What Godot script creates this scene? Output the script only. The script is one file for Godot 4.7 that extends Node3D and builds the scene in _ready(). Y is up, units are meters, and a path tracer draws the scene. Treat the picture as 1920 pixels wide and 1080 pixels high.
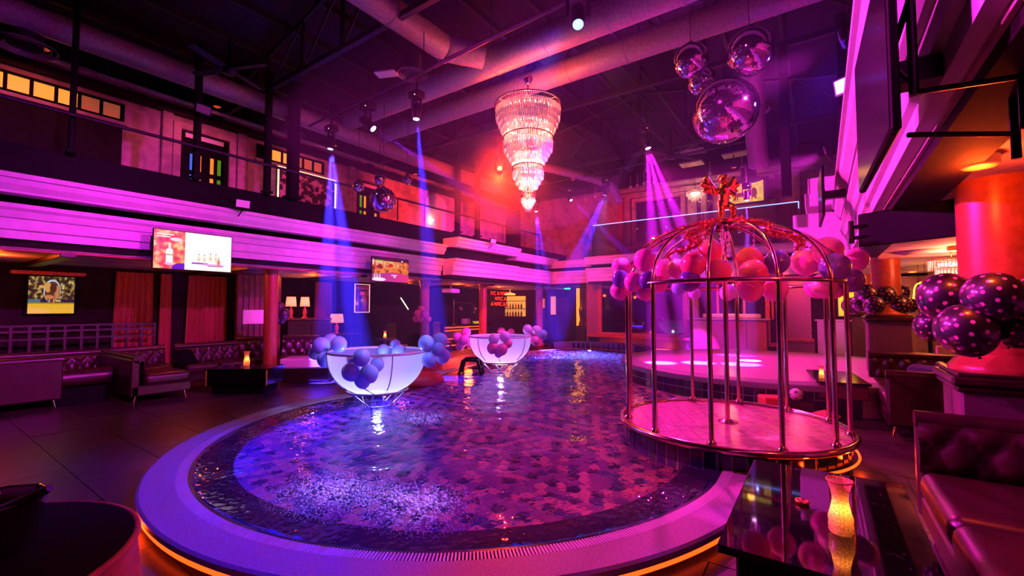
extends Node3D
# A nightclub hall with a round pool, seen from beside the right-hand balcony. Units are metres, y is up.
# The hall runs along -z; the left balcony stands at x = -8.85, the right one at x = 0.42, the far one at z = -14.5.

class MB:
	var v := PackedVector3Array()
	var n := PackedVector3Array()
	var u := PackedVector2Array()
	var i := PackedInt32Array()

	func quad(a: Vector3, b: Vector3, c: Vector3, d: Vector3) -> void:
		var nn := ((b - a).cross(c - a) + (c - a).cross(d - a)).normalized()
		var k := v.size()
		v.append_array(PackedVector3Array([a, b, c, d]))
		n.append_array(PackedVector3Array([nn, nn, nn, nn]))
		u.append_array(PackedVector2Array([Vector2(0, 1), Vector2(1, 1), Vector2(1, 0), Vector2(0, 0)]))
		i.append_array(PackedInt32Array([k, k + 2, k + 1, k, k + 3, k + 2]))

	func tri(a: Vector3, b: Vector3, c: Vector3) -> void:
		var nn := (b - a).cross(c - a).normalized()
		var k := v.size()
		v.append_array(PackedVector3Array([a, b, c]))
		n.append_array(PackedVector3Array([nn, nn, nn]))
		u.append_array(PackedVector2Array([Vector2(a.x, a.z), Vector2(b.x, b.z), Vector2(c.x, c.z)]))
		i.append_array(PackedInt32Array([k, k + 2, k + 1]))

	# rows of points; normal is (next column) x (next row), or the other way when flipped
	func grid(rows: Array, flip := false, wrap := false) -> void:
		var R := rows.size()
		var W: int = rows[0].size()
		var k := v.size()
		var nn := PackedVector3Array()
		nn.resize(R * W)
		var last := W if wrap else W - 1
		for r in R:
			v.append_array(rows[r])
			for c in W:
				u.append(Vector2(float(c) / maxi(last, 1), 1.0 - float(r) / maxi(R - 1, 1)))
		for r in R - 1:
			for c in last:
				var c2 := (c + 1) % W
				var a := r * W + c
				var b := r * W + c2
				var e := (r + 1) * W + c2
				var d := (r + 1) * W + c
				var f := (v[k + e] - v[k + a]).cross(v[k + d] - v[k + b])
				if flip:
					f = -f
					i.append_array(PackedInt32Array([k + a, k + b, k + e, k + a, k + e, k + d]))
				else:
					i.append_array(PackedInt32Array([k + a, k + e, k + b, k + a, k + d, k + e]))
				nn[a] += f
				nn[b] += f
				nn[e] += f
				nn[d] += f
		for q in nn.size():
			nn[q] = nn[q].normalized() if nn[q].length_squared() > 1e-16 else Vector3.UP
		n.append_array(nn)

	func box(c: Vector3, s: Vector3, b := Basis(), bev := 0.0) -> void:
		var h := s * 0.5
		if bev <= 0.0:
			var p := []
			for z in [-1, 1]:
				for y in [-1, 1]:
					for x in [-1, 1]:
						p.append(c + b * Vector3(h.x * x, h.y * y, h.z * z))
			quad(p[4], p[5], p[7], p[6])
			quad(p[1], p[0], p[2], p[3])
			quad(p[5], p[1], p[3], p[7])
			quad(p[0], p[4], p[6], p[2])
			quad(p[6], p[7], p[3], p[2])
			quad(p[0], p[1], p[5], p[4])
			return
		bev = minf(bev, minf(h.x, minf(h.y, h.z)) * 0.95)
		var g := h - Vector3.ONE * bev
		for ax in 3:
			for sg in [-1.0, 1.0]:
				var o := Vector3.ZERO
				o[ax] = h[ax] * sg
				var e1 := Vector3.ZERO
				var e2 := Vector3.ZERO
				e1[(ax + 1) % 3] = g[(ax + 1) % 3]
				e2[(ax + 2) % 3] = g[(ax + 2) % 3] * sg
				quad(c + b * (o - e1 - e2), c + b * (o + e1 - e2), c + b * (o + e1 + e2), c + b * (o - e1 + e2))
		for ax in 3:
			var b1 := (ax + 1) % 3
			var b2 := (ax + 2) % 3
			for s1 in [-1.0, 1.0]:
				for s2 in [-1.0, 1.0]:
					var pa := Vector3.ZERO
					pa[b1] = h[b1] * s1
					pa[b2] = g[b2] * s2
					var pb := Vector3.ZERO
					pb[b1] = g[b1] * s1
					pb[b2] = h[b2] * s2
					var e := Vector3.ZERO
					e[ax] = g[ax] * s1 * s2
					quad(c + b * (pa - e), c + b * (pa + e), c + b * (pb + e), c + b * (pb - e))
		for sx in [-1.0, 1.0]:
			for sy in [-1.0, 1.0]:
				for sz in [-1.0, 1.0]:
					var p0 := c + b * Vector3(h.x * sx, g.y * sy, g.z * sz)
					var p1 := c + b * Vector3(g.x * sx, h.y * sy, g.z * sz)
					var p2 := c + b * Vector3(g.x * sx, g.y * sy, h.z * sz)
					if sx * sy * sz > 0:
						tri(p0, p1, p2)
					else:
						tri(p0, p2, p1)

	# profile of (radius, height) from the bottom up, turned about y
	func lathe(prof: Array, seg := 24, xf := Transform3D(), a0 := 0.0, a1 := TAU) -> void:
		var full := absf(a1 - a0) > TAU - 0.001
		var cols := seg if full else seg + 1
		var rows := []
		for p in prof:
			var row := PackedVector3Array()
			for c in cols:
				var a := a0 + (a1 - a0) * c / seg
				row.append(xf * Vector3(p.x * cos(a), p.y, p.x * sin(a)))
			rows.append(row)
		grid(rows, true, full)

	func tube(path: Array, r: Variant, seg := 8, closed := false, flat := 1.0) -> void:
		var rows := []
		var m := path.size()
		var up := Vector3.UP
		var side := Vector3.ZERO
		for k in m:
			var t: Vector3
			if closed:
				t = (path[(k + 1) % m] - path[(k - 1 + m) % m]).normalized()
			else:
				t = (path[mini(k + 1, m - 1)] - path[maxi(k - 1, 0)]).normalized()
			if side == Vector3.ZERO:
				side = t.cross(Vector3.UP if absf(t.y) < 0.9 else Vector3.RIGHT).normalized()
			else:
				side = (side - t * side.dot(t)).normalized()
			up = side.cross(t).normalized()
			var rr: float = r[k] if r is Array else r
			var row := PackedVector3Array()
			for c in seg:
				var a := TAU * c / seg
				row.append(path[k] + side * cos(a) * rr + up * sin(a) * rr * flat)
			rows.append(row)
		if closed:
			rows.append(rows[0])
		grid(rows, false, true)
		if not closed:
			for e in [0, m - 1]:
				var row: PackedVector3Array = rows[e]
				for c in range(1, seg - 1):
					if e == 0:
						tri(row[0], row[c + 1], row[c])
					else:
						tri(row[0], row[c], row[c + 1])

	func ball(c: Vector3, r: Vector3, seg := 20, rings := 12, b := Basis()) -> void:
		var prof := []
		for k in rings + 1:
			var a := -PI / 2 + PI * k / rings
			prof.append(Vector2(maxf(cos(a), 0.0005), sin(a)))
		lathe(prof, seg, Transform3D(b * Basis.from_scale(r), c))

	# box with well-rounded edges and smooth shading
	func rbox(c: Vector3, s: Vector3, r: float, b := Basis(), steps := 4) -> void:
		var h := s * 0.5
		r = minf(r, minf(h.x, minf(h.y, h.z)) * 0.99)
		var g := h - Vector3.ONE * r
		var k := v.size()
		var W := 4 * (steps + 1)
		var R := 2 * (steps + 1)
		for lat in R:
			var sy := -1.0 if lat <= steps else 1.0
			var a := -PI / 2 + PI / 2 * (lat if lat <= steps else lat - 1) / steps
			for lon in W:
				var q := lon / (steps + 1)
				var o := PI / 2 * (q + float(lon % (steps + 1)) / steps)
				var d := Vector3(cos(o) * cos(a), sin(a), sin(o) * cos(a))
				var sx := 1.0 if q == 0 or q == 3 else -1.0
				var sz := 1.0 if q < 2 else -1.0
				v.append(c + b * (Vector3(g.x * sx, g.y * sy, g.z * sz) + d * r))
				n.append((b * d).normalized())
				u.append(Vector2(float(lon) / W, float(lat) / R))
		for lat in R - 1:
			for lon in W:
				var l2 := (lon + 1) % W
				var p := k + lat * W + lon
				var q := k + lat * W + l2
				var e := k + (lat + 1) * W + l2
				var d := k + (lat + 1) * W + lon
				i.append_array(PackedInt32Array([p, q, e, p, e, d]))
		for e in [0, R - 1]:
			for lon in range(1, W - 1):
				var p: int = k + e * W
				if e == 0:
					i.append_array(PackedInt32Array([p, p + lon + 1, p + lon]))
				else:
					i.append_array(PackedInt32Array([p, p + lon, p + lon + 1]))

	# flat polygon (x, z) as a slab between two heights
	func slab(poly: PackedVector2Array, y0: float, y1: float, top := true, bottom := true) -> void:
		var m := poly.size()
		var area := 0.0
		for k in m:
			area += poly[k].cross(poly[(k + 1) % m])
		var tris := Geometry2D.triangulate_polygon(poly)
		for t in range(0, tris.size(), 3):
			var a := poly[tris[t]]
			var b := poly[tris[t + 1]]
			var c := poly[tris[t + 2]]
			if (b - a).cross(c - a) > 0:
				var s := b
				b = c
				c = s
			if top:
				tri(Vector3(a.x, y1, a.y), Vector3(b.x, y1, b.y), Vector3(c.x, y1, c.y))
			if bottom:
				tri(Vector3(a.x, y0, a.y), Vector3(c.x, y0, c.y), Vector3(b.x, y0, b.y))
		for k in m:
			var a := poly[k]
			var b := poly[(k + 1) % m]
			if area > 0:
				var s := a
				a = b
				b = s
			if y1 > y0:
				quad(Vector3(a.x, y0, a.y), Vector3(b.x, y0, b.y), Vector3(b.x, y1, b.y), Vector3(a.x, y1, a.y))

	# band between two rings of points of equal count
	func band(p: Array, q: Array, flip := false, closed := true) -> void:
		var a := PackedVector3Array(p)
		var b := PackedVector3Array(q)
		grid([a, b], flip, closed)

	# a profile of (out, y) points swept straight from a to b; out is the horizontal direction the face looks to
	func moulding(prof: Array, a: Vector3, b: Vector3, out: Vector3) -> void:
		for k in prof.size() - 1:
			var p: Vector2 = prof[k]
			var q: Vector2 = prof[k + 1]
			var c0 := a + out * p.x + Vector3.UP * p.y
			var c1 := b + out * p.x + Vector3.UP * p.y
			var d0 := a + out * q.x + Vector3.UP * q.y
			var d1 := b + out * q.x + Vector3.UP * q.y
			var f := (d0 - c0).cross(c1 - c0)
			var hint := out * (p.y - q.y) + Vector3.UP * (q.x - p.x)
			if f.dot(hint) > 0:
				quad(c0, d0, d1, c1)
			else:
				quad(c0, c1, d1, d0)
		for e in [a, b]:
			var mid: Vector3 = e + out * -0.3
			var sgn: float = 1.0 if (e == b) else -1.0
			for k in prof.size() - 1:
				var p: Vector3 = e + out * prof[k].x + Vector3.UP * prof[k].y
				var q: Vector3 = e + out * prof[k + 1].x + Vector3.UP * prof[k + 1].y
				var r1: Vector3 = mid + Vector3.UP * prof[k + 1].y
				var r0: Vector3 = mid + Vector3.UP * prof[k].y
				if (q - p).cross(r1 - p).dot((b - a) * sgn) > 0:
					quad(p, q, r1, r0)
				else:
					quad(p, r0, r1, q)

	func add(o: MB, xf := Transform3D()) -> void:
		var k := v.size()
		for q in o.v.size():
			v.append(xf * o.v[q])
			n.append((xf.basis * o.n[q]).normalized())
		u.append_array(o.u)
		for q in o.i:
			i.append(q + k)

	func mesh() -> ArrayMesh:
		var a := []
		a.resize(Mesh.ARRAY_MAX)
		a[Mesh.ARRAY_VERTEX] = v
		a[Mesh.ARRAY_NORMAL] = n
		a[Mesh.ARRAY_TEX_UV] = u
		a[Mesh.ARRAY_INDEX] = i
		var m := ArrayMesh.new()
		m.add_surface_from_arrays(Mesh.PRIMITIVE_TRIANGLES, a)
		return m


var mats := {}
var counts := {}
var rng := RandomNumberGenerator.new()


func numbered(called: String) -> String:
	var k: int = counts.get(called, 0)
	counts[called] = k + 1
	return called if k == 0 else "%s_%03d" % [called, k]


# a top-level thing: a Node3D at its base whose children are its parts
func thing(called: String, label: String, category: String, at := Vector3.ZERO, turn := 0.0, group := "") -> Node3D:
	var o := Node3D.new()
	o.name = numbered(called)
	add_child(o)
	o.position = at
	o.rotation.y = turn
	o.set_meta("label", label)
	o.set_meta("category", category)
	if group:
		o.set_meta("group", group)
	return o


func part(parent: Node3D, called: String, m: Variant, material: Material, label := "") -> MeshInstance3D:
	var o := MeshInstance3D.new()
	o.name = called
	o.mesh = m.mesh() if m is MB else m
	o.material_override = material
	parent.add_child(o, true)
	if label:
		o.set_meta("label", label)
	return o


func solo(called: String, label: String, category: String, m: MB, material: Material, at := Vector3.ZERO, turn := 0.0, group := "") -> MeshInstance3D:
	var o := MeshInstance3D.new()
	o.name = numbered(called)
	o.mesh = m.mesh()
	o.material_override = material
	add_child(o)
	o.position = at
	o.rotation.y = turn
	o.set_meta("label", label)
	o.set_meta("category", category)
	if group:
		o.set_meta("group", group)
	return o


func struct(called: String, m: MB, material: Material, label := "") -> MeshInstance3D:
	var o := MeshInstance3D.new()
	o.name = called
	o.mesh = m.mesh()
	o.material_override = material
	add_child(o)
	o.set_meta("kind", "structure")
	if label:
		o.set_meta("label", label)
	return o


func copy(o: Node3D, label: String, at: Vector3, turn := 0.0) -> Node3D:
	var c: Node3D = o.duplicate()
	c.name = numbered(String(o.name).rstrip("0123456789").rstrip("_"))
	add_child(c)
	c.position = at
	c.rotation.y = turn
	c.set_meta("label", label)
	return c


func mat(key: String, col: Color, rough := 0.6, metal := 0.0) -> StandardMaterial3D:
	if mats.has(key):
		return mats[key]
	var m := StandardMaterial3D.new()
	m.resource_name = key
	m.albedo_color = col
	m.roughness = rough
	m.metallic = metal
	mats[key] = m
	return m


func glow(key: String, col: Color, energy: float) -> StandardMaterial3D:
	if mats.has(key):
		return mats[key]
	var m := mat(key, col, 0.5)
	m.emission_enabled = true
	m.emission = col
	m.emission_energy_multiplier = energy
	return m


func noise(seed_: int, freq: float, ramp: Array, size := 256, octaves := 4, cellular := false) -> NoiseTexture2D:
	var f := FastNoiseLite.new()
	f.seed = seed_
	f.frequency = freq
	f.fractal_octaves = octaves
	if cellular:
		f.noise_type = FastNoiseLite.TYPE_CELLULAR
	var t := NoiseTexture2D.new()
	t.noise = f
	t.width = size
	t.height = size
	t.seamless = true
	if ramp.size():
		var g := Gradient.new()
		g.offsets = PackedFloat32Array(ramp.map(func(r): return r[0]))
		g.colors = PackedColorArray(ramp.map(func(r): return r[1]))
		t.color_ramp = g
	return t


func grained(m: StandardMaterial3D, t: Texture2D, scale: float, world := true) -> StandardMaterial3D:
	m.albedo_texture = t
	m.uv1_triplanar = true
	m.uv1_world_triplanar = world
	m.uv1_scale = Vector3.ONE * scale
	return m


func relief(m: StandardMaterial3D, t: Texture2D, cm: float) -> StandardMaterial3D:
	m.heightmap_enabled = true
	m.heightmap_texture = t
	m.heightmap_scale = cm
	return m


func spot(at: Vector3, to: Vector3, col: Color, energy: float, angle: float, soft := 0.6, size := 0.03) -> SpotLight3D:
	var l := SpotLight3D.new()
	l.name = "spot"
	add_child(l, true)
	l.look_at_from_position(at, to, Vector3.UP if absf((to - at).normalized().y) < 0.98 else Vector3.RIGHT)
	l.light_color = col
	l.light_energy = energy
	l.spot_angle = angle
	l.spot_angle_attenuation = soft
	l.spot_range = 40.0
	l.spot_attenuation = 2.0
	l.light_size = size
	l.shadow_enabled = true
	return l


func omni(at: Vector3, col: Color, energy: float, size := 0.05) -> OmniLight3D:
	var l := OmniLight3D.new()
	l.name = "lamp_light"
	add_child(l, true)
	l.position = at
	l.light_color = col
	l.light_energy = energy
	l.omni_range = 40.0
	l.omni_attenuation = 2.0
	l.light_size = size
	l.shadow_enabled = true
	return l


func area(at: Vector3, to: Vector3, col: Color, energy: float, w: float, h: float) -> AreaLight3D:
	var l := AreaLight3D.new()
	l.name = "area_light"
	add_child(l, true)
	l.look_at_from_position(at, to, Vector3.UP if absf((to - at).normalized().y) < 0.98 else Vector3.RIGHT)
	l.light_color = col
	l.light_energy = energy
	l.area_size = Vector2(w, h)
	l.area_range = 40.0
	l.shadow_enabled = true
	return l


func ring(c: Vector3, r: float, seg := 48) -> Array:
	var p := []
	for k in seg:
		p.append(c + Vector3(cos(TAU * k / seg) * r, 0, sin(TAU * k / seg) * r))
	return p


func cyl(m: MB, a: Vector3, b: Vector3, r: float, seg := 10) -> void:
	m.tube([a, b], r, seg)


func smooth_path(pts: Array, per := 8, closed := false) -> Array:
	var out := []
	var m := pts.size()
	var last := m if closed else m - 1
	for k in last:
		for s in per:
			var t := float(s) / per
			var p0 = pts[(k - 1 + m) % m] if closed else pts[maxi(k - 1, 0)]
			var p1 = pts[k]
			var p2 = pts[(k + 1) % m]
			var p3 = pts[(k + 2) % m] if closed else pts[mini(k + 2, m - 1)]
			out.append(p1.cubic_interpolate(p2, p0, p3, t))
	if not closed:
		out.append(pts[m - 1])
	return out
const CAGE_LEFT := [
	[Vector3(-1.821, 2.009, -4.747), 0.107, "balloon_pink"],
	[Vector3(-1.797, 1.871, -4.649), 0.093, "balloon_purple"],
	[Vector3(-1.866, 1.743, -4.791), 0.102, "balloon_pink"],
	[Vector3(-1.539, 2.065, -4.696), 0.120, "balloon_pink"],
	[Vector3(-1.626, 1.827, -4.587), 0.102, "balloon_pink"],
	[Vector3(-1.452, 1.835, -4.525), 0.093, "balloon_purple"],
	[Vector3(-1.547, 1.733, -4.708), 0.103, "balloon_pink"],
	[Vector3(-1.463, 1.815, -4.945), 0.089, "balloon_pink"],
	[Vector3(-1.473, 1.992, -5.173), 0.117, "balloon_pink"],
]
const CAGE_MIDDLE := [
	[Vector3(-1.007, 1.974, -4.522), 0.119, "balloon_red"],
	[Vector3(-0.903, 2.123, -4.770), 0.118, "balloon_red"],
	[Vector3(-1.041, 1.819, -4.507), 0.104, "balloon_purple"],
	[Vector3(-0.790, 1.899, -4.556), 0.116, "balloon_red"],
	[Vector3(-1.448, 1.795, -5.689), 0.086, "balloon_pearl"],
	[Vector3(-1.310, 1.732, -5.911), 0.074, "balloon_lilac"],
	[Vector3(-1.241, 1.969, -4.848), 0.102, "balloon_rose"],
	[Vector3(-0.961, 1.745, -6.154), 0.101, "balloon_lilac"],
]
const CAGE_RIGHT := [
	[Vector3(-0.567, 2.021, -4.888), 0.126, "balloon_red"],
	[Vector3(-0.521, 1.879, -4.745), 0.127, "balloon_red"],
	[Vector3(-0.576, 1.746, -4.958), 0.127, "balloon_pink"],
	[Vector3(-0.340, 1.995, -4.987), 0.114, "balloon_purple"],
	[Vector3(-0.376, 1.748, -5.158), 0.123, "balloon_pink"],
	[Vector3(-0.482, 1.972, -5.194), 0.110, "balloon_red"],
]
const CAGE_END := [
	[Vector3(0.071, 2.136, -5.571), 0.143, "balloon_rose"],
	[Vector3(-0.126, 2.047, -5.682), 0.143, "balloon_rose"],
	[Vector3(0.120, 1.953, -5.371), 0.136, "balloon_purple"],
	[Vector3(0.031, 1.783, -5.623), 0.127, "balloon_pink"],
	[Vector3(0.115, 1.799, -5.803), 0.142, "balloon_pink"],
	[Vector3(0.262, 1.832, -5.660), 0.114, "balloon_purple"],
	[Vector3(0.335, 2.093, -6.185), 0.118, "balloon_pink"],
	[Vector3(-0.041, 1.780, -5.940), 0.118, "balloon_rose"],
]
const BOWL1_LEFT := [
	[Vector3(-6.129, 0.986, -3.810), 0.127, "balloon_pearl"],
	[Vector3(-5.824, 1.018, -3.900), 0.117, "balloon_pearl"],
	[Vector3(-6.192, 1.051, -4.007), 0.107, "balloon_pearl"],
	[Vector3(-6.304, 0.865, -3.817), 0.097, "balloon_pearl"],
	[Vector3(-5.950, 0.805, -3.762), 0.109, "balloon_pearl"],
]
const BOWL1_FRONT := [
	[Vector3(-4.912, 0.906, -3.626), 0.111, "balloon_pearl"],
	[Vector3(-5.074, 0.712, -3.585), 0.119, "balloon_pearl"],
	[Vector3(-4.838, 0.699, -3.689), 0.118, "balloon_pearl"],
	[Vector3(-5.036, 0.584, -3.740), 0.107, "balloon_pearl"],
	[Vector3(-4.915, 0.784, -3.875), 0.093, "balloon_pearl"],
	[Vector3(-5.210, 0.828, -3.728), 0.072, "balloon_pearl"],
]
const BOWL1_RIGHT := [
	[Vector3(-4.843, 1.026, -4.705), 0.119, "balloon_pearl"],
	[Vector3(-4.743, 1.058, -4.895), 0.113, "balloon_pearl"],
	[Vector3(-4.696, 0.938, -4.813), 0.103, "balloon_pearl"],
	[Vector3(-4.780, 0.785, -4.701), 0.110, "balloon_pearl"],
	[Vector3(-4.787, 0.813, -5.000), 0.115, "balloon_pearl"],
	[Vector3(-4.945, 0.827, -5.011), 0.091, "balloon_pearl"],
]
const BOWL1_BACK := [
	[Vector3(-5.855, 0.935, -4.980), 0.089, "balloon_pearl"],
	[Vector3(-5.937, 0.856, -4.806), 0.097, "balloon_pearl"],
	[Vector3(-5.696, 0.852, -4.913), 0.105, "balloon_pearl"],
]
const BOWL2_LEFT := [
	[Vector3(-6.752, 0.888, -7.531), 0.108, "balloon_rose"],
	[Vector3(-6.657, 0.991, -7.713), 0.110, "balloon_rose"],
	[Vector3(-6.549, 0.835, -7.553), 0.119, "balloon_rose"],
	[Vector3(-6.707, 0.695, -7.572), 0.108, "balloon_rose"],
	[Vector3(-6.669, 0.715, -7.842), 0.098, "balloon_rose"],
]
const BOWL2_FRONT := [
	[Vector3(-5.594, 0.908, -7.361), 0.111, "balloon_lilac"],
	[Vector3(-5.432, 0.949, -7.533), 0.111, "balloon_lilac"],
	[Vector3(-5.617, 0.719, -7.355), 0.122, "balloon_rose"],
	[Vector3(-5.434, 0.691, -7.423), 0.121, "balloon_rose"],
	[Vector3(-5.419, 0.811, -7.611), 0.101, "balloon_rose"],
	[Vector3(-5.580, 0.599, -7.510), 0.090, "balloon_rose"],
]
const BOWL2_RIGHT := [
	[Vector3(-5.398, 1.073, -8.343), 0.107, "balloon_lilac"],
	[Vector3(-5.285, 1.044, -8.545), 0.108, "balloon_lilac"],
	[Vector3(-5.118, 0.954, -8.545), 0.107, "balloon_pearl"],
	[Vector3(-5.215, 0.819, -8.363), 0.106, "balloon_rose"],
	[Vector3(-5.431, 0.930, -8.572), 0.097, "balloon_rose"],
]
const BOWL2_BACK := [
	[Vector3(-6.473, 0.960, -8.820), 0.105, "balloon_rose"],
	[Vector3(-6.337, 0.941, -9.038), 0.093, "balloon_rose"],
]
const COLUMN_NEAR := [
	[Vector3(0.723, 1.632, -4.284), 0.161, "balloon_polka"],
	[Vector3(0.887, 1.620, -4.008), 0.154, "balloon_polka"],
	[Vector3(0.676, 1.423, -4.506), 0.111, "balloon_polka"],
	[Vector3(0.761, 1.413, -4.017), 0.161, "balloon_polka"],
	[Vector3(1.017, 1.434, -4.072), 0.126, "balloon_polka"],
	[Vector3(1.151, 1.621, -4.217), 0.142, "balloon_polka"],
]
const COLUMN_FAR := [
	[Vector3(0.631, 1.790, -9.459), 0.152, "balloon_polka"],
	[Vector3(0.874, 1.761, -9.508), 0.150, "balloon_polka"],
	[Vector3(0.546, 1.632, -9.652), 0.137, "balloon_polka"],
	[Vector3(0.708, 1.593, -9.279), 0.147, "balloon_polka"],
	[Vector3(1.087, 1.612, -9.786), 0.152, "balloon_polka"],
	[Vector3(0.428, 1.588, -9.816), 0.141, "balloon_polka"],
	[Vector3(1.267, 1.596, -10.279), 0.121, "balloon_polka"],
	[Vector3(1.181, 1.826, -10.451), 0.124, "balloon_polka"],
]
const LOUNGE_DARK := [
	[Vector3(-9.633, 1.573, -4.995), 0.104, "balloon_polka"],
	[Vector3(-9.611, 1.459, -4.895), 0.103, "balloon_polka"],
	[Vector3(-9.561, 1.423, -5.054), 0.116, "balloon_polka"],
	[Vector3(-9.688, 1.307, -4.972), 0.093, "balloon_polka"],
	[Vector3(-9.703, 1.281, -5.085), 0.093, "balloon_polka"],
]
const LOUNGE_PINK := [
	[Vector3(-9.334, 1.505, -8.869), 0.106, "balloon_pink"],
	[Vector3(-9.349, 1.385, -8.743), 0.105, "balloon_pink"],
	[Vector3(-9.103, 1.386, -8.793), 0.120, "balloon_pink"],
	[Vector3(-9.291, 1.249, -8.791), 0.105, "balloon_pink"],
	[Vector3(-9.179, 1.232, -8.992), 0.091, "balloon_pink"],
	[Vector3(-9.553, 1.229, -8.853), 0.092, "balloon_pink"],
]


func _ready() -> void:
	rng.seed = 11
	# ---------- camera, environment ----------
	var cam := Camera3D.new()
	cam.name = "camera"
	add_child(cam)
	cam.position = Vector3(0, 1.55, 0)
	cam.rotation_order = EULER_ORDER_YXZ
	cam.rotation_degrees = Vector3(2.55, 34.9, 0)
	cam.fov = 66.1
	cam.near = 0.05
	cam.far = 200.0
	var we := WorldEnvironment.new()
	we.name = "environment"
	var env := Environment.new()
	env.background_mode = Environment.BG_COLOR
	env.background_color = Color(0.004, 0.003, 0.006)
	env.tonemap_mode = Environment.TONE_MAPPER_LINEAR
	env.tonemap_exposure = 1.0
	env.sdfgi_enabled = true
	env.ssao_enabled = true
	env.ssil_enabled = true
	env.volumetric_fog_enabled = true
	env.volumetric_fog_density = 0.0
	we.environment = env
	add_child(we)
	stage_lights()
	make_materials()
	build_shell()
	build_fascias()
	build_pool()
	build_stage()
	build_cage()
	build_bowls()
	build_roof()
	build_chandelier()
	build_mirror_balls()
	build_left_gallery()
	build_far_gallery()
	build_left_lounge()
	build_bar()
	build_far_ground()
	build_right()
	build_right_lounge()
	build_near()
	build_rig()


# Floods of the hall: each stands in the fitting that is built for it in build_rig(); those not aimed left are added.
const FLOODS := [
	# position, aim, colour, energy, half angle
	[Vector3(0.25, 4.95, -0.6), Vector3(-8.9, 2.4, -0.2), Color(0.95, 0.19, 0.98), 68.0, 21.0],
	[Vector3(0.25, 4.95, -3.9), Vector3(-8.9, 2.4, -3.9), Color(1.0, 0.19, 0.93), 82.0, 21.0],
	[Vector3(0.25, 4.95, -6.9), Vector3(-8.9, 2.4, -7.9), Color(1.0, 0.18, 0.92), 125.0, 21.0],
	[Vector3(0.12, 4.35, -9.75), Vector3(-8.9, 2.4, -12.6), Color(1.0, 0.17, 0.92), 165.0, 22.0],
	[Vector3(-8.72, 5.0, -3.14), Vector3(0.4, 2.6, -4.0), Color(1.0, 0.17, 0.84), 190.0, 28.0],
	[Vector3(-8.72, 5.0, -0.5), Vector3(0.4, 2.9, -1.6), Color(1.0, 0.17, 0.86), 150.0, 20.0],
	[Vector3(-3.5, 5.82, -1.1), Vector3(0.4, 2.9, -2.0), Color(1.0, 0.17, 0.86), 40.0, 26.0],
	[Vector3(-1.6, 5.82, -1.1), Vector3(0.1, 3.4, -9.7), Color(1.0, 0.18, 0.86), 130.0, 9.0],
	[Vector3(-3.6, 5.12, -11.42), Vector3(-0.5, 1.4, -9.2), Color(1.0, 0.13, 0.74), 74.0, 40.0],
]


func stage_lights() -> void:
	for f in FLOODS:
		spot(f[0], f[1], f[2], f[3], f[4], 0.7, 0.08)


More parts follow.
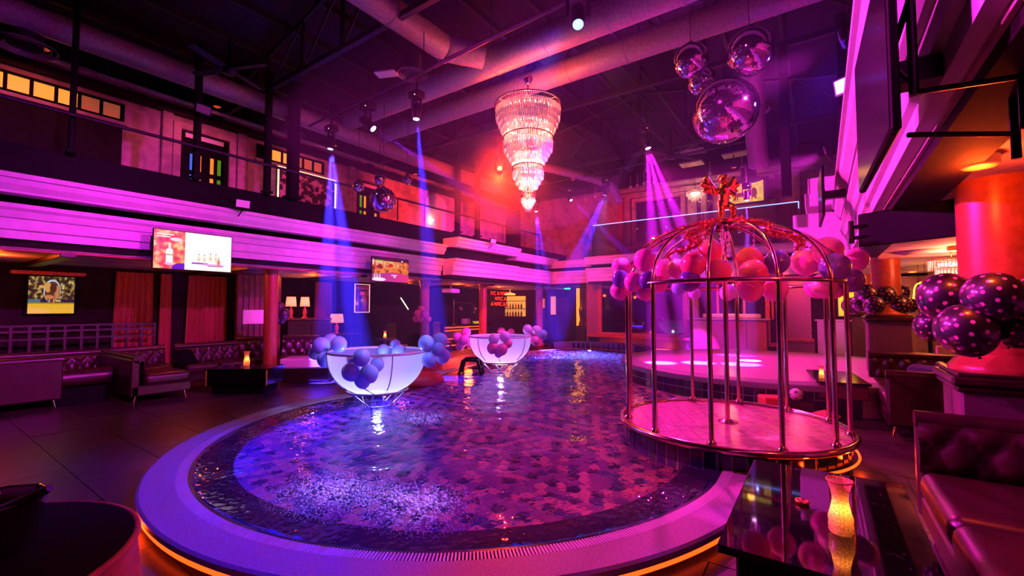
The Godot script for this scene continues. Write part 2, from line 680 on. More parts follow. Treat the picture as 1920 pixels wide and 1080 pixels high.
func make_materials() -> void:
	var fine := noise(3, 0.05, [[0.0, Color(0.72, 0.72, 0.72)], [1.0, Color(1, 1, 1)]], 256, 5)
	var coarse := noise(7, 0.012, [[0.0, Color(0.7, 0.7, 0.7)], [0.6, Color(1, 1, 1)], [1.0, Color(0.85, 0.85, 0.85)]], 256, 5)
	var bump := noise(9, 0.06, [], 256, 4)
	grained(mat("plaster", Color(0.86, 0.84, 0.85), 0.7), noise(21, 0.02, [[0.0, Color(0.9, 0.9, 0.9)], [1.0, Color(1, 1, 1)]]), 0.7)
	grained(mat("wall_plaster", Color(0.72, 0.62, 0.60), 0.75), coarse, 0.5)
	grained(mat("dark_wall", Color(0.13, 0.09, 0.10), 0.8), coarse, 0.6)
	mats.dark_wall.metallic_specular = 0.25
	mat("black", Color(0.02, 0.018, 0.022), 0.6).metallic_specular = 0.2
	mat("black_gloss", Color(0.02, 0.02, 0.024), 0.12)
	mat("black_metal", Color(0.05, 0.05, 0.055), 0.4, 0.6)
	grained(mat("roof_sheet", Color(0.13, 0.10, 0.12), 0.8), coarse, 0.4)
	mats.roof_sheet.metallic_specular = 0.2
	mat("steel", Color(0.07, 0.06, 0.065), 0.55, 0.2)
	var duct := mat("duct", Color(0.60, 0.56, 0.58), 0.45, 0.1)
	grained(duct, fine, 1.2)
	for k in 3:
		var t: StandardMaterial3D = mat("floor_tile_%d" % k, [Color(0.22, 0.175, 0.165), Color(0.20, 0.155, 0.15), Color(0.245, 0.19, 0.18)][k], 0.34)
		grained(t, coarse, 1.1)
		relief(t, bump, 0.05)
	mat("grout", Color(0.09, 0.075, 0.075), 0.8)
	var stone := mat("stone", Color(0.56, 0.54, 0.57), 0.55)
	grained(stone, noise(33, 0.09, [[0.0, Color(0.74, 0.74, 0.74)], [1.0, Color(1, 1, 1)]], 256, 3), 2.2)
	relief(stone, bump, 0.06)
	mat("grate", Color(0.72, 0.72, 0.74), 0.4)
	var ledge := mat("ledge", Color(0.10, 0.09, 0.13), 0.18)
	relief(ledge, bump, 0.05)
	mat("tile_navy", Color(0.05, 0.06, 0.18), 0.22)
	mat("tile_beige", Color(0.84, 0.56, 0.44), 0.3)
	mat("tile_mauve", Color(0.50, 0.30, 0.42), 0.3)
	mat("tile_teal", Color(0.10, 0.11, 0.28), 0.28)
	mat("drum_tile", Color(0.06, 0.06, 0.15), 0.15)
	mat("tile_joint", Color(0.42, 0.40, 0.46), 0.7)
	mat("kerb_joint", Color(0.24, 0.22, 0.30), 0.6)
	var w := mat("water", Color(0.86, 0.84, 1.0, 0.02), 0.02)
	w.transparency = BaseMaterial3D.TRANSPARENCY_ALPHA
	w.refraction_enabled = true
	w.refraction_scale = 0.033
	w.uv1_triplanar = true
	w.uv1_world_triplanar = true
	w.uv1_scale = Vector3(1.1, 1.1, 1.1)
	relief(w, noise(51, 0.018, [], 512, 2), 0.4)
	mat("foam", Color(0.93, 0.94, 0.97), 0.5)
	var floor_wood := mat("stage_plank", Color(0.66, 0.50, 0.50), 0.24)
	grained(floor_wood, noise(13, 0.02, [[0.0, Color(0.74, 0.70, 0.68)], [1.0, Color(1, 1, 1)]], 256, 4), 1.6)
	mat("stage_vinyl", Color(0.84, 0.72, 0.76), 0.22)
	mat("brass", Color(0.84, 0.68, 0.62), 0.14, 1.0)
	mat("gold", Color(1.0, 0.66, 0.22), 0.24, 1.0)
	mat("chrome", Color(0.86, 0.85, 0.88), 0.1, 1.0)
	var boa := mat("tinsel", Color(0.80, 0.36, 0.24), 0.32, 0.6)
	boa.backlight_enabled = true
	boa.backlight = Color(0.2, 0.08, 0.05)
	for b in [["balloon_pink", Color(0.97, 0.45, 0.76)], ["balloon_red", Color(0.97, 0.36, 0.50)], ["balloon_purple", Color(0.40, 0.24, 0.66)], ["balloon_pearl", Color(0.62, 0.72, 1.0)], ["balloon_lilac", Color(0.86, 0.70, 0.93)], ["balloon_rose", Color(0.97, 0.42, 0.74)]]:
		var m := mat(b[0], b[1], 0.22)
		m.clearcoat_enabled = true
		m.clearcoat = 0.6
		m.clearcoat_roughness = 0.08
		m.backlight_enabled = true
		m.backlight = Color(0.5, 0.5, 0.5)
	var dots := Image.create_empty(512, 256, false, Image.FORMAT_RGB8)
	dots.fill(Color(0.025, 0.02, 0.03))
	for r in range(1, 8):
		var lat := PI * r / 8.0
		var cnt := maxi(3, int(round(13.0 * sin(lat))))
		for c in cnt:
			var cx := (float(c) + 0.5 * (r % 2)) / cnt * 512.0
			var cy := r / 8.0 * 256.0
			for y in range(int(cy) - 9, int(cy) + 10):
				for dx in range(-40, 41):
					var ex := dx * sin(lat) / 6.2
					var ey := (y - cy) / 6.2
					if ex * ex + ey * ey < 1.0 and y >= 0 and y < 256:
						dots.set_pixel(posmod(int(cx) + dx, 512), y, Color(0.72, 0.42, 0.56))
	var polka := mat("balloon_polka", Color(1, 1, 1), 0.16)
	polka.albedo_texture = ImageTexture.create_from_image(dots)
	polka.clearcoat_enabled = true
	polka.clearcoat = 0.8
	var leather := mat("leather", Color(0.19, 0.09, 0.08), 0.36)
	grained(leather, coarse, 1.4)
	relief(leather, noise(61, 0.12, [], 256, 3, true), 0.04)
	grained(mat("leather_dark", Color(0.19, 0.09, 0.08), 0.34), coarse, 1.4)
	grained(mat("wood", Color(0.42, 0.22, 0.13), 0.4), noise(71, 0.015, [[0.0, Color(0.6, 0.55, 0.5)], [1.0, Color(1, 1, 1)]]), 0.9)
	grained(mat("dark_wood", Color(0.15, 0.08, 0.07), 0.4), noise(72, 0.015, [[0.0, Color(0.6, 0.55, 0.5)], [1.0, Color(1, 1, 1)]]), 0.9)
	grained(mat("column_paint", Color(0.70, 0.38, 0.20), 0.34), fine, 0.8)
	grained(mat("curtain", Color(0.66, 0.33, 0.26), 0.85), fine, 2.0)
	grained(mat("frame_orange", Color(0.82, 0.42, 0.26), 0.45), fine, 1.0)
	var speck := mat("speckle", Color(1, 1, 1), 0.4)
	grained(speck, noise(81, 0.16, [[0.0, Color(0.08, 0.05, 0.07)], [0.44, Color(0.14, 0.08, 0.10)], [0.5, Color(0.70, 0.48, 0.48)], [1.0, Color(0.85, 0.66, 0.62)]], 256, 2), 1.4)
	var marble := mat("marble_black", Color(1, 1, 1), 0.04)
	marble.metallic_specular = 0.75
	var vein := Image.create_empty(512, 512, false, Image.FORMAT_RGB8)
	vein.fill(Color(0.018, 0.014, 0.018))
	var fn := FastNoiseLite.new()
	fn.seed = 5
	fn.frequency = 0.006
	fn.fractal_octaves = 4
	var fm := FastNoiseLite.new()
	fm.seed = 8
	fm.frequency = 0.01
	for y in 512:
		for x in 512:
			var q := absf(fn.get_noise_2d(x * 0.7, y * 1.5))
			if q < 0.006 and fm.get_noise_2d(x, y) > 0.08:
				vein.set_pixel(x, y, Color(0.62, 0.52, 0.50).lerp(Color(0.018, 0.014, 0.018), q / 0.006))
	marble.albedo_texture = ImageTexture.create_from_image(vein)
	var frost := mat("frosted_acrylic", Color(0.52, 0.50, 0.74, 0.78), 0.3)
	frost.transparency = BaseMaterial3D.TRANSPARENCY_ALPHA
	frost.backlight_enabled = true
	frost.backlight = Color(1.0, 1.0, 1.0)
	var crystal := mat("crystal", Color(0.93, 0.88, 0.90), 0.12)
	crystal.backlight_enabled = true
	crystal.backlight = Color(0.9, 0.85, 0.87)
	var shade := mat("lamp_shade", Color(0.95, 0.80, 0.62), 0.8)
	shade.backlight_enabled = true
	shade.backlight = Color(1, 0.9, 0.75)
	mat("mirror_facet", Color(0.90, 0.89, 0.91), 0.05, 1.0)
	var glass := mat("window_glass", Color(0.02, 0.02, 0.03, 0.5), 0.03)
	glass.transparency = BaseMaterial3D.TRANSPARENCY_ALPHA
	mat("dark_glass", Color(0.015, 0.012, 0.02), 0.03)
	var clear := mat("clear_glass", Color(0.9, 0.9, 0.95, 0.08), 0.03)
	clear.transparency = BaseMaterial3D.TRANSPARENCY_ALPHA
	mat("fabric_black", Color(0.04, 0.035, 0.05), 0.9).metallic_specular = 0.15
	grained(mat("table_cloth", Color(0.70, 0.30, 0.20), 0.75), fine, 2.0)
	mat("white_plastic", Color(0.85, 0.84, 0.85), 0.4)
	glow("led_amber", Color(1.0, 0.23, 0.05), 4.5)
	glow("led_amber_soft", Color(1.0, 0.33, 0.08), 1.8)
	glow("led_blue", Color(0.42, 0.55, 1.0), 4.0)
	glow("led_warm", Color(1.0, 0.78, 0.55), 3.0)
	glow("led_white", Color(1.0, 0.93, 0.85), 4.0)
	glow("bulb", Color(1.0, 0.76, 0.60), 34.0)
	glow("lens_dim", Color(1.0, 0.4, 0.2), 0.25)
	glow("flood_dim", Color(0.9, 0.3, 0.9), 0.06).albedo_color = Color(0.05, 0.05, 0.06)
	glow("lens_blue", Color(0.55, 0.6, 1.0), 14.0)
	glow("lens_pink", Color(1.0, 0.7, 1.0), 14.0)
	glow("lens_red", Color(1.0, 0.55, 0.25), 16.0)
	glow("flood_face", Color(0.75, 0.5, 1.0), 8.0)
	glow("flame", Color(1.0, 0.72, 0.3), 4.0)
	glow("neon_red", Color(1.0, 0.16, 0.05), 4.0)
	glow("neon_yellow", Color(1.0, 0.75, 0.25), 4.0)
	glow("pane_lit", Color(1.0, 0.62, 0.22), 1.0)
	glow("pane_dim", Color(0.75, 0.45, 0.28), 0.30)
	glow("exit_sign", Color(0.2, 1.0, 0.75), 3.0)


var outline := PackedVector2Array()


func offset_outline(d: float, y: float) -> Array:
	var out := []
	var m := outline.size()
	for k in m:
		var t := (outline[(k + 1) % m] - outline[(k - 1 + m) % m]).normalized()
		var q := outline[k] + Vector2(t.y, -t.x) * d
		out.append(Vector3(q.x, y, q.y))
	return out


func flat2(a: Array) -> PackedVector2Array:
	var p := PackedVector2Array()
	for q in a:
		p.append(Vector2(q.x, q.z))
	return p


func make_outline() -> void:
	var pts := []
	for k in 14:
		var a := deg_to_rad(-6.0 + 196.0 * k / 13.0)
		pts.append(Vector2(-3.48 + 2.84 * cos(a), -4.14 + 2.84 * sin(a)))
	for q in [[-6.5, -5.9], [-6.95, -7.6], [-7.4, -9.8], [-7.68, -11.7], [-7.45, -13.3], [-6.7, -14.1], [-5.5, -14.15], [-4.4, -13.4], [-3.6, -12.0], [-2.7, -10.2], [-1.6, -8.6], [-0.9, -7.4], [-0.66, -6.0]]:
		pts.append(Vector2(q[0], q[1]))
	outline = PackedVector2Array(smooth_path(pts, 7, true))


func build_shell() -> void:
	make_outline()
	# floor: a slab with the pool cut out, and its tiles as pieces
	var m := MB.new()
	var hole := flat2(offset_outline(0.15, 0))
	for half in [PackedVector2Array([Vector2(-12.2, 3.2), Vector2(-4, 3.2), Vector2(-4, -18.2), Vector2(-12.2, -18.2)]), PackedVector2Array([Vector2(-4, 3.2), Vector2(5.2, 3.2), Vector2(5.2, -18.2), Vector2(-4, -18.2)])]:
		for poly in Geometry2D.clip_polygons(half, hole):
			m.slab(poly, -0.3, -0.006)
	var fl := struct("floor", m, mats.grout, "dark brown tiled floor around the pool")
	var clip := flat2(offset_outline(0.18, 0))
	var tw := 1.2
	var td := 0.62
	for ix in range(0, 14):
		for iz in range(0, 30):
			var x0 := -12.0 + ix * tw + (0.6 if iz % 2 else 0.0)
			var z0 := 2.0 - (iz + 1) * td
			if z0 < -15.4 or x0 > 4.0 or (x0 > -4 and z0 < -9 and z0 > -15.4) or (x0 > -7 and z0 > -1.0 and x0 < -4):
				continue
			var g := 0.004
			var sq := PackedVector2Array([Vector2(x0 + g, z0 + g), Vector2(x0 + tw - g, z0 + g), Vector2(x0 + tw - g, z0 + td - g), Vector2(x0 + g, z0 + td - g)])
			for poly in Geometry2D.clip_polygons(sq, clip):
				if Geometry2D.is_polygon_clockwise(poly) and poly.size() > 8:
					continue
				var tm := MB.new()
				tm.slab(poly, -0.006, 0.0 + 0.0012 * ((ix * 7 + iz * 3) % 3), true, false)
				part(fl, "floor_tile", tm, mats["floor_tile_%d" % ((ix * 5 + iz * 3) % 3)])
	# outer walls, thick
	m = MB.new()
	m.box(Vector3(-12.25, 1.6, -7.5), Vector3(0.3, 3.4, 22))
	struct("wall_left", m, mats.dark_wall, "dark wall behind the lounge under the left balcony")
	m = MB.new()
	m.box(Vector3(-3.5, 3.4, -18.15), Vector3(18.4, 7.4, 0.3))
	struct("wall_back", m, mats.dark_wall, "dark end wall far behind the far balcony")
	m = MB.new()
	m.box(Vector3(5.15, 3.4, -7.5), Vector3(0.3, 7.4, 22))
	struct("wall_right", m, mats.wall_plaster, "wall at the far side of the right-hand lounge")
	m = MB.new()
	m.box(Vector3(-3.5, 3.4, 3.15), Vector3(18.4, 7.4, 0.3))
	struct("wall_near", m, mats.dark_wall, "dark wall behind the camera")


const FASCIA := [Vector2(0.30, 3.35), Vector2(0.30, 3.285), Vector2(0.27, 3.275), Vector2(0.25, 3.20), Vector2(0.19, 3.125), Vector2(0.19, 3.095), Vector2(0.15, 3.085)]
const FASCIA_LOW := [Vector2(0.20, 2.955), Vector2(0.20, 2.90), Vector2(0.16, 2.86), Vector2(0.13, 2.77), Vector2(0.10, 2.76), Vector2(0.10, 2.615), Vector2(0.065, 2.60), Vector2(0.065, 2.49)]


func fascia(n: int, a: Vector3, b: Vector3, out: Vector3, label: String, lift := 0.0) -> Node3D:
	var o := Node3D.new()
	o.name = "trim_%d" % n
	add_child(o)
	o.set_meta("kind", "structure")
	o.set_meta("label", label)
	var up := []
	var low := []
	for p in FASCIA:
		up.append(p + Vector2(0, lift))
	for p in FASCIA_LOW:
		low.append(p)
	up.push_front(Vector2(-0.3, 3.35 + lift))
	up.append(Vector2(0.0, 3.085 + lift))
	low.push_front(Vector2(0.0, 2.955))
	low.append(Vector2(-0.25, 2.49))
	var m := MB.new()
	m.moulding(up, a, b, out)
	part(o, "cornice", m, mats.plaster)
	m = MB.new()
	m.moulding(low, a, b, out)
	part(o, "lower_band", m, mats.plaster)
	m = MB.new()
	m.moulding([Vector2(0.0, 3.085 + lift), Vector2(-0.42, 3.085 + lift), Vector2(-0.42, 2.955), Vector2(0.0, 2.955)], a, b, out)
	part(o, "recess", m, mats.dark_wall, "dark lined recess between the mouldings")
	m = MB.new()
	m.moulding([Vector2(-0.02, 2.49), Vector2(-0.02, 2.40), Vector2(-0.3, 2.40)], a, b, out)
	part(o, "soffit_edge", m, mats.dark_wall)
	return o


func build_fascias() -> void:
	# left balcony: a long run, a projecting run and a set-back run
	fascia(1, Vector3(-9.05, 0, 3.0), Vector3(-9.05, 0, -9.3), Vector3.RIGHT, "long white moulded fascia of the left balcony")
	fascia(2, Vector3(-8.62, 0, -9.3), Vector3(-8.62, 0, -12.5), Vector3.RIGHT, "projecting white fascia of the left balcony", 0.2)
	fascia(3, Vector3(-8.75, 0, -12.5), Vector3(-8.75, 0, -15.3), Vector3.RIGHT, "set-back white fascia in the far left corner", 0.1)
	fascia(4, Vector3(-8.9, 0, -15.3), Vector3(-6.7, 0, -15.3), Vector3.BACK, "short white fascia across the far corner")
	fascia(5, Vector3(-6.9, 0, -14.7), Vector3(0.1, 0, -14.7), Vector3.BACK, "white moulded fascia of the far balcony behind the cage")
	fascia(6, Vector3(0.50, 0, 3.0), Vector3(0.50, 0, -9.6), Vector3.LEFT, "white moulded fascia of the right balcony overhead")
	# where the right balcony widens: a stepped block that faces the camera
	var o := Node3D.new()
	o.name = "trim_7"
	add_child(o)
	o.set_meta("kind", "structure")
	o.set_meta("label", "stepped white end blocks of the widened right balcony")
	var m := MB.new()
	m.box(Vector3(0.26, 2.88, -12.2), Vector3(1.3, 0.78, 5.0), Basis(), 0.02)
	part(o, "lower_block", m, mats.plaster)
	m = MB.new()
	m.box(Vector3(0.62, 3.345, -12.4), Vector3(0.8, 0.15, 4.4))
	part(o, "recess", m, mats.dark_wall, "dark lined recess between the mouldings")
	m = MB.new()
	m.box(Vector3(0.38, 3.55, -12.25), Vector3(1.16, 0.26, 4.8), Basis(), 0.015)
	part(o, "middle_block", m, mats.plaster)
	m = MB.new()
	m.box(Vector3(0.42, 3.83, -12.3), Vector3(1.14, 0.3, 4.7), Basis(), 0.015)
	part(o, "upper_block", m, mats.plaster)
	# balcony slabs
	m = MB.new()
	m.box(Vector3(-10.85, 2.85, -6.5), Vector3(2.6, 0.9, 22.8))
	m.box(Vector3(-10.6, 3.58, -6.5), Vector3(3.0, 0.5, 22.8))
	struct("ceiling_1", m, mats.black, "black slab and parapet of the left balcony")
	m = MB.new()
	m.box(Vector3(-3.4, 2.85, -16.9), Vector3(11.4, 0.9, 2.5))
	struct("ceiling_2", m, mats.black, "slab of the far balcony")
	m = MB.new()
	m.box(Vector3(3.05, 2.85, -7.5), Vector3(4.2, 0.78, 22))
	m.box(Vector3(0.75, 2.475, -7.5), Vector3(0.5, 0.03, 22))
	struct("ceiling_3", m, mats.wall_plaster, "underside of the right balcony, lit red by its cove lights")


func inside(p: Vector2, d: float) -> bool:
	return Geometry2D.is_point_in_polygon(p, flat2(offset_outline(d, 0)))


func build_pool() -> void:
	var pool := thing("pool", "large round-ended swimming pool with stone coping and mosaic floor", "pool")
	var y := 0.13
	var m := MB.new()
	# coping: top, rounded lip, underside
	var o0 := offset_outline(0.0, y)
	m.band(offset_outline(0.0, y - 0.05), o0, true)
	m.band(o0, offset_outline(0.220, y), true)
	m.band(offset_outline(0.220, y), offset_outline(0.240, y - 0.012), true)
	m.band(offset_outline(0.240, y - 0.012), offset_outline(0.240, y - 0.045), true)
	m.band(offset_outline(0.240, y - 0.045), offset_outline(0.13, y - 0.05), true)
	part(pool, "coping", m, mats.stone)
	m = MB.new()
	m.band(offset_outline(0.13, y - 0.05), offset_outline(0.13, -0.05), true)
	part(pool, "riser", m, mats.dark_wood)
	# amber strip hidden under the lip
	m = MB.new()
	m.tube(offset_outline(0.222, 0.052), 0.012, 6, true)
	part(pool, "led_strip", m, mats.led_amber, "amber light strip under the coping")
	for k in [8, 22, 34, 48, 62, 76, 84]:
		var q: Vector3 = offset_outline(0.275, 0.05)[k]
		omni(q, Color(1.0, 0.25, 0.06), 0.10, 0.03)
	# overflow channel with its slats
	m = MB.new()
	m.band(offset_outline(0.0, y - 0.05), offset_outline(-0.085, y - 0.05), false)
	part(pool, "overflow_channel", m, mats.black)
	m = MB.new()
	var a := offset_outline(-0.002, y - 0.006)
	var b := offset_outline(-0.085, y - 0.006)
	var length := 0.0
	var mcount := a.size()
	for k in mcount:
		length += (a[(k + 1) % mcount] - a[k]).length()
	var step := 0.0215
	var carry := 0.0
	for k in mcount:
		var seg: float = (a[(k + 1) % mcount] - a[k]).length()
		while carry < seg:
			var t := carry / seg
			var p: Vector3 = a[k].lerp(a[(k + 1) % mcount], t)
			var q: Vector3 = b[k].lerp(b[(k + 1) % mcount], t)
			var along: Vector3 = (a[(k + 1) % mcount] - a[k]).normalized()
			m.box((p + q) * 0.5, Vector3(0.011, 0.012, 0.083), Basis(along, Vector3.UP, along.cross(Vector3.UP)))
			carry += step
		carry -= seg
	var sl := part(pool, "overflow_slats", m, mats.grate, "close-set pale slats of the overflow grating")
	sl.set_meta("kind", "stuff")
	# wet ledge just under the water, then the wall
	m = MB.new()
	m.band(offset_outline(-0.085, y - 0.004), offset_outline(-0.085, y - 0.06), true)
	m.band(offset_outline(-0.085, y - 0.004), offset_outline(-0.11, y - 0.002), false)
	m.band(offset_outline(-0.11, y - 0.002), offset_outline(-0.15, y - 0.03), false)
	m.band(offset_outline(-0.15, y - 0.03), offset_outline(-0.42, y - 0.075), false)
	part(pool, "submerged_ledge", m, mats.ledge, "dark wet ledge along the water's edge")
	m = MB.new()
	m.band(offset_outline(-0.42, y - 0.075), offset_outline(-0.42, y - 0.115), false)
	m.band(offset_outline(-0.42, y - 0.115), offset_outline(-0.24, y - 0.115), false)
	m.band(offset_outline(-0.24, y - 0.115), offset_outline(-0.24, -0.46), false)
	part(pool, "pool_wall", m, mats.drum_tile)
	# small square tiles of the far end wall, above the water
	var far_tile := MB.new()
	far_tile.box(Vector3.ZERO, Vector3(0.094, 0.094, 0.012), Basis(), 0.004)
	var far_mesh := far_tile.mesh()
	var rim := offset_outline(0.10, 0)
	for k in range(130, 172):
		var p: Vector3 = rim[k % mcount]
		var q: Vector3 = rim[(k + 1) % mcount]
		if p.z > -12.0 or p.x > -4.6:
			continue
		var d: Vector3 = (q - p).normalized()
		var cnt := int((q - p).length() / 0.1)
		for s in cnt:
			for r in 2:
				var o := part(pool, "wall_tile", far_mesh, mats.tile_navy)
				o.transform = Transform3D(Basis(d, Vector3.UP, d.cross(Vector3.UP)), p + d * (0.05 + s * (q - p).length() / cnt) + Vector3(0, 0.19 + r * 0.1, 0))
	m = MB.new()
	var kerb_in := []
	var kerb_out := []
	var rim2 := offset_outline(0.11, 0)
	var rim3 := offset_outline(0.40, 0)
	for k in range(126, 176):
		if rim2[k % mcount].z < -11.6 and rim2[k % mcount].x < -4.4:
			kerb_in.append(rim2[k % mcount])
			kerb_out.append(rim3[k % mcount])
	var up := Vector3(0, 0.36, 0)
	var low := Vector3(0, 0.12, 0)
	m.band(kerb_in.map(func(p): return p + low), kerb_in.map(func(p): return p + up), false, false)
	m.band(kerb_in.map(func(p): return p + up), kerb_out.map(func(p): return p + up), true, false)
	m.band(kerb_out.map(func(p): return p + up), kerb_out.map(func(p): return p - Vector3(0, 0.02, 0)), true, false)
	part(pool, "end_kerb", m, mats.kerb_joint)
	# floor of the pool: pale joint bed and mosaic tiles
	m = MB.new()
	var bed := flat2(offset_outline(-0.23, 0))
	m.slab(bed, -0.5, -0.455)
	part(pool, "tile_bed", m, mats.tile_joint)
	var ts := 0.115
	var spots := []
	for ix in 72:
		for iz in 126:
			var c := Vector2(-8.0 + ix * ts + (ts * 0.5 if iz % 2 else 0.0), 0.2 - iz * ts)
			if Geometry2D.is_point_in_polygon(c, bed):
				spots.append([c.length(), c, ix, iz])
	spots.sort_custom(func(p, q): return p[0] < q[0])
	var one := MB.new()
	one.box(Vector3.ZERO, Vector3(ts - 0.012, 0.014, ts - 0.012), Basis(), 0.004)
	var shared := one.mesh()
	var kinds := ["tile_beige", "tile_mauve", "tile_navy", "tile_teal"]
	var rest := [MB.new(), MB.new(), MB.new(), MB.new()]
	var plain := MB.new()
	plain.quad(Vector3(-0.052, 0.007, 0.052), Vector3(0.052, 0.007, 0.052), Vector3(0.052, 0.007, -0.052), Vector3(-0.052, 0.007, -0.052))
	for k in spots.size():
		var r := rng.randf()
		var dark: bool = spots[k][3] % 2 == 0 and (spots[k][2] + spots[k][3] / 2) % 2 == 0
		var kind := (2 if r < 0.6 else (3 if r < 0.85 else 1)) if dark else (0 if r < 0.46 else (1 if r < 0.94 else 3))
		var at := Vector3(spots[k][1].x, -0.448, spots[k][1].y)
		if k < 300:
			var o := part(pool, "floor_tile", shared, mats[kinds[kind]])
			o.position = at
		else:
			rest[kind].add(plain, Transform3D(Basis(), at))
	for k in 4:
		var o := part(pool, "floor_mosaic", rest[k], mats[kinds[k]])
		o.set_meta("kind", "stuff")
	# water: a rippled sheet
	m = MB.new()
	var edge := flat2(offset_outline(-0.09, 0))
	var cell := 0.055
	var W := 142
	var D := 246
	var k0 := {}
	for iz in D:
		for ix in W:
			var p := Vector2(-8.0 + ix * cell, -0.9 - iz * cell)
			if Geometry2D.is_point_in_polygon(p, edge):
				k0[Vector2i(ix, iz)] = m.v.size()
				var h := wave(p.x, p.y)
				var e := 0.01
				m.v.append(Vector3(p.x, y - 0.008 + h, p.y))
				m.n.append(Vector3(-(wave(p.x + e, p.y) - h) / e, 1.0, -(wave(p.x, p.y + e) - h) / e).normalized())
				m.u.append(p)
	for key in k0:
		var kx: Vector2i = key + Vector2i(1, 0)
		var kz: Vector2i = key + Vector2i(0, 1)
		var kd: Vector2i = key + Vector2i(1, 1)
		if k0.has(kx) and k0.has(kz) and k0.has(kd):
			m.i.append_array(PackedInt32Array([k0[key], k0[kz], k0[kx], k0[kx], k0[kz], k0[kd]]))
	# stitch the sheet to the curved edge
	part(pool, "water", m, mats.water, "rippled clear water reflecting violet and blue light")
	# jets of foam at the far end and by the near left edge
	var foam := MB.new()
	var bub := MB.new()
	bub.ball(Vector3.ZERO, Vector3.ONE, 6, 4)
	for c in [[Vector2(-5.9, -11.9), 1.7, 4200, 1.9], [Vector2(-3.15, -2.1), 0.5, 2600, 1.0], [Vector2(-2.5, -2.3), 0.46, 2200, 1.0], [Vector2(-4.3, -4.1), 0.55, 1500, 1.0]]:
		for k in c[2]:
			var rr: float = c[1] * sqrt(rng.randf())
			var aa := rng.randf() * TAU
			var p: Vector2 = c[0] + Vector2(cos(aa) * rr * 1.25, sin(aa) * rr)
			if not Geometry2D.is_point_in_polygon(p, edge):
				continue
			var s: float = rng.randf_range(0.003, 0.010) * c[3] * (1.2 - rr / c[1])
			foam.add(bub, Transform3D(Basis.from_scale(Vector3(s * rng.randf_range(1.0, 2.4), s * 0.45, s * rng.randf_range(1.0, 2.0))), Vector3(p.x, y - 0.004 + wave(p.x, p.y), p.y)))
	var f := part(pool, "foam", foam, mats.foam, "white foam churned up by the water jets")
	f.set_meta("kind", "stuff")
	# added lamps hidden under the ledge, lighting the mosaic below the water
	var under := offset_outline(-0.33, -0.03)
	var cols := {4: [Color(1.0, 0.24, 0.12), 2.4], 14: [Color(1.0, 0.22, 0.2), 2.4], 26: [Color(0.5, 0.15, 1.0), 2.7], 38: [Color(0.24, 0.16, 1.0), 4.1], 52: [Color(0.2, 0.14, 1.0), 4.8], 66: [Color(0.2, 0.12, 1.0), 4.4], 80: [Color(0.2, 0.1, 1.0), 4.1], 92: [Color(0.2, 0.1, 1.0), 3.7], 104: [Color(0.22, 0.12, 1.0), 3.4], 114: [Color(0.2, 0.15, 1.0), 3.4], 124: [Color(0.2, 0.32, 1.0), 11.9], 134: [Color(0.2, 0.36, 1.0), 13.6], 144: [Color(0.2, 0.36, 1.0), 13.6], 154: [Color(0.2, 0.3, 1.0), 10.2], 166: [Color(0.9, 0.2, 0.5), 2.4], 176: [Color(1.0, 0.24, 0.24), 2.6]}
	for k in cols:
		var q := [under[k], cols[k][0], cols[k][1]]
		var mb := MB.new()
		mb.ball(Vector3.ZERO, Vector3(0.025, 0.02, 0.025), 12, 8)
		var o := part(pool, "added_water_lamp", mb, glow("added_lamp_glow", Color(0.35, 0.4, 1.0), 1.5))
		o.position = q[0]
		omni(q[0] + Vector3(0, -0.03, 0), q[1], q[2], 0.04)


func wave(x: float, z: float) -> float:
	var s := 0.0
	for w in [[3.1, 1.2, 0.0, 0.0045], [-2.2, 4.3, 1.7, 0.0038], [7.3, -3.1, 0.6, 0.0019], [5.1, 9.2, 2.9, 0.0016], [-11.0, 6.5, 4.0, 0.0009], [13.7, 11.3, 5.1, 0.0007]]:
		s += w[3] * sin(w[0] * x + w[1] * z + w[2] + 0.7 * sin(1.3 * z + 0.6 * x))
	var far := exp(-(pow(x + 5.7, 2.0) + pow(z + 12.0, 2.0)) / 2.6)
	s += far * 0.014 * sin(9.0 * x + 3.0 * sin(4.0 * z)) * sin(8.0 * z + 2.0 * sin(5.0 * x))
	return s * 1.5


func drum(parent: Node3D, c: Vector3, r: float, y0: float, y1: float, width: float, rows: int, a0: float, a1: float) -> void:
	var m := MB.new()
	m.lathe([Vector2(r - 0.008, y0), Vector2(r - 0.008, y1)], 64)
	part(parent, "joint_bed", m, mat("pale_joint", Color(0.72, 0.70, 0.74), 0.6))
	var cnt := int(r * (a1 - a0) / width)
	var one := MB.new()
	one.box(Vector3.ZERO, Vector3(width - 0.016, (y1 - y0) / rows - 0.016, 0.014), Basis(), 0.003)
	var shared := one.mesh()
	for k in cnt:
		var a := a0 + (a1 - a0) * (k + 0.5) / cnt
		for q in rows:
			var o := part(parent, "tile", shared, mats.drum_tile)
			o.transform = Transform3D(Basis(Vector3(-sin(a), 0, cos(a)), Vector3.UP, -Vector3(-cos(a), 0, -sin(a))), Vector3(cos(a) * r, y0 + (y1 - y0) * (q + 0.5) / rows, sin(a) * r))


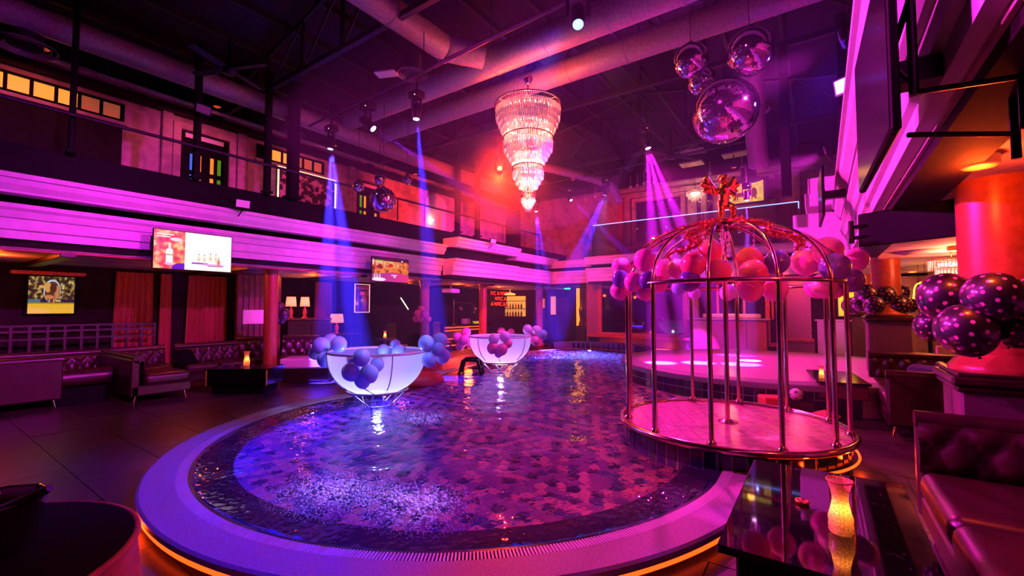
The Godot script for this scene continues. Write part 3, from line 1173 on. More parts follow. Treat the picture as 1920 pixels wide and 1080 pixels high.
func build_stage() -> void:
	var c := Vector3(-0.95, 0, -10.35)
	var st := thing("round_stage", "large round dance stage with glossy pale top and dark tiled side", "stage", c)
	drum(st, c, 2.78, -0.05, 0.37, 0.15, 3, deg_to_rad(60), deg_to_rad(222))
	var m := MB.new()
	m.lathe([Vector2(2.70, 0.36), Vector2(2.84, 0.36), Vector2(2.84, 0.36), Vector2(2.84, 0.43), Vector2(2.825, 0.45), Vector2(2.50, 0.45), Vector2(2.50, 0.45), Vector2(2.50, 0.44)], 96)
	part(st, "edge_ring", m, mats.stone, "stone edging of the stage")
	m = MB.new()
	m.lathe([Vector2(2.50, 0.44), Vector2(2.50, 0.452), Vector2(2.50, 0.452), Vector2(0.001, 0.452)], 96)
	part(st, "stage_top", m, mats.stage_vinyl)


var balloon_mesh: ArrayMesh


func balloon(parent: Node3D, at: Vector3, r: float, material: String, tilt := 0.0, around := 0.0) -> void:
	if balloon_mesh == null:
		var m := MB.new()
		var prof := []
		for k in 17:
			var a := -PI / 2 + PI * k / 16.0
			var rr := cos(a) * (1.0 if a > 0 else 1.0 - 0.10 * sin(a) * sin(a))
			prof.append(Vector2(maxf(rr, 0.02), sin(a) * (1.0 if a > 0 else 1.14)))
		m.lathe(prof, 28)
		m.lathe([Vector2(0.07, -1.22), Vector2(0.05, -1.19), Vector2(0.02, -1.14)], 10)
		balloon_mesh = m.mesh()
	var o := part(parent, "balloon", balloon_mesh, mats[material])
	o.transform = Transform3D(Basis(Vector3.UP, around) * Basis(Vector3.RIGHT, tilt) * Basis.from_scale(Vector3.ONE * r), at)


func bunch(label: String, at: Vector3, list: Array) -> Node3D:
	var t := thing("balloon_bunch", label, "balloons", at)
	for b in list:
		balloon(t, b[0] - at, b[1], b[2], b[3] if b.size() > 3 else 0.4, b[4] if b.size() > 4 else rng.randf() * TAU)
	return t


const CAGE := Vector3(-0.87, 0, -5.38)


func build_cage() -> void:
	var c := CAGE
	var cage := thing("dance_cage", "round brass dance cage with domed ribs on a tiled plinth", "cage", c)
	drum(cage, c, 1.08, -0.1, 0.265, 0.115, 2, deg_to_rad(-20), deg_to_rad(235))
	var m := MB.new()
	m.lathe([Vector2(1.02, 0.26), Vector2(1.10, 0.26), Vector2(1.10, 0.26), Vector2(1.10, 0.30)], 96)
	part(cage, "plinth_edge", m, mats.black)
	m = MB.new()
	m.tube(ring(Vector3(0, 0.305, 0), 1.12, 96), 0.034, 12, true)
	part(cage, "base_ring", m, mats.brass, "thick brass ring round the cage floor")
	# amber strip where the plinth meets the deck
	m = MB.new()
	var arc := []
	for q in 22:
		var a := deg_to_rad(-25.0 + 4.2 * q)
		arc.append(Vector3(cos(a) * 1.135, 0.142, sin(a) * 1.135))
	m.tube(arc, 0.011, 6)
	part(cage, "led_strip", m, mats.led_amber, "amber light strip at the foot of the plinth")
	for q in [3, 10, 17]:
		omni(c + arc[q] * Vector3(1.04, 1.3, 1.04), Color(1.0, 0.25, 0.06), 0.05, 0.02)
	# planks of the floor
	var pw := 0.118
	var k := -1.07
	var n := 0
	while k < 1.07:
		var x0 := k
		var x1 := minf(k + pw - 0.003, 1.075)
		var poly := PackedVector2Array()
		for s in 7:
			var x := lerpf(x0, x1, s / 6.0)
			poly.append(Vector2(x, sqrt(maxf(1.08 * 1.08 - x * x, 0.0004))))
		for s in range(6, -1, -1):
			var x := lerpf(x0, x1, s / 6.0)
			poly.append(Vector2(x, -sqrt(maxf(1.08 * 1.08 - x * x, 0.0004))))
		m = MB.new()
		m.slab(poly, 0.27, 0.30, true, false)
		var o := part(cage, "floor_plank", m, mats.stage_plank)
		o.rotation.y = deg_to_rad(28)
		k += pw
		n += 1
	# bars
	var bar := MB.new()
	bar.tube([Vector3(0, 0.32, 0), Vector3(0, 1.80, 0)], 0.023, 12)
	bar.lathe([Vector2(0.045, 0.325), Vector2(0.045, 0.345), Vector2(0.024, 0.37)], 12)
	var bm := bar.mesh()
	for q in 12:
		var a := deg_to_rad(-2 + 30 * q)
		var o := part(cage, "bar", bm, mats.brass)
		o.position = Vector3(cos(a) * 1.075, 0, sin(a) * 1.075)
	m = MB.new()
	m.tube([Vector3(0, 0.30, 0), Vector3(0, 2.50, 0)], 0.026, 12)
	m.lathe([Vector2(0.10, 0.30), Vector2(0.10, 0.312), Vector2(0.03, 0.33)], 20)
	part(cage, "dance_pole", m, mats.brass, "brass dance pole in the middle of the cage")
	m = MB.new()
	m.tube(ring(Vector3(0, 1.80, 0), 1.075, 96), 0.021, 10, true)
	part(cage, "top_ring", m, mats.brass)
	# dome ribs
	for q in 12:
		var a := deg_to_rad(-2 + 30 * q)
		var pts := []
		for s in 15:
			var t := s / 14.0
			var r := 1.075 * cos(t * PI / 2 * 0.93)
			pts.append(Vector3(cos(a) * r, 1.80 + 0.66 * sin(t * PI / 2), sin(a) * r))
		m = MB.new()
		m.tube(pts, 0.017, 8)
		part(cage, "dome_rib", m, mats.brass)
	m = MB.new()
	m.lathe([Vector2(0.16, 2.42), Vector2(0.17, 2.45), Vector2(0.15, 2.48), Vector2(0.09, 2.50), Vector2(0.001, 2.505)], 24)
	part(cage, "crown_plate", m, mats.brass)
	# bulbs hung inside the dome
	for q in 7:
		var a := rng.randf() * TAU
		var r := rng.randf_range(0.12, 0.42)
		m = MB.new()
		var base := Vector3(cos(a) * r, 2.40, sin(a) * r)
		m.tube([base, base + Vector3(0, -0.30, 0)], 0.004, 5)
		for s in 5:
			m.ball(base + Vector3(0, -0.06 * s - 0.05, 0), Vector3.ONE * 0.016, 8, 6)
		part(cage, "crystal_string", m, mats.crystal)
	# tinsel garlands wound along the ribs
	for g in [[130.0, 178.0, 0.0], [62.0, 40.0, 1.0], [-60.0, -20.0, 2.0], [-120.0, -150.0, 3.0], [95.0, 100.0, 0.5]]:
		m = MB.new()
		var core := []
		for s in 60:
			var t := s / 59.0
			var el := PI / 2 * (0.97 - 0.72 * t)
			var a := deg_to_rad(lerpf(g[0], g[1], t)) + 0.10 * sin(t * 19.0 + g[2])
			core.append(Vector3(cos(a) * 1.09 * cos(el), 1.82 + 0.68 * sin(el), sin(a) * 1.09 * cos(el)))
		for s in core.size():
			for h in 12:
				var d := Vector3(rng.randfn(), rng.randfn(), rng.randfn()).normalized()
				var e := Vector3(rng.randfn(), rng.randfn(), rng.randfn()).normalized() * 0.008
				m.tri(core[s] - e, core[s] + e, core[s] + d * rng.randf_range(0.03, 0.06))
				m.tri(core[s] + e, core[s] - e, core[s] + d * 0.05 + e)
		m.tube(core, 0.014, 6)
		solo("tinsel_garland", ["copper tinsel garland trailing down the left side of the cage dome", "copper tinsel garland ending in a tuft at the right of the dome", "copper tinsel garland at the back right of the dome", "copper tinsel garland at the back left of the dome", "copper tinsel garland down the front of the dome"][[0.0, 1.0, 2.0, 3.0, 0.5].find(g[2])], "garland", m, mats.tinsel, c)
	cherub(c + Vector3(0, 2.51, 0))
	# balloons tied to the top ring
	bunch("pink balloons with two dark purple ones at the left of the cage rim", c + Vector3(-1.05, 1.8, 0.25), CAGE_LEFT)
	bunch("red and pink balloons bunched at the left front of the cage rim", c + Vector3(-0.5, 1.8, 0.95), CAGE_MIDDLE)
	bunch("shiny red balloons with a purple one at the right front of the cage rim", c + Vector3(0.3, 1.8, 1.0), CAGE_RIGHT)
	bunch("pink and purple balloons at the far right of the cage rim", c + Vector3(1.05, 1.8, 0.2), CAGE_END)


# smooth union of tapered capsules, meshed as surface nets; caps are [a, b, ra, rb]
func blend_mesh(caps: Array, cell: float, k := 0.02) -> MB:
	var lo := Vector3.ONE * 99.0
	var hi := -lo
	for c in caps:
		for e in 2:
			lo = lo.min(c[e] - Vector3.ONE * (c[2 + e] + 0.03))
			hi = hi.max(c[e] + Vector3.ONE * (c[2 + e] + 0.03))
	var N := Vector3i(((hi - lo) / cell).ceil()) + Vector3i.ONE
	var f := PackedFloat32Array()
	f.resize(N.x * N.y * N.z)
	for z in N.z:
		for y in N.y:
			for x in N.x:
				var p := lo + Vector3(x, y, z) * cell
				var s := 0.0
				for c in caps:
					var ab: Vector3 = c[1] - c[0]
					var t := clampf((p - c[0]).dot(ab) / maxf(ab.length_squared(), 1e-9), 0.0, 1.0)
					var d: float = (p - c[0] - ab * t).length() - lerpf(c[2], c[3], t)
					s += exp(-d / k)
				f[x + N.x * (y + N.y * z)] = -k * log(maxf(s, 1e-30))
	var m := MB.new()
	var at := {}
	var cnt := {}
	for z in N.z - 1:
		for y in N.y - 1:
			for x in N.x - 1:
				var sum := Vector3.ZERO
				var hits := 0
				var vals := []
				for q in 8:
					vals.append(f[(x + (q & 1)) + N.x * ((y + ((q >> 1) & 1)) + N.y * (z + (q >> 2)))])
				for e in [[0, 1], [2, 3], [4, 5], [6, 7], [0, 2], [1, 3], [4, 6], [5, 7], [0, 4], [1, 5], [2, 6], [3, 7]]:
					var va: float = vals[e[0]]
					var vb: float = vals[e[1]]
					if (va < 0.0) != (vb < 0.0):
						var t := va / (va - vb)
						var pa := Vector3(e[0] & 1, (e[0] >> 1) & 1, e[0] >> 2)
						var pb := Vector3(e[1] & 1, (e[1] >> 1) & 1, e[1] >> 2)
						sum += pa.lerp(pb, t)
						hits += 1
				if hits:
					at[Vector3i(x, y, z)] = m.v.size()
					m.v.append(lo + (Vector3(x, y, z) + sum / hits) * cell)
					m.u.append(Vector2.ZERO)
					var g := Vector3(vals[1] - vals[0] + vals[3] - vals[2] + vals[5] - vals[4] + vals[7] - vals[6], vals[2] - vals[0] + vals[3] - vals[1] + vals[6] - vals[4] + vals[7] - vals[5], vals[4] - vals[0] + vals[5] - vals[1] + vals[6] - vals[2] + vals[7] - vals[3])
					m.n.append(g.normalized())
	for key in at:
		for ax in 3:
			var d := Vector3i.ZERO
			d[ax] = 1
			var p: Vector3i = key
			var q: Vector3i = p + d
			if q.x >= N.x or q.y >= N.y or q.z >= N.z:
				continue
			var va := f[p.x + N.x * (p.y + N.y * p.z)]
			var vb := f[q.x + N.x * (q.y + N.y * q.z)]
			if (va < 0.0) == (vb < 0.0):
				continue
			var e1 := Vector3i.ZERO
			var e2 := Vector3i.ZERO
			e1[(ax + 1) % 3] = 1
			e2[(ax + 2) % 3] = 1
			var ring4 := [p, p - e1, p - e1 - e2, p - e2]
			if not ring4.all(func(r): return at.has(r)):
				continue
			var r4 := ring4.map(func(r): return at[r])
			if va < 0.0:
				m.i.append_array(PackedInt32Array([r4[0], r4[2], r4[1], r4[0], r4[3], r4[2]]))
			else:
				m.i.append_array(PackedInt32Array([r4[0], r4[1], r4[2], r4[0], r4[2], r4[3]]))
	return m


func cherub(at: Vector3) -> void:
	var t := thing("cherub_statue", "gilded cherub statue with raised wings on top of the cage dome", "statue", at, deg_to_rad(35))
	t.scale = Vector3.ONE * 1.25
	var caps := [
		[Vector3(0, 0.16, 0), Vector3(0, 0.23, 0.005), 0.046, 0.040], [Vector3(0, 0.23, 0.005), Vector3(0, 0.29, 0), 0.042, 0.044],
		[Vector3(0, 0.30, 0), Vector3(0, 0.34, 0.005), 0.02, 0.018], [Vector3(0, 0.375, 0.01), Vector3(0.0, 0.385, 0.012), 0.036, 0.036],
		[Vector3(-0.022, 0.16, 0), Vector3(-0.026, 0.085, 0.012), 0.033, 0.025], [Vector3(-0.026, 0.085, 0.012), Vector3(-0.024, 0.015, -0.004), 0.023, 0.015], [Vector3(-0.024, 0.012, -0.005), Vector3(-0.026, 0.01, 0.03), 0.014, 0.010],
		[Vector3(0.024, 0.16, 0), Vector3(0.062, 0.115, 0.055), 0.034, 0.027], [Vector3(0.062, 0.115, 0.055), Vector3(0.075, 0.045, 0.02), 0.024, 0.016], [Vector3(0.075, 0.042, 0.02), Vector3(0.09, 0.04, 0.045), 0.013, 0.010],
		[Vector3(-0.045, 0.285, 0), Vector3(-0.095, 0.25, 0.03), 0.02, 0.016], [Vector3(-0.095, 0.25, 0.03), Vector3(-0.12, 0.31, 0.05), 0.015, 0.011],
		[Vector3(0.045, 0.285, 0), Vector3(0.09, 0.235, 0.03), 0.02, 0.016], [Vector3(0.09, 0.235, 0.03), Vector3(0.075, 0.18, 0.06), 0.015, 0.011],
		[Vector3(0, 0.378, 0.045), Vector3(0, 0.372, 0.05), 0.008, 0.006],
	]
	part(t, "body", blend_mesh(caps, 0.0095, 0.008), mats.gold)
	for s in [-1.0, 1.0]:
		var wing := [
			[Vector3(s * 0.03, 0.27, -0.045), Vector3(s * 0.085, 0.33, -0.06), 0.026, 0.034], [Vector3(s * 0.085, 0.33, -0.06), Vector3(s * 0.125, 0.40, -0.055), 0.034, 0.030],
			[Vector3(s * 0.09, 0.31, -0.06), Vector3(s * 0.16, 0.35, -0.05), 0.026, 0.020], [Vector3(s * 0.08, 0.29, -0.06), Vector3(s * 0.15, 0.29, -0.05), 0.020, 0.014],
		]
		part(t, "wing", blend_mesh(wing, 0.009, 0.007), mats.gold)
	for k in 1:
		var m := MB.new()
		for q in 16:
			var a := TAU * q / 16.0
			m.ball(Vector3(cos(a) * 0.032, 0.40 + 0.012 * sin(a * 3.0), 0.006 + sin(a) * 0.032), Vector3.ONE * 0.015, 8, 6)
		m.ball(Vector3(0, 0.415, 0.005), Vector3(0.03, 0.02, 0.03), 10, 6)
		part(t, "curls", m, mats.gold)
	var eyes := MB.new()
	for s in [-1.0, 1.0]:
		eyes.ball(Vector3(s * 0.013, 0.385, 0.045), Vector3.ONE * 0.005, 6, 4)
	eyes.tube([Vector3(-0.009, 0.362, 0.044), Vector3(0, 0.359, 0.047), Vector3(0.009, 0.362, 0.044)], 0.0025, 5)
	part(t, "face", eyes, mats.brass)
	var m := MB.new()
	m.lathe([Vector2(0.13, -0.02), Vector2(0.14, 0.0), Vector2(0.10, 0.008), Vector2(0.001, 0.01)], 24)
	part(t, "foot_plate", m, mats.gold)


func build_bowls() -> void:
	for b in 2:
		var at: Vector3 = [Vector3(-5.45, 0.0, -4.31), Vector3(-6.0, 0.0, -8.14)][b]
		var t := thing("glass_tub", ["frosted giant glass tub glowing white-blue, ringed with pearl blue balloons", "frosted giant glass tub glowing lilac, ringed with pink balloons"][b], "tub", at, 0.3 * b)
		# shell: outside and inside of a deep bowl
		var prof := []
		for k in 19:
			var a := PI / 2 * k / 18.0
			prof.append(Vector2(maxf(0.70 * sin(a) ** 0.92, 0.001), 0.26 + 0.64 * (1.0 - cos(a) ** 0.9)))
		var m := MB.new()
		m.lathe(prof, 64)
		part(t, "bowl", m, mats.frosted_acrylic)
		m = MB.new()
		m.tube(ring(Vector3(0, 0.905, 0), 0.705, 64), 0.018, 10, true)
		part(t, "rim", m, mat("tub_rim", Color(0.75, 0.62, 0.72), 0.2))
		m = MB.new()
		var wp := []
		for p in prof:
			if p.y < 0.62:
				wp.append(p * Vector2(0.97, 1.0) + Vector2(0, 0.012))
		m.lathe([Vector2(0.001, 0.60), Vector2(0.57, 0.60)], 48)
		part(t, "bath_water", m, mats.clear_glass)
		# lamp in the foot of the bowl
		m = MB.new()
		m.lathe([Vector2(0.10, 0.275), Vector2(0.10, 0.30), Vector2(0.001, 0.305)], 24)
		part(t, "lamp_disc", m, glow("tub_lamp", Color(0.85, 0.88, 1.0), 5.0))
		omni(at + Vector3(0, 0.38, 0), [Color(0.62, 0.66, 1.0), Color(0.78, 0.6, 1.0)][b], [1.5, 1.4][b], 0.06)
		# stand
		m = MB.new()
		m.tube(ring(Vector3(0, 0.335, 0), 0.44, 48), 0.016, 8, true)
		part(t, "cradle_ring", m, mats.chrome)
		m = MB.new()
		m.tube(ring(Vector3(0, 0.115, 0), 0.22, 48), 0.014, 8, true)
		part(t, "foot_ring", m, mats.chrome)
		for k in 8:
			var a := TAU * k / 8.0
			m = MB.new()
			var p0 := Vector3(cos(a) * 0.44, 0.335, sin(a) * 0.44)
			var a2 := a + (0.35 if k % 2 else -0.35)
			m.tube([p0, Vector3(cos(a2) * 0.22, 0.115, sin(a2) * 0.22)], 0.012, 8)
			part(t, "strut", m, mats.chrome)
		for k in 4:
			var a := TAU * k / 4.0 + 0.4
			m = MB.new()
			var pts := []
			for s in range(8, 19):
				pts.append(Vector3(cos(a) * (prof[s].x + 0.016), prof[s].y, sin(a) * (prof[s].x + 0.016)))
			m.tube(pts, 0.009, 6)
			part(t, "cradle_arm", m, mats.chrome)
		for k in 4:
			var a := TAU * k / 4.0 + 0.7
			m = MB.new()
			m.tube([Vector3(cos(a) * 0.2, 0.12, sin(a) * 0.2), Vector3(cos(a) * 0.2, -0.44, sin(a) * 0.2)], 0.02, 8)
			part(t, "leg", m, mats.chrome)
	var n1 := BOWL1_LEFT
	bunch("pearl blue balloons at the left rim of the nearer tub", n1[0][0], n1)
	var f1 := bunch("pearl blue balloons hanging on the front of the nearer tub", BOWL1_FRONT[0][0], BOWL1_FRONT)
	bunch("pale blue balloons at the right rim of the nearer tub", BOWL1_RIGHT[0][0], BOWL1_RIGHT)
	bunch("pale blue balloons just showing over the back rim of the nearer tub", BOWL1_BACK[0][0], BOWL1_BACK)
	bunch("bright pink balloons at the left rim of the farther tub", BOWL2_LEFT[0][0], BOWL2_LEFT)
	var f2 := bunch("pink and lilac balloons on the front of the farther tub", BOWL2_FRONT[0][0], BOWL2_FRONT)
	bunch("lilac, pink and blue balloons at the right rim of the farther tub", BOWL2_RIGHT[0][0], BOWL2_RIGHT)
	bunch("pink balloons just showing over the back rim of the farther tub", BOWL2_BACK[0][0], BOWL2_BACK)
	# wires that hold the front bunches
	for w in [[BOWL1_FRONT[3][0], Vector3(-5.12, 0.33, -4.02), f1], [BOWL2_FRONT[5][0], Vector3(-5.75, 0.33, -7.83), f2]]:
		var m := MB.new()
		var off: Vector3 = w[2].position
		m.tube([w[0] + Vector3(0, -0.1, 0) - off, (w[0] + w[1]) * 0.5 + Vector3(0.0, -0.05, 0) - off, w[1] - off], 0.006, 6)
		part(w[2], "cord", m, mats.black)
	# red float and black box by the tubs, and the low step behind them
	var m := MB.new()
	var pts := []
	for k in 15:
		var s := k / 14.0
		pts.append(Vector3(-6.62, 0.24, -5.35).lerp(Vector3(-5.72, 0.24, -6.02), s))
	var rad := []
	for k in 15:
		rad.append(0.14 * pow(maxf(1.0 - pow(absf(k - 7.0) / 7.0, 4.0), 0.02), 0.5))
	m.tube(pts, rad, 18)
	solo("pool_float", "red inflatable roll floating beside the nearer tub", "float", m, mat("float_red", Color(0.90, 0.20, 0.18), 0.25))
	var box := thing("pool_steps", "dark box-shaped pool steps with open frame between the tubs", "steps", Vector3(-6.32, 0, -7.5), 0.55)
	for s in [-1.0, 1.0]:
		m = MB.new()
		var f := [Vector3(-0.26, 0.0, 0), Vector3(0.26, 0.0, 0), Vector3(0.16, 0.40, 0), Vector3(-0.16, 0.40, 0)]
		for k in 4:
			m.tube([f[k] + Vector3(0, 0.02, s * 0.2), f[(k + 1) % 4] + Vector3(0, 0.02, s * 0.2)], 0.03, 8)
		part(box, "side_frame", m, mats.black)
	for k in 3:
		m = MB.new()
		m.box(Vector3(0.20 - 0.06 * k, 0.1 + 0.15 * k, 0), Vector3(0.2, 0.03, 0.42), Basis(), 0.01)
		part(box, "tread", m, mats.black)
	var lp := thing("low_platform", "low orange-lit platform edge behind the tubs", "platform", Vector3.ZERO)
	m = MB.new()
	m.box(Vector3(-7.75, 0.2, -8.6), Vector3(0.9, 0.36, 2.6), Basis(Vector3.UP, 0.16), 0.03)
	part(lp, "step", m, mats.frame_orange)
	m = MB.new()
	m.tube([Vector3(-7.25, 0.05, -7.4), Vector3(-7.48, 0.05, -9.6)], 0.012, 6)
	part(lp, "led_strip", m, mats.led_amber_soft)
	omni(Vector3(-7.0, 0.3, -8.2), Color(1.0, 0.3, 0.08), 0.5, 0.1)


func build_roof() -> void:
	# roof: two slopes with purlins, seen dark from below
	var m := MB.new()
	var e0 := Vector3(-12.4, 6.15, 0)
	var rg := Vector3(-4.2, 7.9, 0)
	var e1 := Vector3(5.3, 6.15, 0)
	for s in [[e0, rg], [rg, e1]]:
		var a: Vector3 = s[0]
		var b: Vector3 = s[1]
		var zf := Vector3(0, 0, 3.3)
		var zb := Vector3(0, 0, -18.3)
		var up := Vector3(0, 0.15, 0)
		m.quad(a + zf, a + zb, b + zb, b + zf)
		m.quad(a + zb + up, a + zf + up, b + zf + up, b + zb + up)
	var roof := struct("ceiling", m, mats.roof_sheet, "dark sheet-metal roof over the hall")
	for s in [[e0, rg], [rg, e1]]:
		for k in 9:
			var p: Vector3 = s[0].lerp(s[1], (k + 0.5) / 9.0)
			m = MB.new()
			m.box(p + Vector3(0, -0.07, -7.5), Vector3(0.07, 0.12, 21.4))
			part(roof, "purlin", m, mats.steel)
	# gable end fill over the end walls
	m = MB.new()
	m.box(Vector3(-3.6, 6.9, -18.2), Vector3(18.0, 2.4, 0.2))
	m.box(Vector3(-3.6, 6.9, 3.2), Vector3(18.0, 2.4, 0.2))
	m.box(Vector3(-12.35, 4.7, -7.5), Vector3(0.2, 3.2, 22))
	struct("wall_gable", m, mats.dark_wall)
	for z in [-1.2, -4.4, -8.6, -12.4]:
		var t := thing("roof_truss", {-1.2: "dark steel roof truss nearest the camera", -4.4: "dark steel roof truss just before the paired ducts", -8.6: "dark steel roof truss behind the mirror balls", -12.4: "dark steel roof truss near the far balcony"}[z], "truss", Vector3(0, 0, z), 0.0, "roof trusses")
		m = MB.new()
		m.box(Vector3(-3.6, 5.98, 0), Vector3(17.4, 0.09, 0.09))
		part(t, "bottom_chord", m, mats.steel)
		for s in [[e0, rg], [rg, e1]]:
			m = MB.new()
			m.tube([s[0] + Vector3(0, -0.16, 0), s[1] + Vector3(0, -0.16, 0)], 0.05, 4)
			part(t, "top_chord", m, mats.steel)
		var n := 14
		for k in n:
			var x := lerpf(-11.6, 4.6, float(k) / (n - 1))
			var x2 := lerpf(-11.6, 4.6, (k + 1.0) / (n - 1))
			var top := 6.15 + 1.75 * (1.0 - absf(x + 4.2) / (8.2 if x < -4.2 else 9.5)) - 0.16
			m = MB.new()
			m.box(Vector3(x, (top + 5.98) * 0.5, 0), Vector3(0.05, maxf(top - 5.98, 0.02), 0.05))
			part(t, "post", m, mats.steel)
			if k < n - 1:
				var top2 := 6.15 + 1.75 * (1.0 - absf(x2 + 4.2) / (8.2 if x2 < -4.2 else 9.5)) - 0.16
				m = MB.new()
				m.tube([Vector3(x, 5.98, 0), Vector3(x2, top2, 0)] if x < -4.2 else [Vector3(x, top, 0), Vector3(x2, 5.98, 0)], 0.025, 4)
				part(t, "brace", m, mats.steel)
	# ducts
	duct("duct", "big round air duct crossing the hall in front of the chandelier", [Vector3(-9.2, 6.10, -6.35), Vector3(1.8, 6.10, -6.35)], 0.25)
	duct("duct", "second big round air duct crossing the hall behind the first", [Vector3(-9.4, 6.06, -7.35), Vector3(1.8, 6.06, -7.35)], 0.22)
	duct("duct", "round air duct running back overhead into the crossing duct", [Vector3(-5.3, 6.1, 1.5), Vector3(-5.3, 6.1, -5.0), Vector3(-5.3, 6.1, -5.5), Vector3(-4.9, 6.1, -6.1)], 0.22)
	duct("duct", "dark round air duct above the left balcony", [Vector3(-9.45, 5.82, -0.6), Vector3(-9.45, 5.82, -1.2), Vector3(-9.45, 5.82, -12.5)], 0.2)
	duct("pipe", "slim horizontal pipe along the eaves of the left balcony", [Vector3(-10.7, 5.80, 2.0), Vector3(-10.7, 5.80, -14.0)], 0.045, false)
	duct("pipe", "blue-lit air duct bending down behind the chandelier", [Vector3(-6.6, 5.6, -10.4), Vector3(-5.3, 5.3, -12.0), Vector3(-5.0, 5.1, -12.5), Vector3(-4.9, 4.7, -12.6)], 0.12)
	duct("duct", "purple-lit air duct slanting down beside the big mirror ball", [Vector3(-0.9, 5.75, -8.6), Vector3(-1.02, 5.3, -10.2), Vector3(-1.05, 4.7, -11.0)], 0.2)
	# round ceiling diffusers
	diffuser("round slatted ceiling diffuser hanging at the far left", Vector3(-9.62, 5.42, -1.12), 0.36)
	diffuser("round slatted diffuser below the overhead duct", Vector3(-5.32, 5.30, -4.82), 0.24)
	diffuser("round slatted diffuser over the left balcony posts", Vector3(-9.3, 5.30, -5.0), 0.24)
	diffuser("round slatted diffuser behind the big mirror ball", Vector3(-1.05, 5.35, -9.6), 0.35)
	diffuser("round slatted diffuser high before the far balcony", Vector3(-1.5, 4.95, -13.2), 0.34)
	# ceiling fans
	fan("dark four-bladed ceiling fan over the left balcony", Vector3(-8.2, 5.62, -3.3), 0.4)
	fan("dark ceiling fan near the far right balcony", Vector3(-2.7, 5.0, -10.2), 1.0)
	# square lamps, switched off
	for q in [["purple-lit square panel beside the overhead diffuser", Vector3(-5.85, 5.45, -4.72), 0.36, 0.2], ["pink-lit square ceiling panel at the top edge", Vector3(-2.55, 5.98, -3.9), 0.44, 0.2]]:
		m = MB.new()
		m.box(Vector3.ZERO, Vector3(q[2], 0.03, q[3]), Basis(), 0.006)
		solo("ceiling_panel", q[0], "panel", m, mats.white_plastic, q[1], 0.4)


func duct(called: String, label: String, pts: Array, r: float, bands := true) -> void:
	var t := thing(called, label, called)
	var path := smooth_path(pts, 6) if pts.size() > 2 else pts
	var m := MB.new()
	m.tube(path, r, 28)
	part(t, "shell", m, mats.duct)
	if not bands:
		return
	var a: Vector3 = pts[0]
	var b: Vector3 = pts[1] if pts.size() == 2 else pts[pts.size() / 2]
	var n := int((b - a).length() / 1.1)
	for k in range(1, n):
		var p := a.lerp(b, float(k) / n)
		var d := (b - a).normalized()
		m = MB.new()
		m.tube([p - d * 0.018, p + d * 0.018], r + 0.008, 28)
		part(t, "joint_band", m, mats.duct)
		if k % 2:
			m = MB.new()
			m.tube([p + Vector3(0, r, 0), p + Vector3(0, r + 0.55, 0)], 0.008, 5)
			part(t, "hanger", m, mats.steel)


func diffuser(label: String, at: Vector3, r: float) -> void:
	var t := thing("ceiling_diffuser", label, "air vent", at, 0.0, "round ceiling diffusers")
	var m := MB.new()
	m.tube([Vector3(0, 0.02, 0), Vector3(0, 0.34, 0)], r * 0.55, 24)
	part(t, "neck", m, mats.steel)
	for k in 5:
		var rr := r * (1.0 - 0.19 * k)
		m = MB.new()
		m.lathe([Vector2(rr * 0.93, 0.03 + 0.006 * k), Vector2(rr, 0.0 + 0.006 * k), Vector2(rr, 0.012 + 0.006 * k)], 32)
		part(t, "cone_ring", m, mats.duct)


func fan(label: String, at: Vector3, turn: float) -> void:
	var t := thing("ceiling_fan", label, "fan", at, turn)
	var m := MB.new()
	m.lathe([Vector2(0.001, -0.08), Vector2(0.10, -0.07), Vector2(0.13, 0.0), Vector2(0.10, 0.06), Vector2(0.03, 0.08), Vector2(0.015, 0.6)], 20)
	part(t, "motor", m, mats.black_metal)
	for k in 4:
		m = MB.new()
		m.box(Vector3(0.42, 0, 0), Vector3(0.62, 0.012, 0.13), Basis(Vector3.RIGHT, 0.2), 0.004)
		var o := part(t, "blade", m, mats.steel)
		o.rotation.y = TAU * k / 4.0


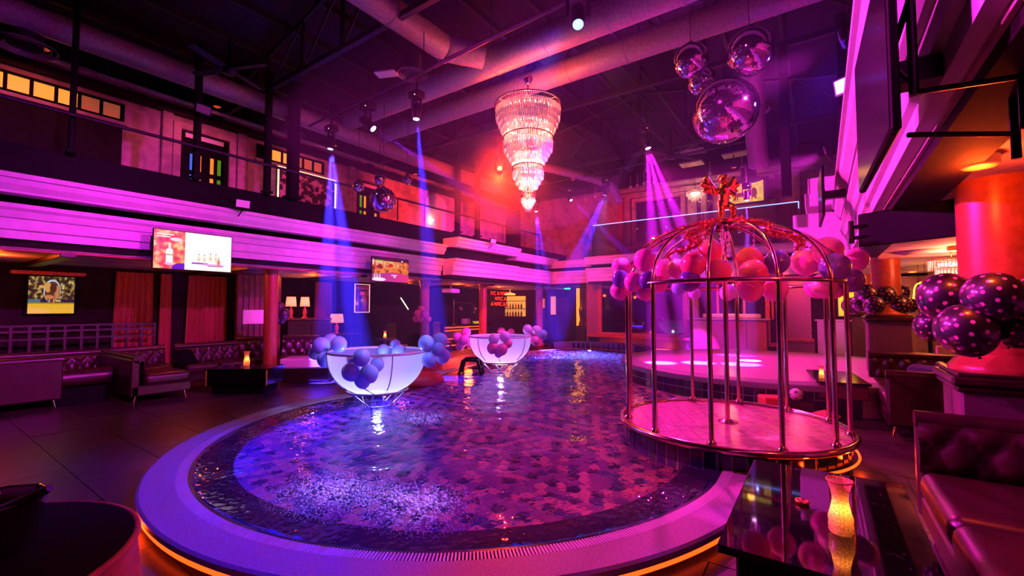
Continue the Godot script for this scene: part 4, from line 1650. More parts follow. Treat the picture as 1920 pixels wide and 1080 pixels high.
func build_chandelier() -> void:
	var at := Vector3(-4.27, 0, -6.63)
	var t := thing("crystal_chandelier", "tall tiered crystal chandelier glowing white and red over the pool", "chandelier", at)
	var m := MB.new()
	m.tube([Vector3(0, 5.72, 0), Vector3(0, 5.24, 0)], 0.012, 6)
	for k in 8:
		m.ball(Vector3(0, 5.28 + 0.05 * k, 0), Vector3(0.022, 0.028, 0.022), 8, 6)
	part(t, "chain", m, mats.brass)
	m = MB.new()
	m.lathe([Vector2(0.02, 5.60), Vector2(0.05, 5.62), Vector2(0.09, 5.70), Vector2(0.085, 5.73), Vector2(0.001, 5.75)], 20)
	part(t, "ceiling_cup", m, mats.brass)
	m = MB.new()  # added bulbs above the top ring that redden the ducts
	for p in ring(Vector3(0, 5.25, 0), 0.10, 6):
		m.ball(p, Vector3(0.02, 0.03, 0.02), 8, 6)
	part(t, "added_bulbs", m, glow("added_bulb_glow", Color(1.0, 0.3, 0.2), 3.0))
	omni(at + Vector3(0, 5.32, 0), Color(1.0, 0.15, 0.12), 2.4, 0.08)
	# tiers: top radius, bottom radius, y top, y bottom
	var tiers := [[0.58, 0.46, 5.20, 4.66], [0.44, 0.30, 4.60, 4.14], [0.275, 0.175, 4.06, 3.70], [0.12, 0.075, 3.58, 3.34]]
	var tn := 0
	for q in tiers:
		m = MB.new()
		m.tube(ring(Vector3(0, q[2] + 0.02, 0), q[0], 48), 0.014, 6, true)
		m.tube(ring(Vector3(0, q[2] - 0.02, 0), q[0] * 0.7, 40), 0.01, 6, true)
		for k in 6:
			var a := TAU * k / 6.0
			m.tube([Vector3(cos(a) * q[0], q[2] + 0.02, sin(a) * q[0]), Vector3(0, q[2] + 0.04, 0)], 0.008, 5)
		part(t, "tier_frame", m, mats.brass)
		m = MB.new()
		var dc := int(TAU * q[0] / 0.036)
		for k in dc:
			var a := TAU * k / dc
			var p := Vector3(cos(a) * q[0] * 1.03, q[2] + 0.03, sin(a) * q[0] * 1.03)
			m.tube([p, p - Vector3(0, 0.11, 0)], [0.007, 0.005], 5)
		var bf := part(t, "brass_fringe", m, mats.brass)
		bf.set_meta("kind", "stuff")
		var rows := 4 if tn < 2 else 3
		for r in rows:
			var f := float(r) / (rows - 1)
			var rad: float = lerpf(q[0] * 1.0, q[1], f)
			var y: float = lerpf(q[2] - 0.06, q[3] + (q[2] - q[3]) * 0.36, f)
			var len_: float = (q[2] - q[3]) * 0.40
			m = MB.new()
			var cnt := int(TAU * rad / 0.031)
			for k in cnt:
				var a := TAU * (k + 0.5 * (r % 2)) / cnt
				var p := Vector3(cos(a) * rad, y, sin(a) * rad)
				var l := len_ * rng.randf_range(0.9, 1.08)
				m.tube([p, p - Vector3(0, 0.02, 0), p - Vector3(0, l * 0.85, 0), p - Vector3(0, l, 0)], [0.003, 0.0095, 0.011, 0.001], 5)
			var o := part(t, "crystal_fringe", m, mats.crystal)
			o.set_meta("kind", "stuff")
		# glowing ring lamps inside each tier
		m = MB.new()
		for p in ring(Vector3(0, q[3] + (q[2] - q[3]) * 0.30, 0), q[1] * 0.84, maxi(8, int(q[1] * 70))):
			m.ball(p, Vector3(0.016, 0.026, 0.016), 6, 5)
		part(t, "bulb_ring", m, mats.bulb, "ring of glowing bulbs inside the crystals")
		m = MB.new()
		for p in ring(Vector3(0, q[2] - 0.12, 0), q[0] * 0.84, maxi(8, int(q[0] * 60))):
			m.ball(p, Vector3(0.014, 0.022, 0.014), 6, 5)
		part(t, "bulb_ring", m, mats.bulb, "ring of glowing bulbs inside the crystals")
		omni(at + Vector3(0, q[3] + (q[2] - q[3]) * 0.4, 0), Color(1.0, 0.40, 0.30), [2.2, 1.8, 1.3, 0.9][tn], 0.1)
		if tn < 3:
			m = MB.new()
			m.tube([Vector3(0, q[2], 0), Vector3(0, tiers[tn + 1][2], 0)], 0.02, 8)
			part(t, "stem", m, mats.brass)
		tn += 1
	m = MB.new()
	for k in 10:
		var a := TAU * k / 10.0
		var p := Vector3(cos(a) * 0.05, 3.36, sin(a) * 0.05)
		m.tube([p, p - Vector3(0, 0.09, 0)], [0.009, 0.003], 5)
	part(t, "finial", m, mats.crystal)


func mirror_ball(label: String, at: Vector3, r: float, cord: float, tile := 0.034) -> void:
	var t := thing("mirror_ball", label, "mirror ball", at, 0.0, "mirror balls")
	var m := MB.new()
	var rows := int(PI * r / tile)
	for k in rows:
		var a0 := -PI / 2 + PI * k / rows
		var a1 := -PI / 2 + PI * (k + 1) / rows
		var cnt := maxi(4, int(TAU * r * cos((a0 + a1) / 2) / tile))
		for c in cnt:
			var b0 := TAU * (c + 0.04) / cnt
			var b1 := TAU * (c + 0.96) / cnt
			var g := (a1 - a0) * 0.04
			var pts := []
			for q in [[b0, a0 + g], [b1, a0 + g], [b1, a1 - g], [b0, a1 - g]]:
				pts.append(Vector3(cos(q[0]) * cos(q[1]), sin(q[1]), sin(q[0]) * cos(q[1])) * r)
			var k0 := m.v.size()
			m.quad(pts[3], pts[2], pts[1], pts[0])
			var j := Vector3(rng.randfn(), rng.randfn(), rng.randfn()) * 0.008
			for s in 4:
				m.n[k0 + s] = (m.n[k0 + s] + j).normalized()
	var o := part(t, "mirror_facets", m, mats.mirror_facet, "small square mirrors covering the ball")
	o.set_meta("kind", "stuff")
	m = MB.new()
	m.ball(Vector3.ZERO, Vector3.ONE * (r * 0.985), 32, 20)
	part(t, "core", m, mats.black)
	m = MB.new()
	m.tube([Vector3(0, r, 0), Vector3(0, r + cord, 0)], 0.006, 5)
	m.lathe([Vector2(0.04, r - 0.01), Vector2(0.04, r + 0.03), Vector2(0.001, r + 0.04)], 12)
	part(t, "cord", m, mats.steel)


func build_mirror_balls() -> void:
	mirror_ball("largest mirror ball, hanging over the cage", Vector3(-1.16, 4.614, -7.446), 0.49, 1.2, 0.019)
	mirror_ball("second largest mirror ball, upper right of the group", Vector3(-0.73, 5.132, -6.861), 0.305, 0.7, 0.018)
	mirror_ball("mid-sized mirror ball, upper left of the group", Vector3(-1.50, 5.228, -6.808), 0.25, 0.6, 0.018)
	mirror_ball("small mirror ball tucked behind the largest one", Vector3(-1.504, 5.233, -7.538), 0.225, 0.6, 0.018)
	mirror_ball("largest of the mirror balls by the left balcony", Vector3(-7.65, 3.86, -6.13), 0.272, 1.9, 0.02)
	mirror_ball("small mirror ball just above the largest left one", Vector3(-8.10, 4.44, -6.39), 0.125, 1.3, 0.024)
	mirror_ball("small mirror ball at the left of the left group", Vector3(-8.33, 4.23, -6.0), 0.125, 1.5, 0.024)
	mirror_ball("tiny mirror ball at the right of the left group", Vector3(-7.59, 4.43, -6.75), 0.105, 1.3, 0.022)


func blob(im: Image, c: Vector2, r: Vector2, col: Color) -> void:
	for y in range(maxi(0, int(c.y - r.y)), mini(im.get_height(), int(c.y + r.y) + 1)):
		for x in range(maxi(0, int(c.x - r.x)), mini(im.get_width(), int(c.x + r.x) + 1)):
			if pow((x - c.x) / r.x, 2.0) + pow((y - c.y) / r.y, 2.0) < 1.0:
				im.set_pixel(x, y, col)


func bottle_print(im: Image, x: int, y: int, h: int, col: Color, cap: Color) -> void:
	var w := int(h * 0.32)
	im.fill_rect(Rect2i(x - w / 2, y - int(h * 0.62), w, int(h * 0.62)), col)
	blob(im, Vector2(x, y - h * 0.62), Vector2(w * 0.5, h * 0.12), col)
	im.fill_rect(Rect2i(x - w / 6, y - h, maxi(w / 3, 1), int(h * 0.4)), col.darkened(0.08))
	im.fill_rect(Rect2i(x - w / 6, y - h, maxi(w / 3, 1), int(h * 0.12)), cap)
	im.fill_rect(Rect2i(x - w / 2, y - int(h * 0.42), w, maxi(int(h * 0.05), 1)), Color(0.45, 0.3, 0.2))


func picture(key: String, im: Image, energy: float) -> StandardMaterial3D:
	var m := mat(key, Color(0.02, 0.02, 0.02), 0.35)
	var t := ImageTexture.create_from_image(im)
	m.emission_enabled = true
	m.emission = Color.BLACK
	m.emission_texture = t
	m.emission_energy_multiplier = energy
	return m


func mottled(w: int, h: int, seed_: int, freq: float, ramp: Array) -> Image:
	var im := Image.create_empty(w, h, false, Image.FORMAT_RGB8)
	var f := FastNoiseLite.new()
	f.seed = seed_
	f.frequency = freq
	f.fractal_octaves = 4
	var g := Gradient.new()
	g.offsets = PackedFloat32Array(ramp.map(func(r): return r[0]))
	g.colors = PackedColorArray(ramp.map(func(r): return r[1]))
	for y in h:
		for x in w:
			im.set_pixel(x, y, g.sample(clampf(f.get_noise_2d(x, y) * 0.8 + 0.5, 0, 1)))
	return im


# a panel in the plane across x (or z), facing out, with a picture on its face
func panel(m: MB, c: Vector3, w: float, h: float, out: Vector3) -> void:
	var r := Vector3.UP.cross(out).normalized() * w * 0.5
	var u := Vector3.UP * h * 0.5
	m.quad(c - r - u, c + r - u, c + r + u, c - r + u)


func frame_bars(m: MB, c: Vector3, w: float, h: float, out: Vector3, t: float, d: float) -> void:
	var r := Vector3.UP.cross(out).normalized()
	var b := Basis(r, Vector3.UP, out)
	for s in [-1.0, 1.0]:
		m.box(c + r * s * (w - t) * 0.5, Vector3(t, h, d), b)
		m.box(c + Vector3.UP * s * (h - t) * 0.5, Vector3(w - 2 * t, t, d), b)


func tv(label: String, c: Vector3, w: float, h: float, out: Vector3, screen: Material, arm: Vector3) -> void:
	var t := thing("television", label, "television", c)
	var b := Basis(Vector3.UP.cross(out).normalized(), Vector3.UP, out)
	var m := MB.new()
	m.box(-out * 0.02, Vector3(w + 0.025, h + 0.025, 0.03), b, 0.006)
	part(t, "case", m, mats.black)
	m = MB.new()
	panel(m, out * -0.003, w, h, out)
	part(t, "screen", m, screen)
	m = MB.new()
	m.box(-out * 0.05, Vector3(0.3, 0.16, 0.02), b)
	m.box(-out * 0.09 + arm * 0.5, arm.abs() + Vector3.ONE * 0.05)
	part(t, "wall_bracket", m, mats.black_metal)


func build_left_gallery() -> void:
	# black parapet and rail with posts
	var rail := thing("balcony_railing", "slim dark handrail and posts along the left balcony", "railing", Vector3(-8.9, 0, 0))
	var m := MB.new()
	m.tube([Vector3(0, 4.37, 2.8), Vector3(0, 4.37, -14.6)], 0.028, 8)
	part(rail, "handrail", m, mats.steel)
	for z in [-0.2, -5.9, -7.6, -12.2, -13.6]:
		m = MB.new()
		m.tube([Vector3(0, 3.80, z), Vector3(0, 4.37, z)], 0.018, 6)
		part(rail, "baluster", m, mats.steel)
	var pn := ["slim black post of the left balcony, nearest", "slim black post before the stained-glass door", "slim black post left of the thick one", "thick black post beside the lit niche", "black post before the arched niche", "black post at the projecting fascia"]
	var k := 0
	for p in [[-1.55, 0.035], [-3.14, 0.05], [-4.36, 0.055], [-4.88, 0.095], [-10.0, 0.07], [-10.95, 0.07]]:
		m = MB.new()
		m.box(Vector3(0, (3.8 + 6.3) * 0.5, 0), Vector3(p[1] * 2, 2.5, p[1] * 2), Basis(), 0.01)
		m.box(Vector3(0, 3.85, 0), Vector3(p[1] * 3, 0.04, p[1] * 3))
		solo("balcony_post", pn[k], "post", m, mats.black, Vector3(-9.0, 0, p[0]), 0.0, "posts of the left balcony")
		k += 1
	# upper wall
	m = MB.new()
	m.box(Vector3(-11.65, 4.85, -6.5), Vector3(0.28, 2.6, 19.0))
	var wall := struct("wall_gallery_left", m, mats.wall_plaster, "rose-lit plaster wall of the left upper gallery")
	m = MB.new()
	m.box(Vector3(-11.49, 5.87, -6.5), Vector3(0.12, 0.22, 19.0), Basis(), 0.02)
	part(wall, "cornice", m, mats.dark_wood)
	m = MB.new()
	m.box(Vector3(-11.48, 4.45, -0.1), Vector3(0.06, 1.62, 5.2))
	part(wall, "dark_panel", m, mats.dark_wall, "large dark panel at the left")
	for z in [-3.45, -4.95, -8.05, -9.15]:
		m = MB.new()
		m.box(Vector3(-11.47, 4.75, z), Vector3(0.07, 2.2, 0.2), Basis(), 0.015)
		part(wall, "pilaster", m, mats.wall_plaster)
	# strips of clerestory panes
	var wn := 1
	for run in [[-0.15, -2.72, ["pane_lit", "pane_lit", "pane_lit", "pane_lit", "pane_lit", "pane_lit", "pane_dim", "pane_dim"]], [-5.3, -7.1, ["dark_glass", "pane_lit", "pane_lit", "pane_dim", "pane_dim", "pane_dim"]]]:
		var w := Node3D.new()
		w.name = "window_%d" % wn
		add_child(w)
		w.set_meta("kind", "structure")
		w.set_meta("label", ["strip of small amber clerestory windows at the upper left", "short strip of small amber windows behind the balcony posts"][wn - 1])
		var z0: float = run[0]
		var z1: float = run[1]
		var zc := (z0 + z1) * 0.5
		m = MB.new()
		frame_bars(m, Vector3(-11.47, 5.47, zc), z0 - z1, 0.36, Vector3.RIGHT, 0.04, 0.08)
		part(w, "window_frame", m, mats.black)
		m = MB.new()
		m.box(Vector3(-11.46, 5.25, zc), Vector3(0.10, 0.07, z0 - z1 + 0.1), Basis(), 0.01)
		part(w, "window_sill", m, mats.wall_plaster)
		var cnt: int = run[2].size()
		var pw := (z0 - z1 - 0.08) / cnt
		for q in cnt:
			var zz := z0 - 0.04 - pw * (q + 0.5)
			m = MB.new()
			m.box(Vector3(-11.475, 5.47, zz), Vector3(0.02, 0.27, pw - 0.05))
			part(w, "pane", m, mats[run[2][q]])
			m = MB.new()
			m.box(Vector3(-11.465, 5.47, zz - pw * 0.5), Vector3(0.06, 0.28, 0.05))
			part(w, "mullion", m, mats.black)
		wn += 1
	# stained-glass doors
	var dn := 1
	for q in [[-4.17, 0.95, 5.45, "dark door with blue, yellow and green glass strips on the left gallery"], [-8.6, 0.85, 5.4, "dark door with green and amber glass strips behind the mirror balls"]]:
		var d := Node3D.new()
		d.name = "door_%d" % dn
		add_child(d)
		d.set_meta("kind", "structure")
		d.set_meta("label", q[3])
		m = MB.new()
		m.box(Vector3(-11.48, 4.58, q[0]), Vector3(0.06, (q[2] - 3.7), q[1]))
		part(d, "leaf", m, mats.black)
		m = MB.new()
		frame_bars(m, Vector3(-11.46, 4.6, q[0]), q[1] + 0.3, (q[2] - 3.7) + 0.3, Vector3.RIGHT, 0.14, 0.1)
		part(d, "door_frame", m, mats.wall_plaster)
		m = MB.new()
		m.box(Vector3(-11.445, q[2] - 0.07, q[0] + 0.02), Vector3(0.02, 0.10, q[1] * 0.8))
		part(d, "fanlight", m, mats.white_plastic)
		var cols := ["glass_blue", "glass_yellow", "glass_yellow", "glass_green"]
		glow("glass_blue", Color(0.12, 0.42, 0.9), 0.75)
		glow("glass_yellow", Color(0.92, 0.62, 0.12), 0.65)
		glow("glass_green", Color(0.28, 0.58, 0.08), 0.65)
		for c in 4:
			for r in 2:
				m = MB.new()
				m.box(Vector3(-11.44, 4.36 + r * 0.44 + (0.0 if r else -0.03), q[0] + [0.27, 0.12, -0.13, -0.28][c]), Vector3(0.02, 0.36, 0.065))
				part(d, "pane", m, mats[cols[c] if dn == 1 else ["glass_green", "glass_yellow", "dark_glass", "glass_yellow"][c]])
		dn += 1
	# lit niche with white outline
	var niche := thing("lit_niche", "alcove outlined in white light with dark foliage print on the left gallery", "alcove", Vector3(-11.44, 4.5, -6.63))
	m = MB.new()
	m.box(Vector3(0, 0, 0), Vector3(0.05, 1.42, 1.66))
	part(niche, "back_panel", m, grained(mat("niche_print", Color(1, 1, 1), 0.6), noise(91, 0.02, [[0.0, Color(0.12, 0.06, 0.08)], [0.45, Color(0.2, 0.1, 0.12)], [0.6, Color(0.8, 0.6, 0.66)], [1.0, Color(0.85, 0.7, 0.75)]], 256, 4), 0.8))
	for q in [[Vector3(0.03, 0, 0.82), Vector3(0.02, 1.42, 0.03)], [Vector3(0.03, 0.70, 0), Vector3(0.02, 0.03, 1.66)], [Vector3(0.03, 0, -0.82), Vector3(0.02, 1.42, 0.03)]]:
		m = MB.new()
		m.box(q[0], q[1])
		part(niche, "led_edge", m, mats.led_warm)
	# arched niche with a small uplight
	var arch := thing("arched_niche", "arched pale niche with a small uplight on the left gallery", "niche", Vector3(-11.45, 3.90, -11.55))
	m = MB.new()
	var poly := PackedVector2Array()
	m.box(Vector3(0, 0.7, 0), Vector3(0.05, 1.5, 1.05))
	for s in 12:
		var a0 := PI * s / 12.0
		var a1 := PI * (s + 1) / 12.0
		m.tri(Vector3(0.025, 1.45, 0), Vector3(0.025, 1.45 + 0.32 * sin(a0), 0.525 * cos(a0)), Vector3(0.025, 1.45 + 0.32 * sin(a1), 0.525 * cos(a1)))
	part(arch, "back_panel", m, mats.plaster)
	m = MB.new()
	m.lathe([Vector2(0.04, 0.55), Vector2(0.06, 0.60), Vector2(0.001, 0.61)], 12)
	var up := part(arch, "uplight", m, mats.bulb)
	up.position = Vector3(0.12, 0.2, 0.3)
	omni(Vector3(-11.2, 4.75, -11.25), Color(1.0, 0.6, 0.35), 0.08)
	# added downlights that wash the left gallery wall
	k = 0
	for q in [[Vector3(-10.2, 5.75, -1.4), Color(1.0, 0.38, 0.42), 1.5], [Vector3(-10.2, 5.75, -3.9), Color(1.0, 0.36, 0.5), 1.7], [Vector3(-10.2, 5.75, -6.6), Color(1.0, 0.34, 0.55), 1.4], [Vector3(-10.2, 5.7, -9.4), Color(1.0, 0.2, 0.3), 1.2], [Vector3(-10.0, 5.6, -12.6), Color(1.0, 0.16, 0.12), 2.2]]:
		m = MB.new()
		m.lathe([Vector2(0.09, -0.02), Vector2(0.09, 0.06), Vector2(0.02, 0.08), Vector2(0.02, 0.35)], 14)
		var t := thing("wash_downlight", ["small added downlight over the dark panel of the left gallery", "small added downlight over the stained-glass door", "small added downlight over the lit niche", "small added downlight over the farther stained-glass door", "small added downlight at the far end of the left gallery"][k], "lamp", q[0], 0.0, "added downlights of the left gallery")
		part(t, "can", m, mats.black_metal)
		m = MB.new()
		m.lathe([Vector2(0.001, -0.022), Vector2(0.07, -0.022)], 14)
		part(t, "lens", m, mats.lens_dim)
		spot(q[0] + Vector3(0, -0.05, 0), q[0] + Vector3(-1.3, -1.3, 0), q[1], q[2], 62.0, 0.8, 0.06)
		k += 1
	# televisions on the left fascia
	var im := Image.create_empty(352, 192, false, Image.FORMAT_RGB8)
	im.fill(Color(0.97, 0.97, 0.96))
	im.blit_rect(mottled(132, 192, 4, 0.02, [[0.0, Color(0.75, 0.12, 0.05)], [0.4, Color(0.92, 0.3, 0.08)], [0.65, Color(0.98, 0.6, 0.25)], [1.0, Color(1.0, 0.85, 0.55)]]), Rect2i(0, 0, 132, 192), Vector2i.ZERO)
	blob(im, Vector2(118, 190), Vector2(42, 30), Color(0.2, 0.06, 0.7))
	im.fill_rect(Rect2i(132, 0, 220, 192), Color(0.97, 0.97, 0.96))
	im.fill_rect(Rect2i(10, 18, 74, 6), Color(1, 0.9, 0.7))
	im.fill_rect(Rect2i(10, 30, 58, 6), Color(1, 0.9, 0.7))
	blob(im, Vector2(92, 42), Vector2(26, 9), Color(0.97, 0.82, 0.95))
	bottle_print(im, 66, 160, 96, Color(0.99, 0.95, 0.85), Color(0.9, 0.85, 0.9))
	blob(im, Vector2(66, 166), Vector2(20, 7), Color(0.98, 0.7, 0.9))
	im.fill_rect(Rect2i(164, 152, 74, 8), Color(0.55, 0.2, 0.75))
	im.fill_rect(Rect2i(226, 156, 90, 10), Color(0.88, 0.6, 0.92))
	im.fill_rect(Rect2i(238, 166, 72, 3), Color(0.35, 0.25, 0.3))
	for b in [[196, 152, 46], [222, 154, 46], [250, 146, 48], [276, 146, 46], [290, 164, 46]]:
		bottle_print(im, b[0], b[1], b[2], Color(0.98, 0.86, 0.72) if b[0] != 290 else Color(0.95, 0.5, 0.42), Color(0.1, 0.12, 0.1))
	tv("wall television showing a drinks advert with a white half", Vector3(-8.6, 2.49, -3.02), 1.12, 0.62, Vector3.RIGHT, picture("screen_advert", im, 1.15), Vector3(-0.32, 0.05, 0.05))
	var im2 := mottled(256, 160, 15, 0.016, [[0.0, Color(0.35, 0.06, 0.08)], [0.4, Color(0.85, 0.3, 0.08)], [0.65, Color(0.98, 0.6, 0.2)], [1.0, Color(0.55, 0.14, 0.1)]])
	im2.fill_rect(Rect2i(0, 0, 256, 22), Color(0.22, 0.06, 0.14))
	for y in range(95, 160):
		for x in 256:
			if y > 95 + 30.0 * absf(x - 150.0) / 150.0 * 0.6:
				im2.set_pixel(x, y, Color(0.62, 0.2, 0.62).lerp(Color(0.95, 0.2, 0.5), x / 256.0))
	for r in [[24, 20, 52, 5, Color(0.55, 0.85, 0.35)], [24, 29, 44, 4, Color(0.95, 0.95, 0.8)], [24, 38, 50, 4, Color(0.95, 0.9, 0.75)], [24, 47, 16, 8, Color(0.95, 0.75, 0.6)], [90, 24, 52, 5, Color(0.95, 0.85, 0.4)], [90, 34, 50, 4, Color(0.9, 0.9, 0.7)], [90, 44, 44, 4, Color(0.9, 0.85, 0.7)], [158, 28, 44, 5, Color(0.95, 0.5, 0.4)], [158, 38, 48, 4, Color(0.95, 0.7, 0.6)], [158, 48, 28, 6, Color(0.9, 0.9, 0.5)], [130, 112, 40, 6, Color(1, 0.9, 1)], [146, 122, 16, 9, Color(1, 0.85, 1)]]:
		im2.fill_rect(Rect2i(r[0], r[1], r[2], r[3]), r[4])
	blob(im2, Vector2(8, 34), Vector2(6, 20), Color(0.95, 0.8, 0.8))
	blob(im2, Vector2(82, 46), Vector2(4, 22), Color(0.98, 0.75, 0.45))
	blob(im2, Vector2(150, 46), Vector2(4, 22), Color(0.98, 0.75, 0.45))
	blob(im2, Vector2(126, 48), Vector2(12, 12), Color(0.85, 0.12, 0.08))
	blob(im2, Vector2(206, 16), Vector2(6, 7), Color(0.9, 0.85, 0.9))
	for b in [18, 34, 52]:
		bottle_print(im2, b, 138, 34, Color(0.9, 0.82, 0.85), Color(0.95, 0.6, 0.3))
	blob(im2, Vector2(46, 146), Vector2(46, 12), Color(0.96, 0.93, 0.94))
	tv("wall television showing an orange and purple drinks menu", Vector3(-8.6, 2.47, -7.16), 1.12, 0.58, Vector3.RIGHT, picture("screen_menu", im2, 1.0), Vector3(-0.32, 0.05, 0.05))


func build_far_gallery() -> void:
	# glass balustrade with its blue light line
	var bal := thing("glass_balustrade", "smoked glass balustrade of the far balcony with a blue light line", "balustrade", Vector3(0, 0, -14.5))
	var m := MB.new()
	m.tube([Vector3(-6.62, 4.47, 0), Vector3(-0.44, 4.49, 0)], 0.012, 6)
	m.tube([Vector3(-0.44, 4.49, 0), Vector3(-0.44, 4.30, 0)], 0.012, 6)
	part(bal, "led_line", m, mats.led_blue)
	for k in 5:
		m = MB.new()
		m.box(Vector3(-6.0 + 1.235 * k, 3.92, 0), Vector3(1.2, 1.06, 0.02))
		part(bal, "glass_pane", m, mats.window_glass)
		m = MB.new()
		m.box(Vector3(-6.62 + 1.235 * k, 3.92, 0), Vector3(0.03, 1.1, 0.04))
		part(bal, "post", m, mats.black_metal)
	for k in 6:
		omni(Vector3(-6.0 + 1.1 * k, 4.55, -14.4), Color(0.4, 0.5, 1.0), 0.03, 0.03)
	# upper wall with its framed window
	m = MB.new()
	m.box(Vector3(-3.6, 4.8, -17.35), Vector3(15.8, 3.2, 0.3))
	var wall := struct("wall_gallery_far", m, mats.wall_plaster, "rose-lit wall of the far upper gallery")
	m = MB.new()
	m.box(Vector3(-3.6, 6.22, -17.1), Vector3(8.0, 0.16, 0.25), Basis(), 0.02)
	m.box(Vector3(-3.6, 6.02, -17.14), Vector3(8.0, 0.08, 0.2), Basis(), 0.02)
	part(wall, "cornice", m, mats.wall_plaster)
	for x in [-6.55, -3.75, -3.4, -1.25, -0.55]:
		m = MB.new()
		m.box(Vector3(x, 4.8, -17.12), Vector3(0.2, 2.5, 0.2), Basis(), 0.02)
		part(wall, "pilaster", m, mats.wall_plaster if x > -6 else mats.frame_orange)
	var w := Node3D.new()
	w.name = "window_3"
	add_child(w)
	w.set_meta("kind", "structure")
	w.set_meta("label", "large dark window with stepped pink frame on the far gallery")
	m = MB.new()
	frame_bars(m, Vector3(-5.05, 4.95, -17.1), 2.5, 2.2, Vector3.BACK, 0.16, 0.2)
	part(w, "outer_frame", m, mats.wall_plaster)
	m = MB.new()
	frame_bars(m, Vector3(-5.05, 4.9, -17.06), 2.0, 1.9, Vector3.BACK, 0.14, 0.2)
	part(w, "inner_frame", m, mats.wall_plaster)
	m = MB.new()
	m.box(Vector3(-5.05, 4.85, -17.15), Vector3(1.76, 1.7, 0.04))
	part(w, "pane", m, mats.dark_glass)
	# strips of pink plaster between narrow windows right of it
	for x in [-3.58, -3.2]:
		m = MB.new()
		m.box(Vector3(x, 5.0, -17.16), Vector3(0.16, 1.6, 0.06))
		part(w, "side_pane", m, mats.dark_glass)
	# golden picture with animals
	var im := mottled(256, 128, 44, 0.03, [[0.0, Color(0.85, 0.6, 0.15)], [1.0, Color(1.0, 0.85, 0.4)]])
	for q in [[110, 76, 34, 14], [78, 66, 12, 10], [92, 96, 4, 18], [134, 96, 4, 18], [196, 70, 20, 30], [184, 98, 4, 16], [206, 98, 5, 16], [166, 66, 12, 20], [40, 84, 10, 8], [150, 84, 14, 8]]:
		blob(im, Vector2(q[0], q[1]), Vector2(q[2], q[3]), Color(0.42, 0.16, 0.08))
	var pic := thing("lit_picture", "gold backlit picture with dark animal figures on the far gallery", "picture", Vector3(-2.06, 5.53, -17.02))
	m = MB.new()
	frame_bars(m, Vector3.ZERO, 1.46, 0.86, Vector3.BACK, 0.06, 0.1)
	part(pic, "picture_frame", m, mats.black)
	m = MB.new()
	panel(m, Vector3(-0.06, 0, 0), 1.24, 0.7, Vector3.BACK)
	part(pic, "print", m, picture("gold_picture", im, 0.9))
	m = MB.new()
	m.box(Vector3(0.72, 0, 0.02), Vector3(0.3, 0.7, 0.05))
	part(pic, "side_louvre", m, mats.dark_wood)
	omni(Vector3(-2.0, 5.5, -16.3), Color(1.0, 0.6, 0.2), 0.12, 0.1)
	# small crystal chandelier on the far gallery
	small_chandelier("small warm crystal chandelier on the far gallery left of the cherub", Vector3(-3.55, 5.6, -16.4), 0.30, Color(1.0, 0.75, 0.45), 0.35)
	# string of small globes along the gallery edge
	var bn := 0
	for q in [[-7.4, 5.75], [-7.0, 5.8], [-5.6, 5.95], [-5.35, 5.98], [-5.1, 6.0], [-4.75, 6.0], [-2.9, 5.98], [-1.95, 6.0], [-1.7, 6.0]]:
		m = MB.new()
		m.ball(Vector3.ZERO, Vector3.ONE * 0.06, 12, 8)
		m.tube([Vector3(0, 0.05, 0), Vector3(0, 0.4, 0)], 0.008, 5)
		solo("globe_lamp", "small unlit globe along the far gallery, %s from the left" % ["first", "second", "third", "fourth", "fifth", "sixth", "seventh", "eighth", "ninth"][bn], "globe", m, mats.crystal, Vector3(q[0], q[1], -15.6), 0.0, "globes of the far gallery")
		bn += 1
	# gallery lamps
	for q in [[Vector3(-5.0, 6.1, -15.7), Color(1.0, 0.25, 0.5), 1.5], [Vector3(-2.2, 6.1, -15.7), Color(1.0, 0.22, 0.4), 1.3]]:
		m = MB.new()
		m.lathe([Vector2(0.09, -0.02), Vector2(0.09, 0.06), Vector2(0.02, 0.08), Vector2(0.02, 0.4)], 14)
		var t := thing("wash_downlight", "small downlight before the " + ("large window" if q[0].x < -4 else "gold picture") + " of the far gallery", "lamp", q[0], 0.0, "downlights of the far gallery")
		part(t, "can", m, mats.black_metal)
		m = MB.new()
		m.lathe([Vector2(0.001, -0.022), Vector2(0.07, -0.022)], 14)
		part(t, "lens", m, mats.lens_dim)
		spot(q[0] + Vector3(0, -0.05, 0), q[0] + Vector3(0, -1.2, -1.4), q[1], q[2], 60.0, 0.8, 0.06)
	# red-lit rafters of the gallery roof
	for k in 3:
		m = MB.new()
		m.box(Vector3.ZERO, Vector3(0.75, 0.05, 0.5))
		solo("roof_light_panel", ["upper red-lit roof panel over the far gallery", "middle red-lit roof panel over the far gallery", "lower amber roof panel over the far gallery"][k], "panel", m, mats.wall_plaster, [Vector3(-3.5, 6.95, -16.0), Vector3(-3.6, 6.6, -16.2), Vector3(-2.2, 6.6, -16.0)][k])
	# gold letters on the far fascia
	var font := SystemFont.new()
	font.font_names = PackedStringArray(["Droid Serif"])
	font.font_weight = 700
	for q in [["A", -4.48, 0.0], ["A", -4.2, -0.03], ["X", -3.96, 0.03], ["R", -3.55, 0.05], ["N", -2.5, 0.05]]:
		var tm := TextMesh.new()
		tm.text = q[0]
		tm.font = font
		tm.font_size = 40
		tm.pixel_size = 0.0072
		tm.depth = 0.04
		var o := MeshInstance3D.new()
		o.name = numbered("sign_letter")
		o.mesh = tm
		o.material_override = mats.gold
		add_child(o)
		o.position = Vector3(q[1], 3.06, -14.58)
		o.set_meta("label", {"A": "gold letter A standing on the far fascia, " + ("first in the row" if q[1] < -4.4 else "second in the row"), "X": "gold letter X standing on the far fascia", "R": "gold letter R standing on the far fascia", "N": "gold letter N standing on the far fascia, behind the cage dome"}[q[0]])
		o.set_meta("category", "sign letter")
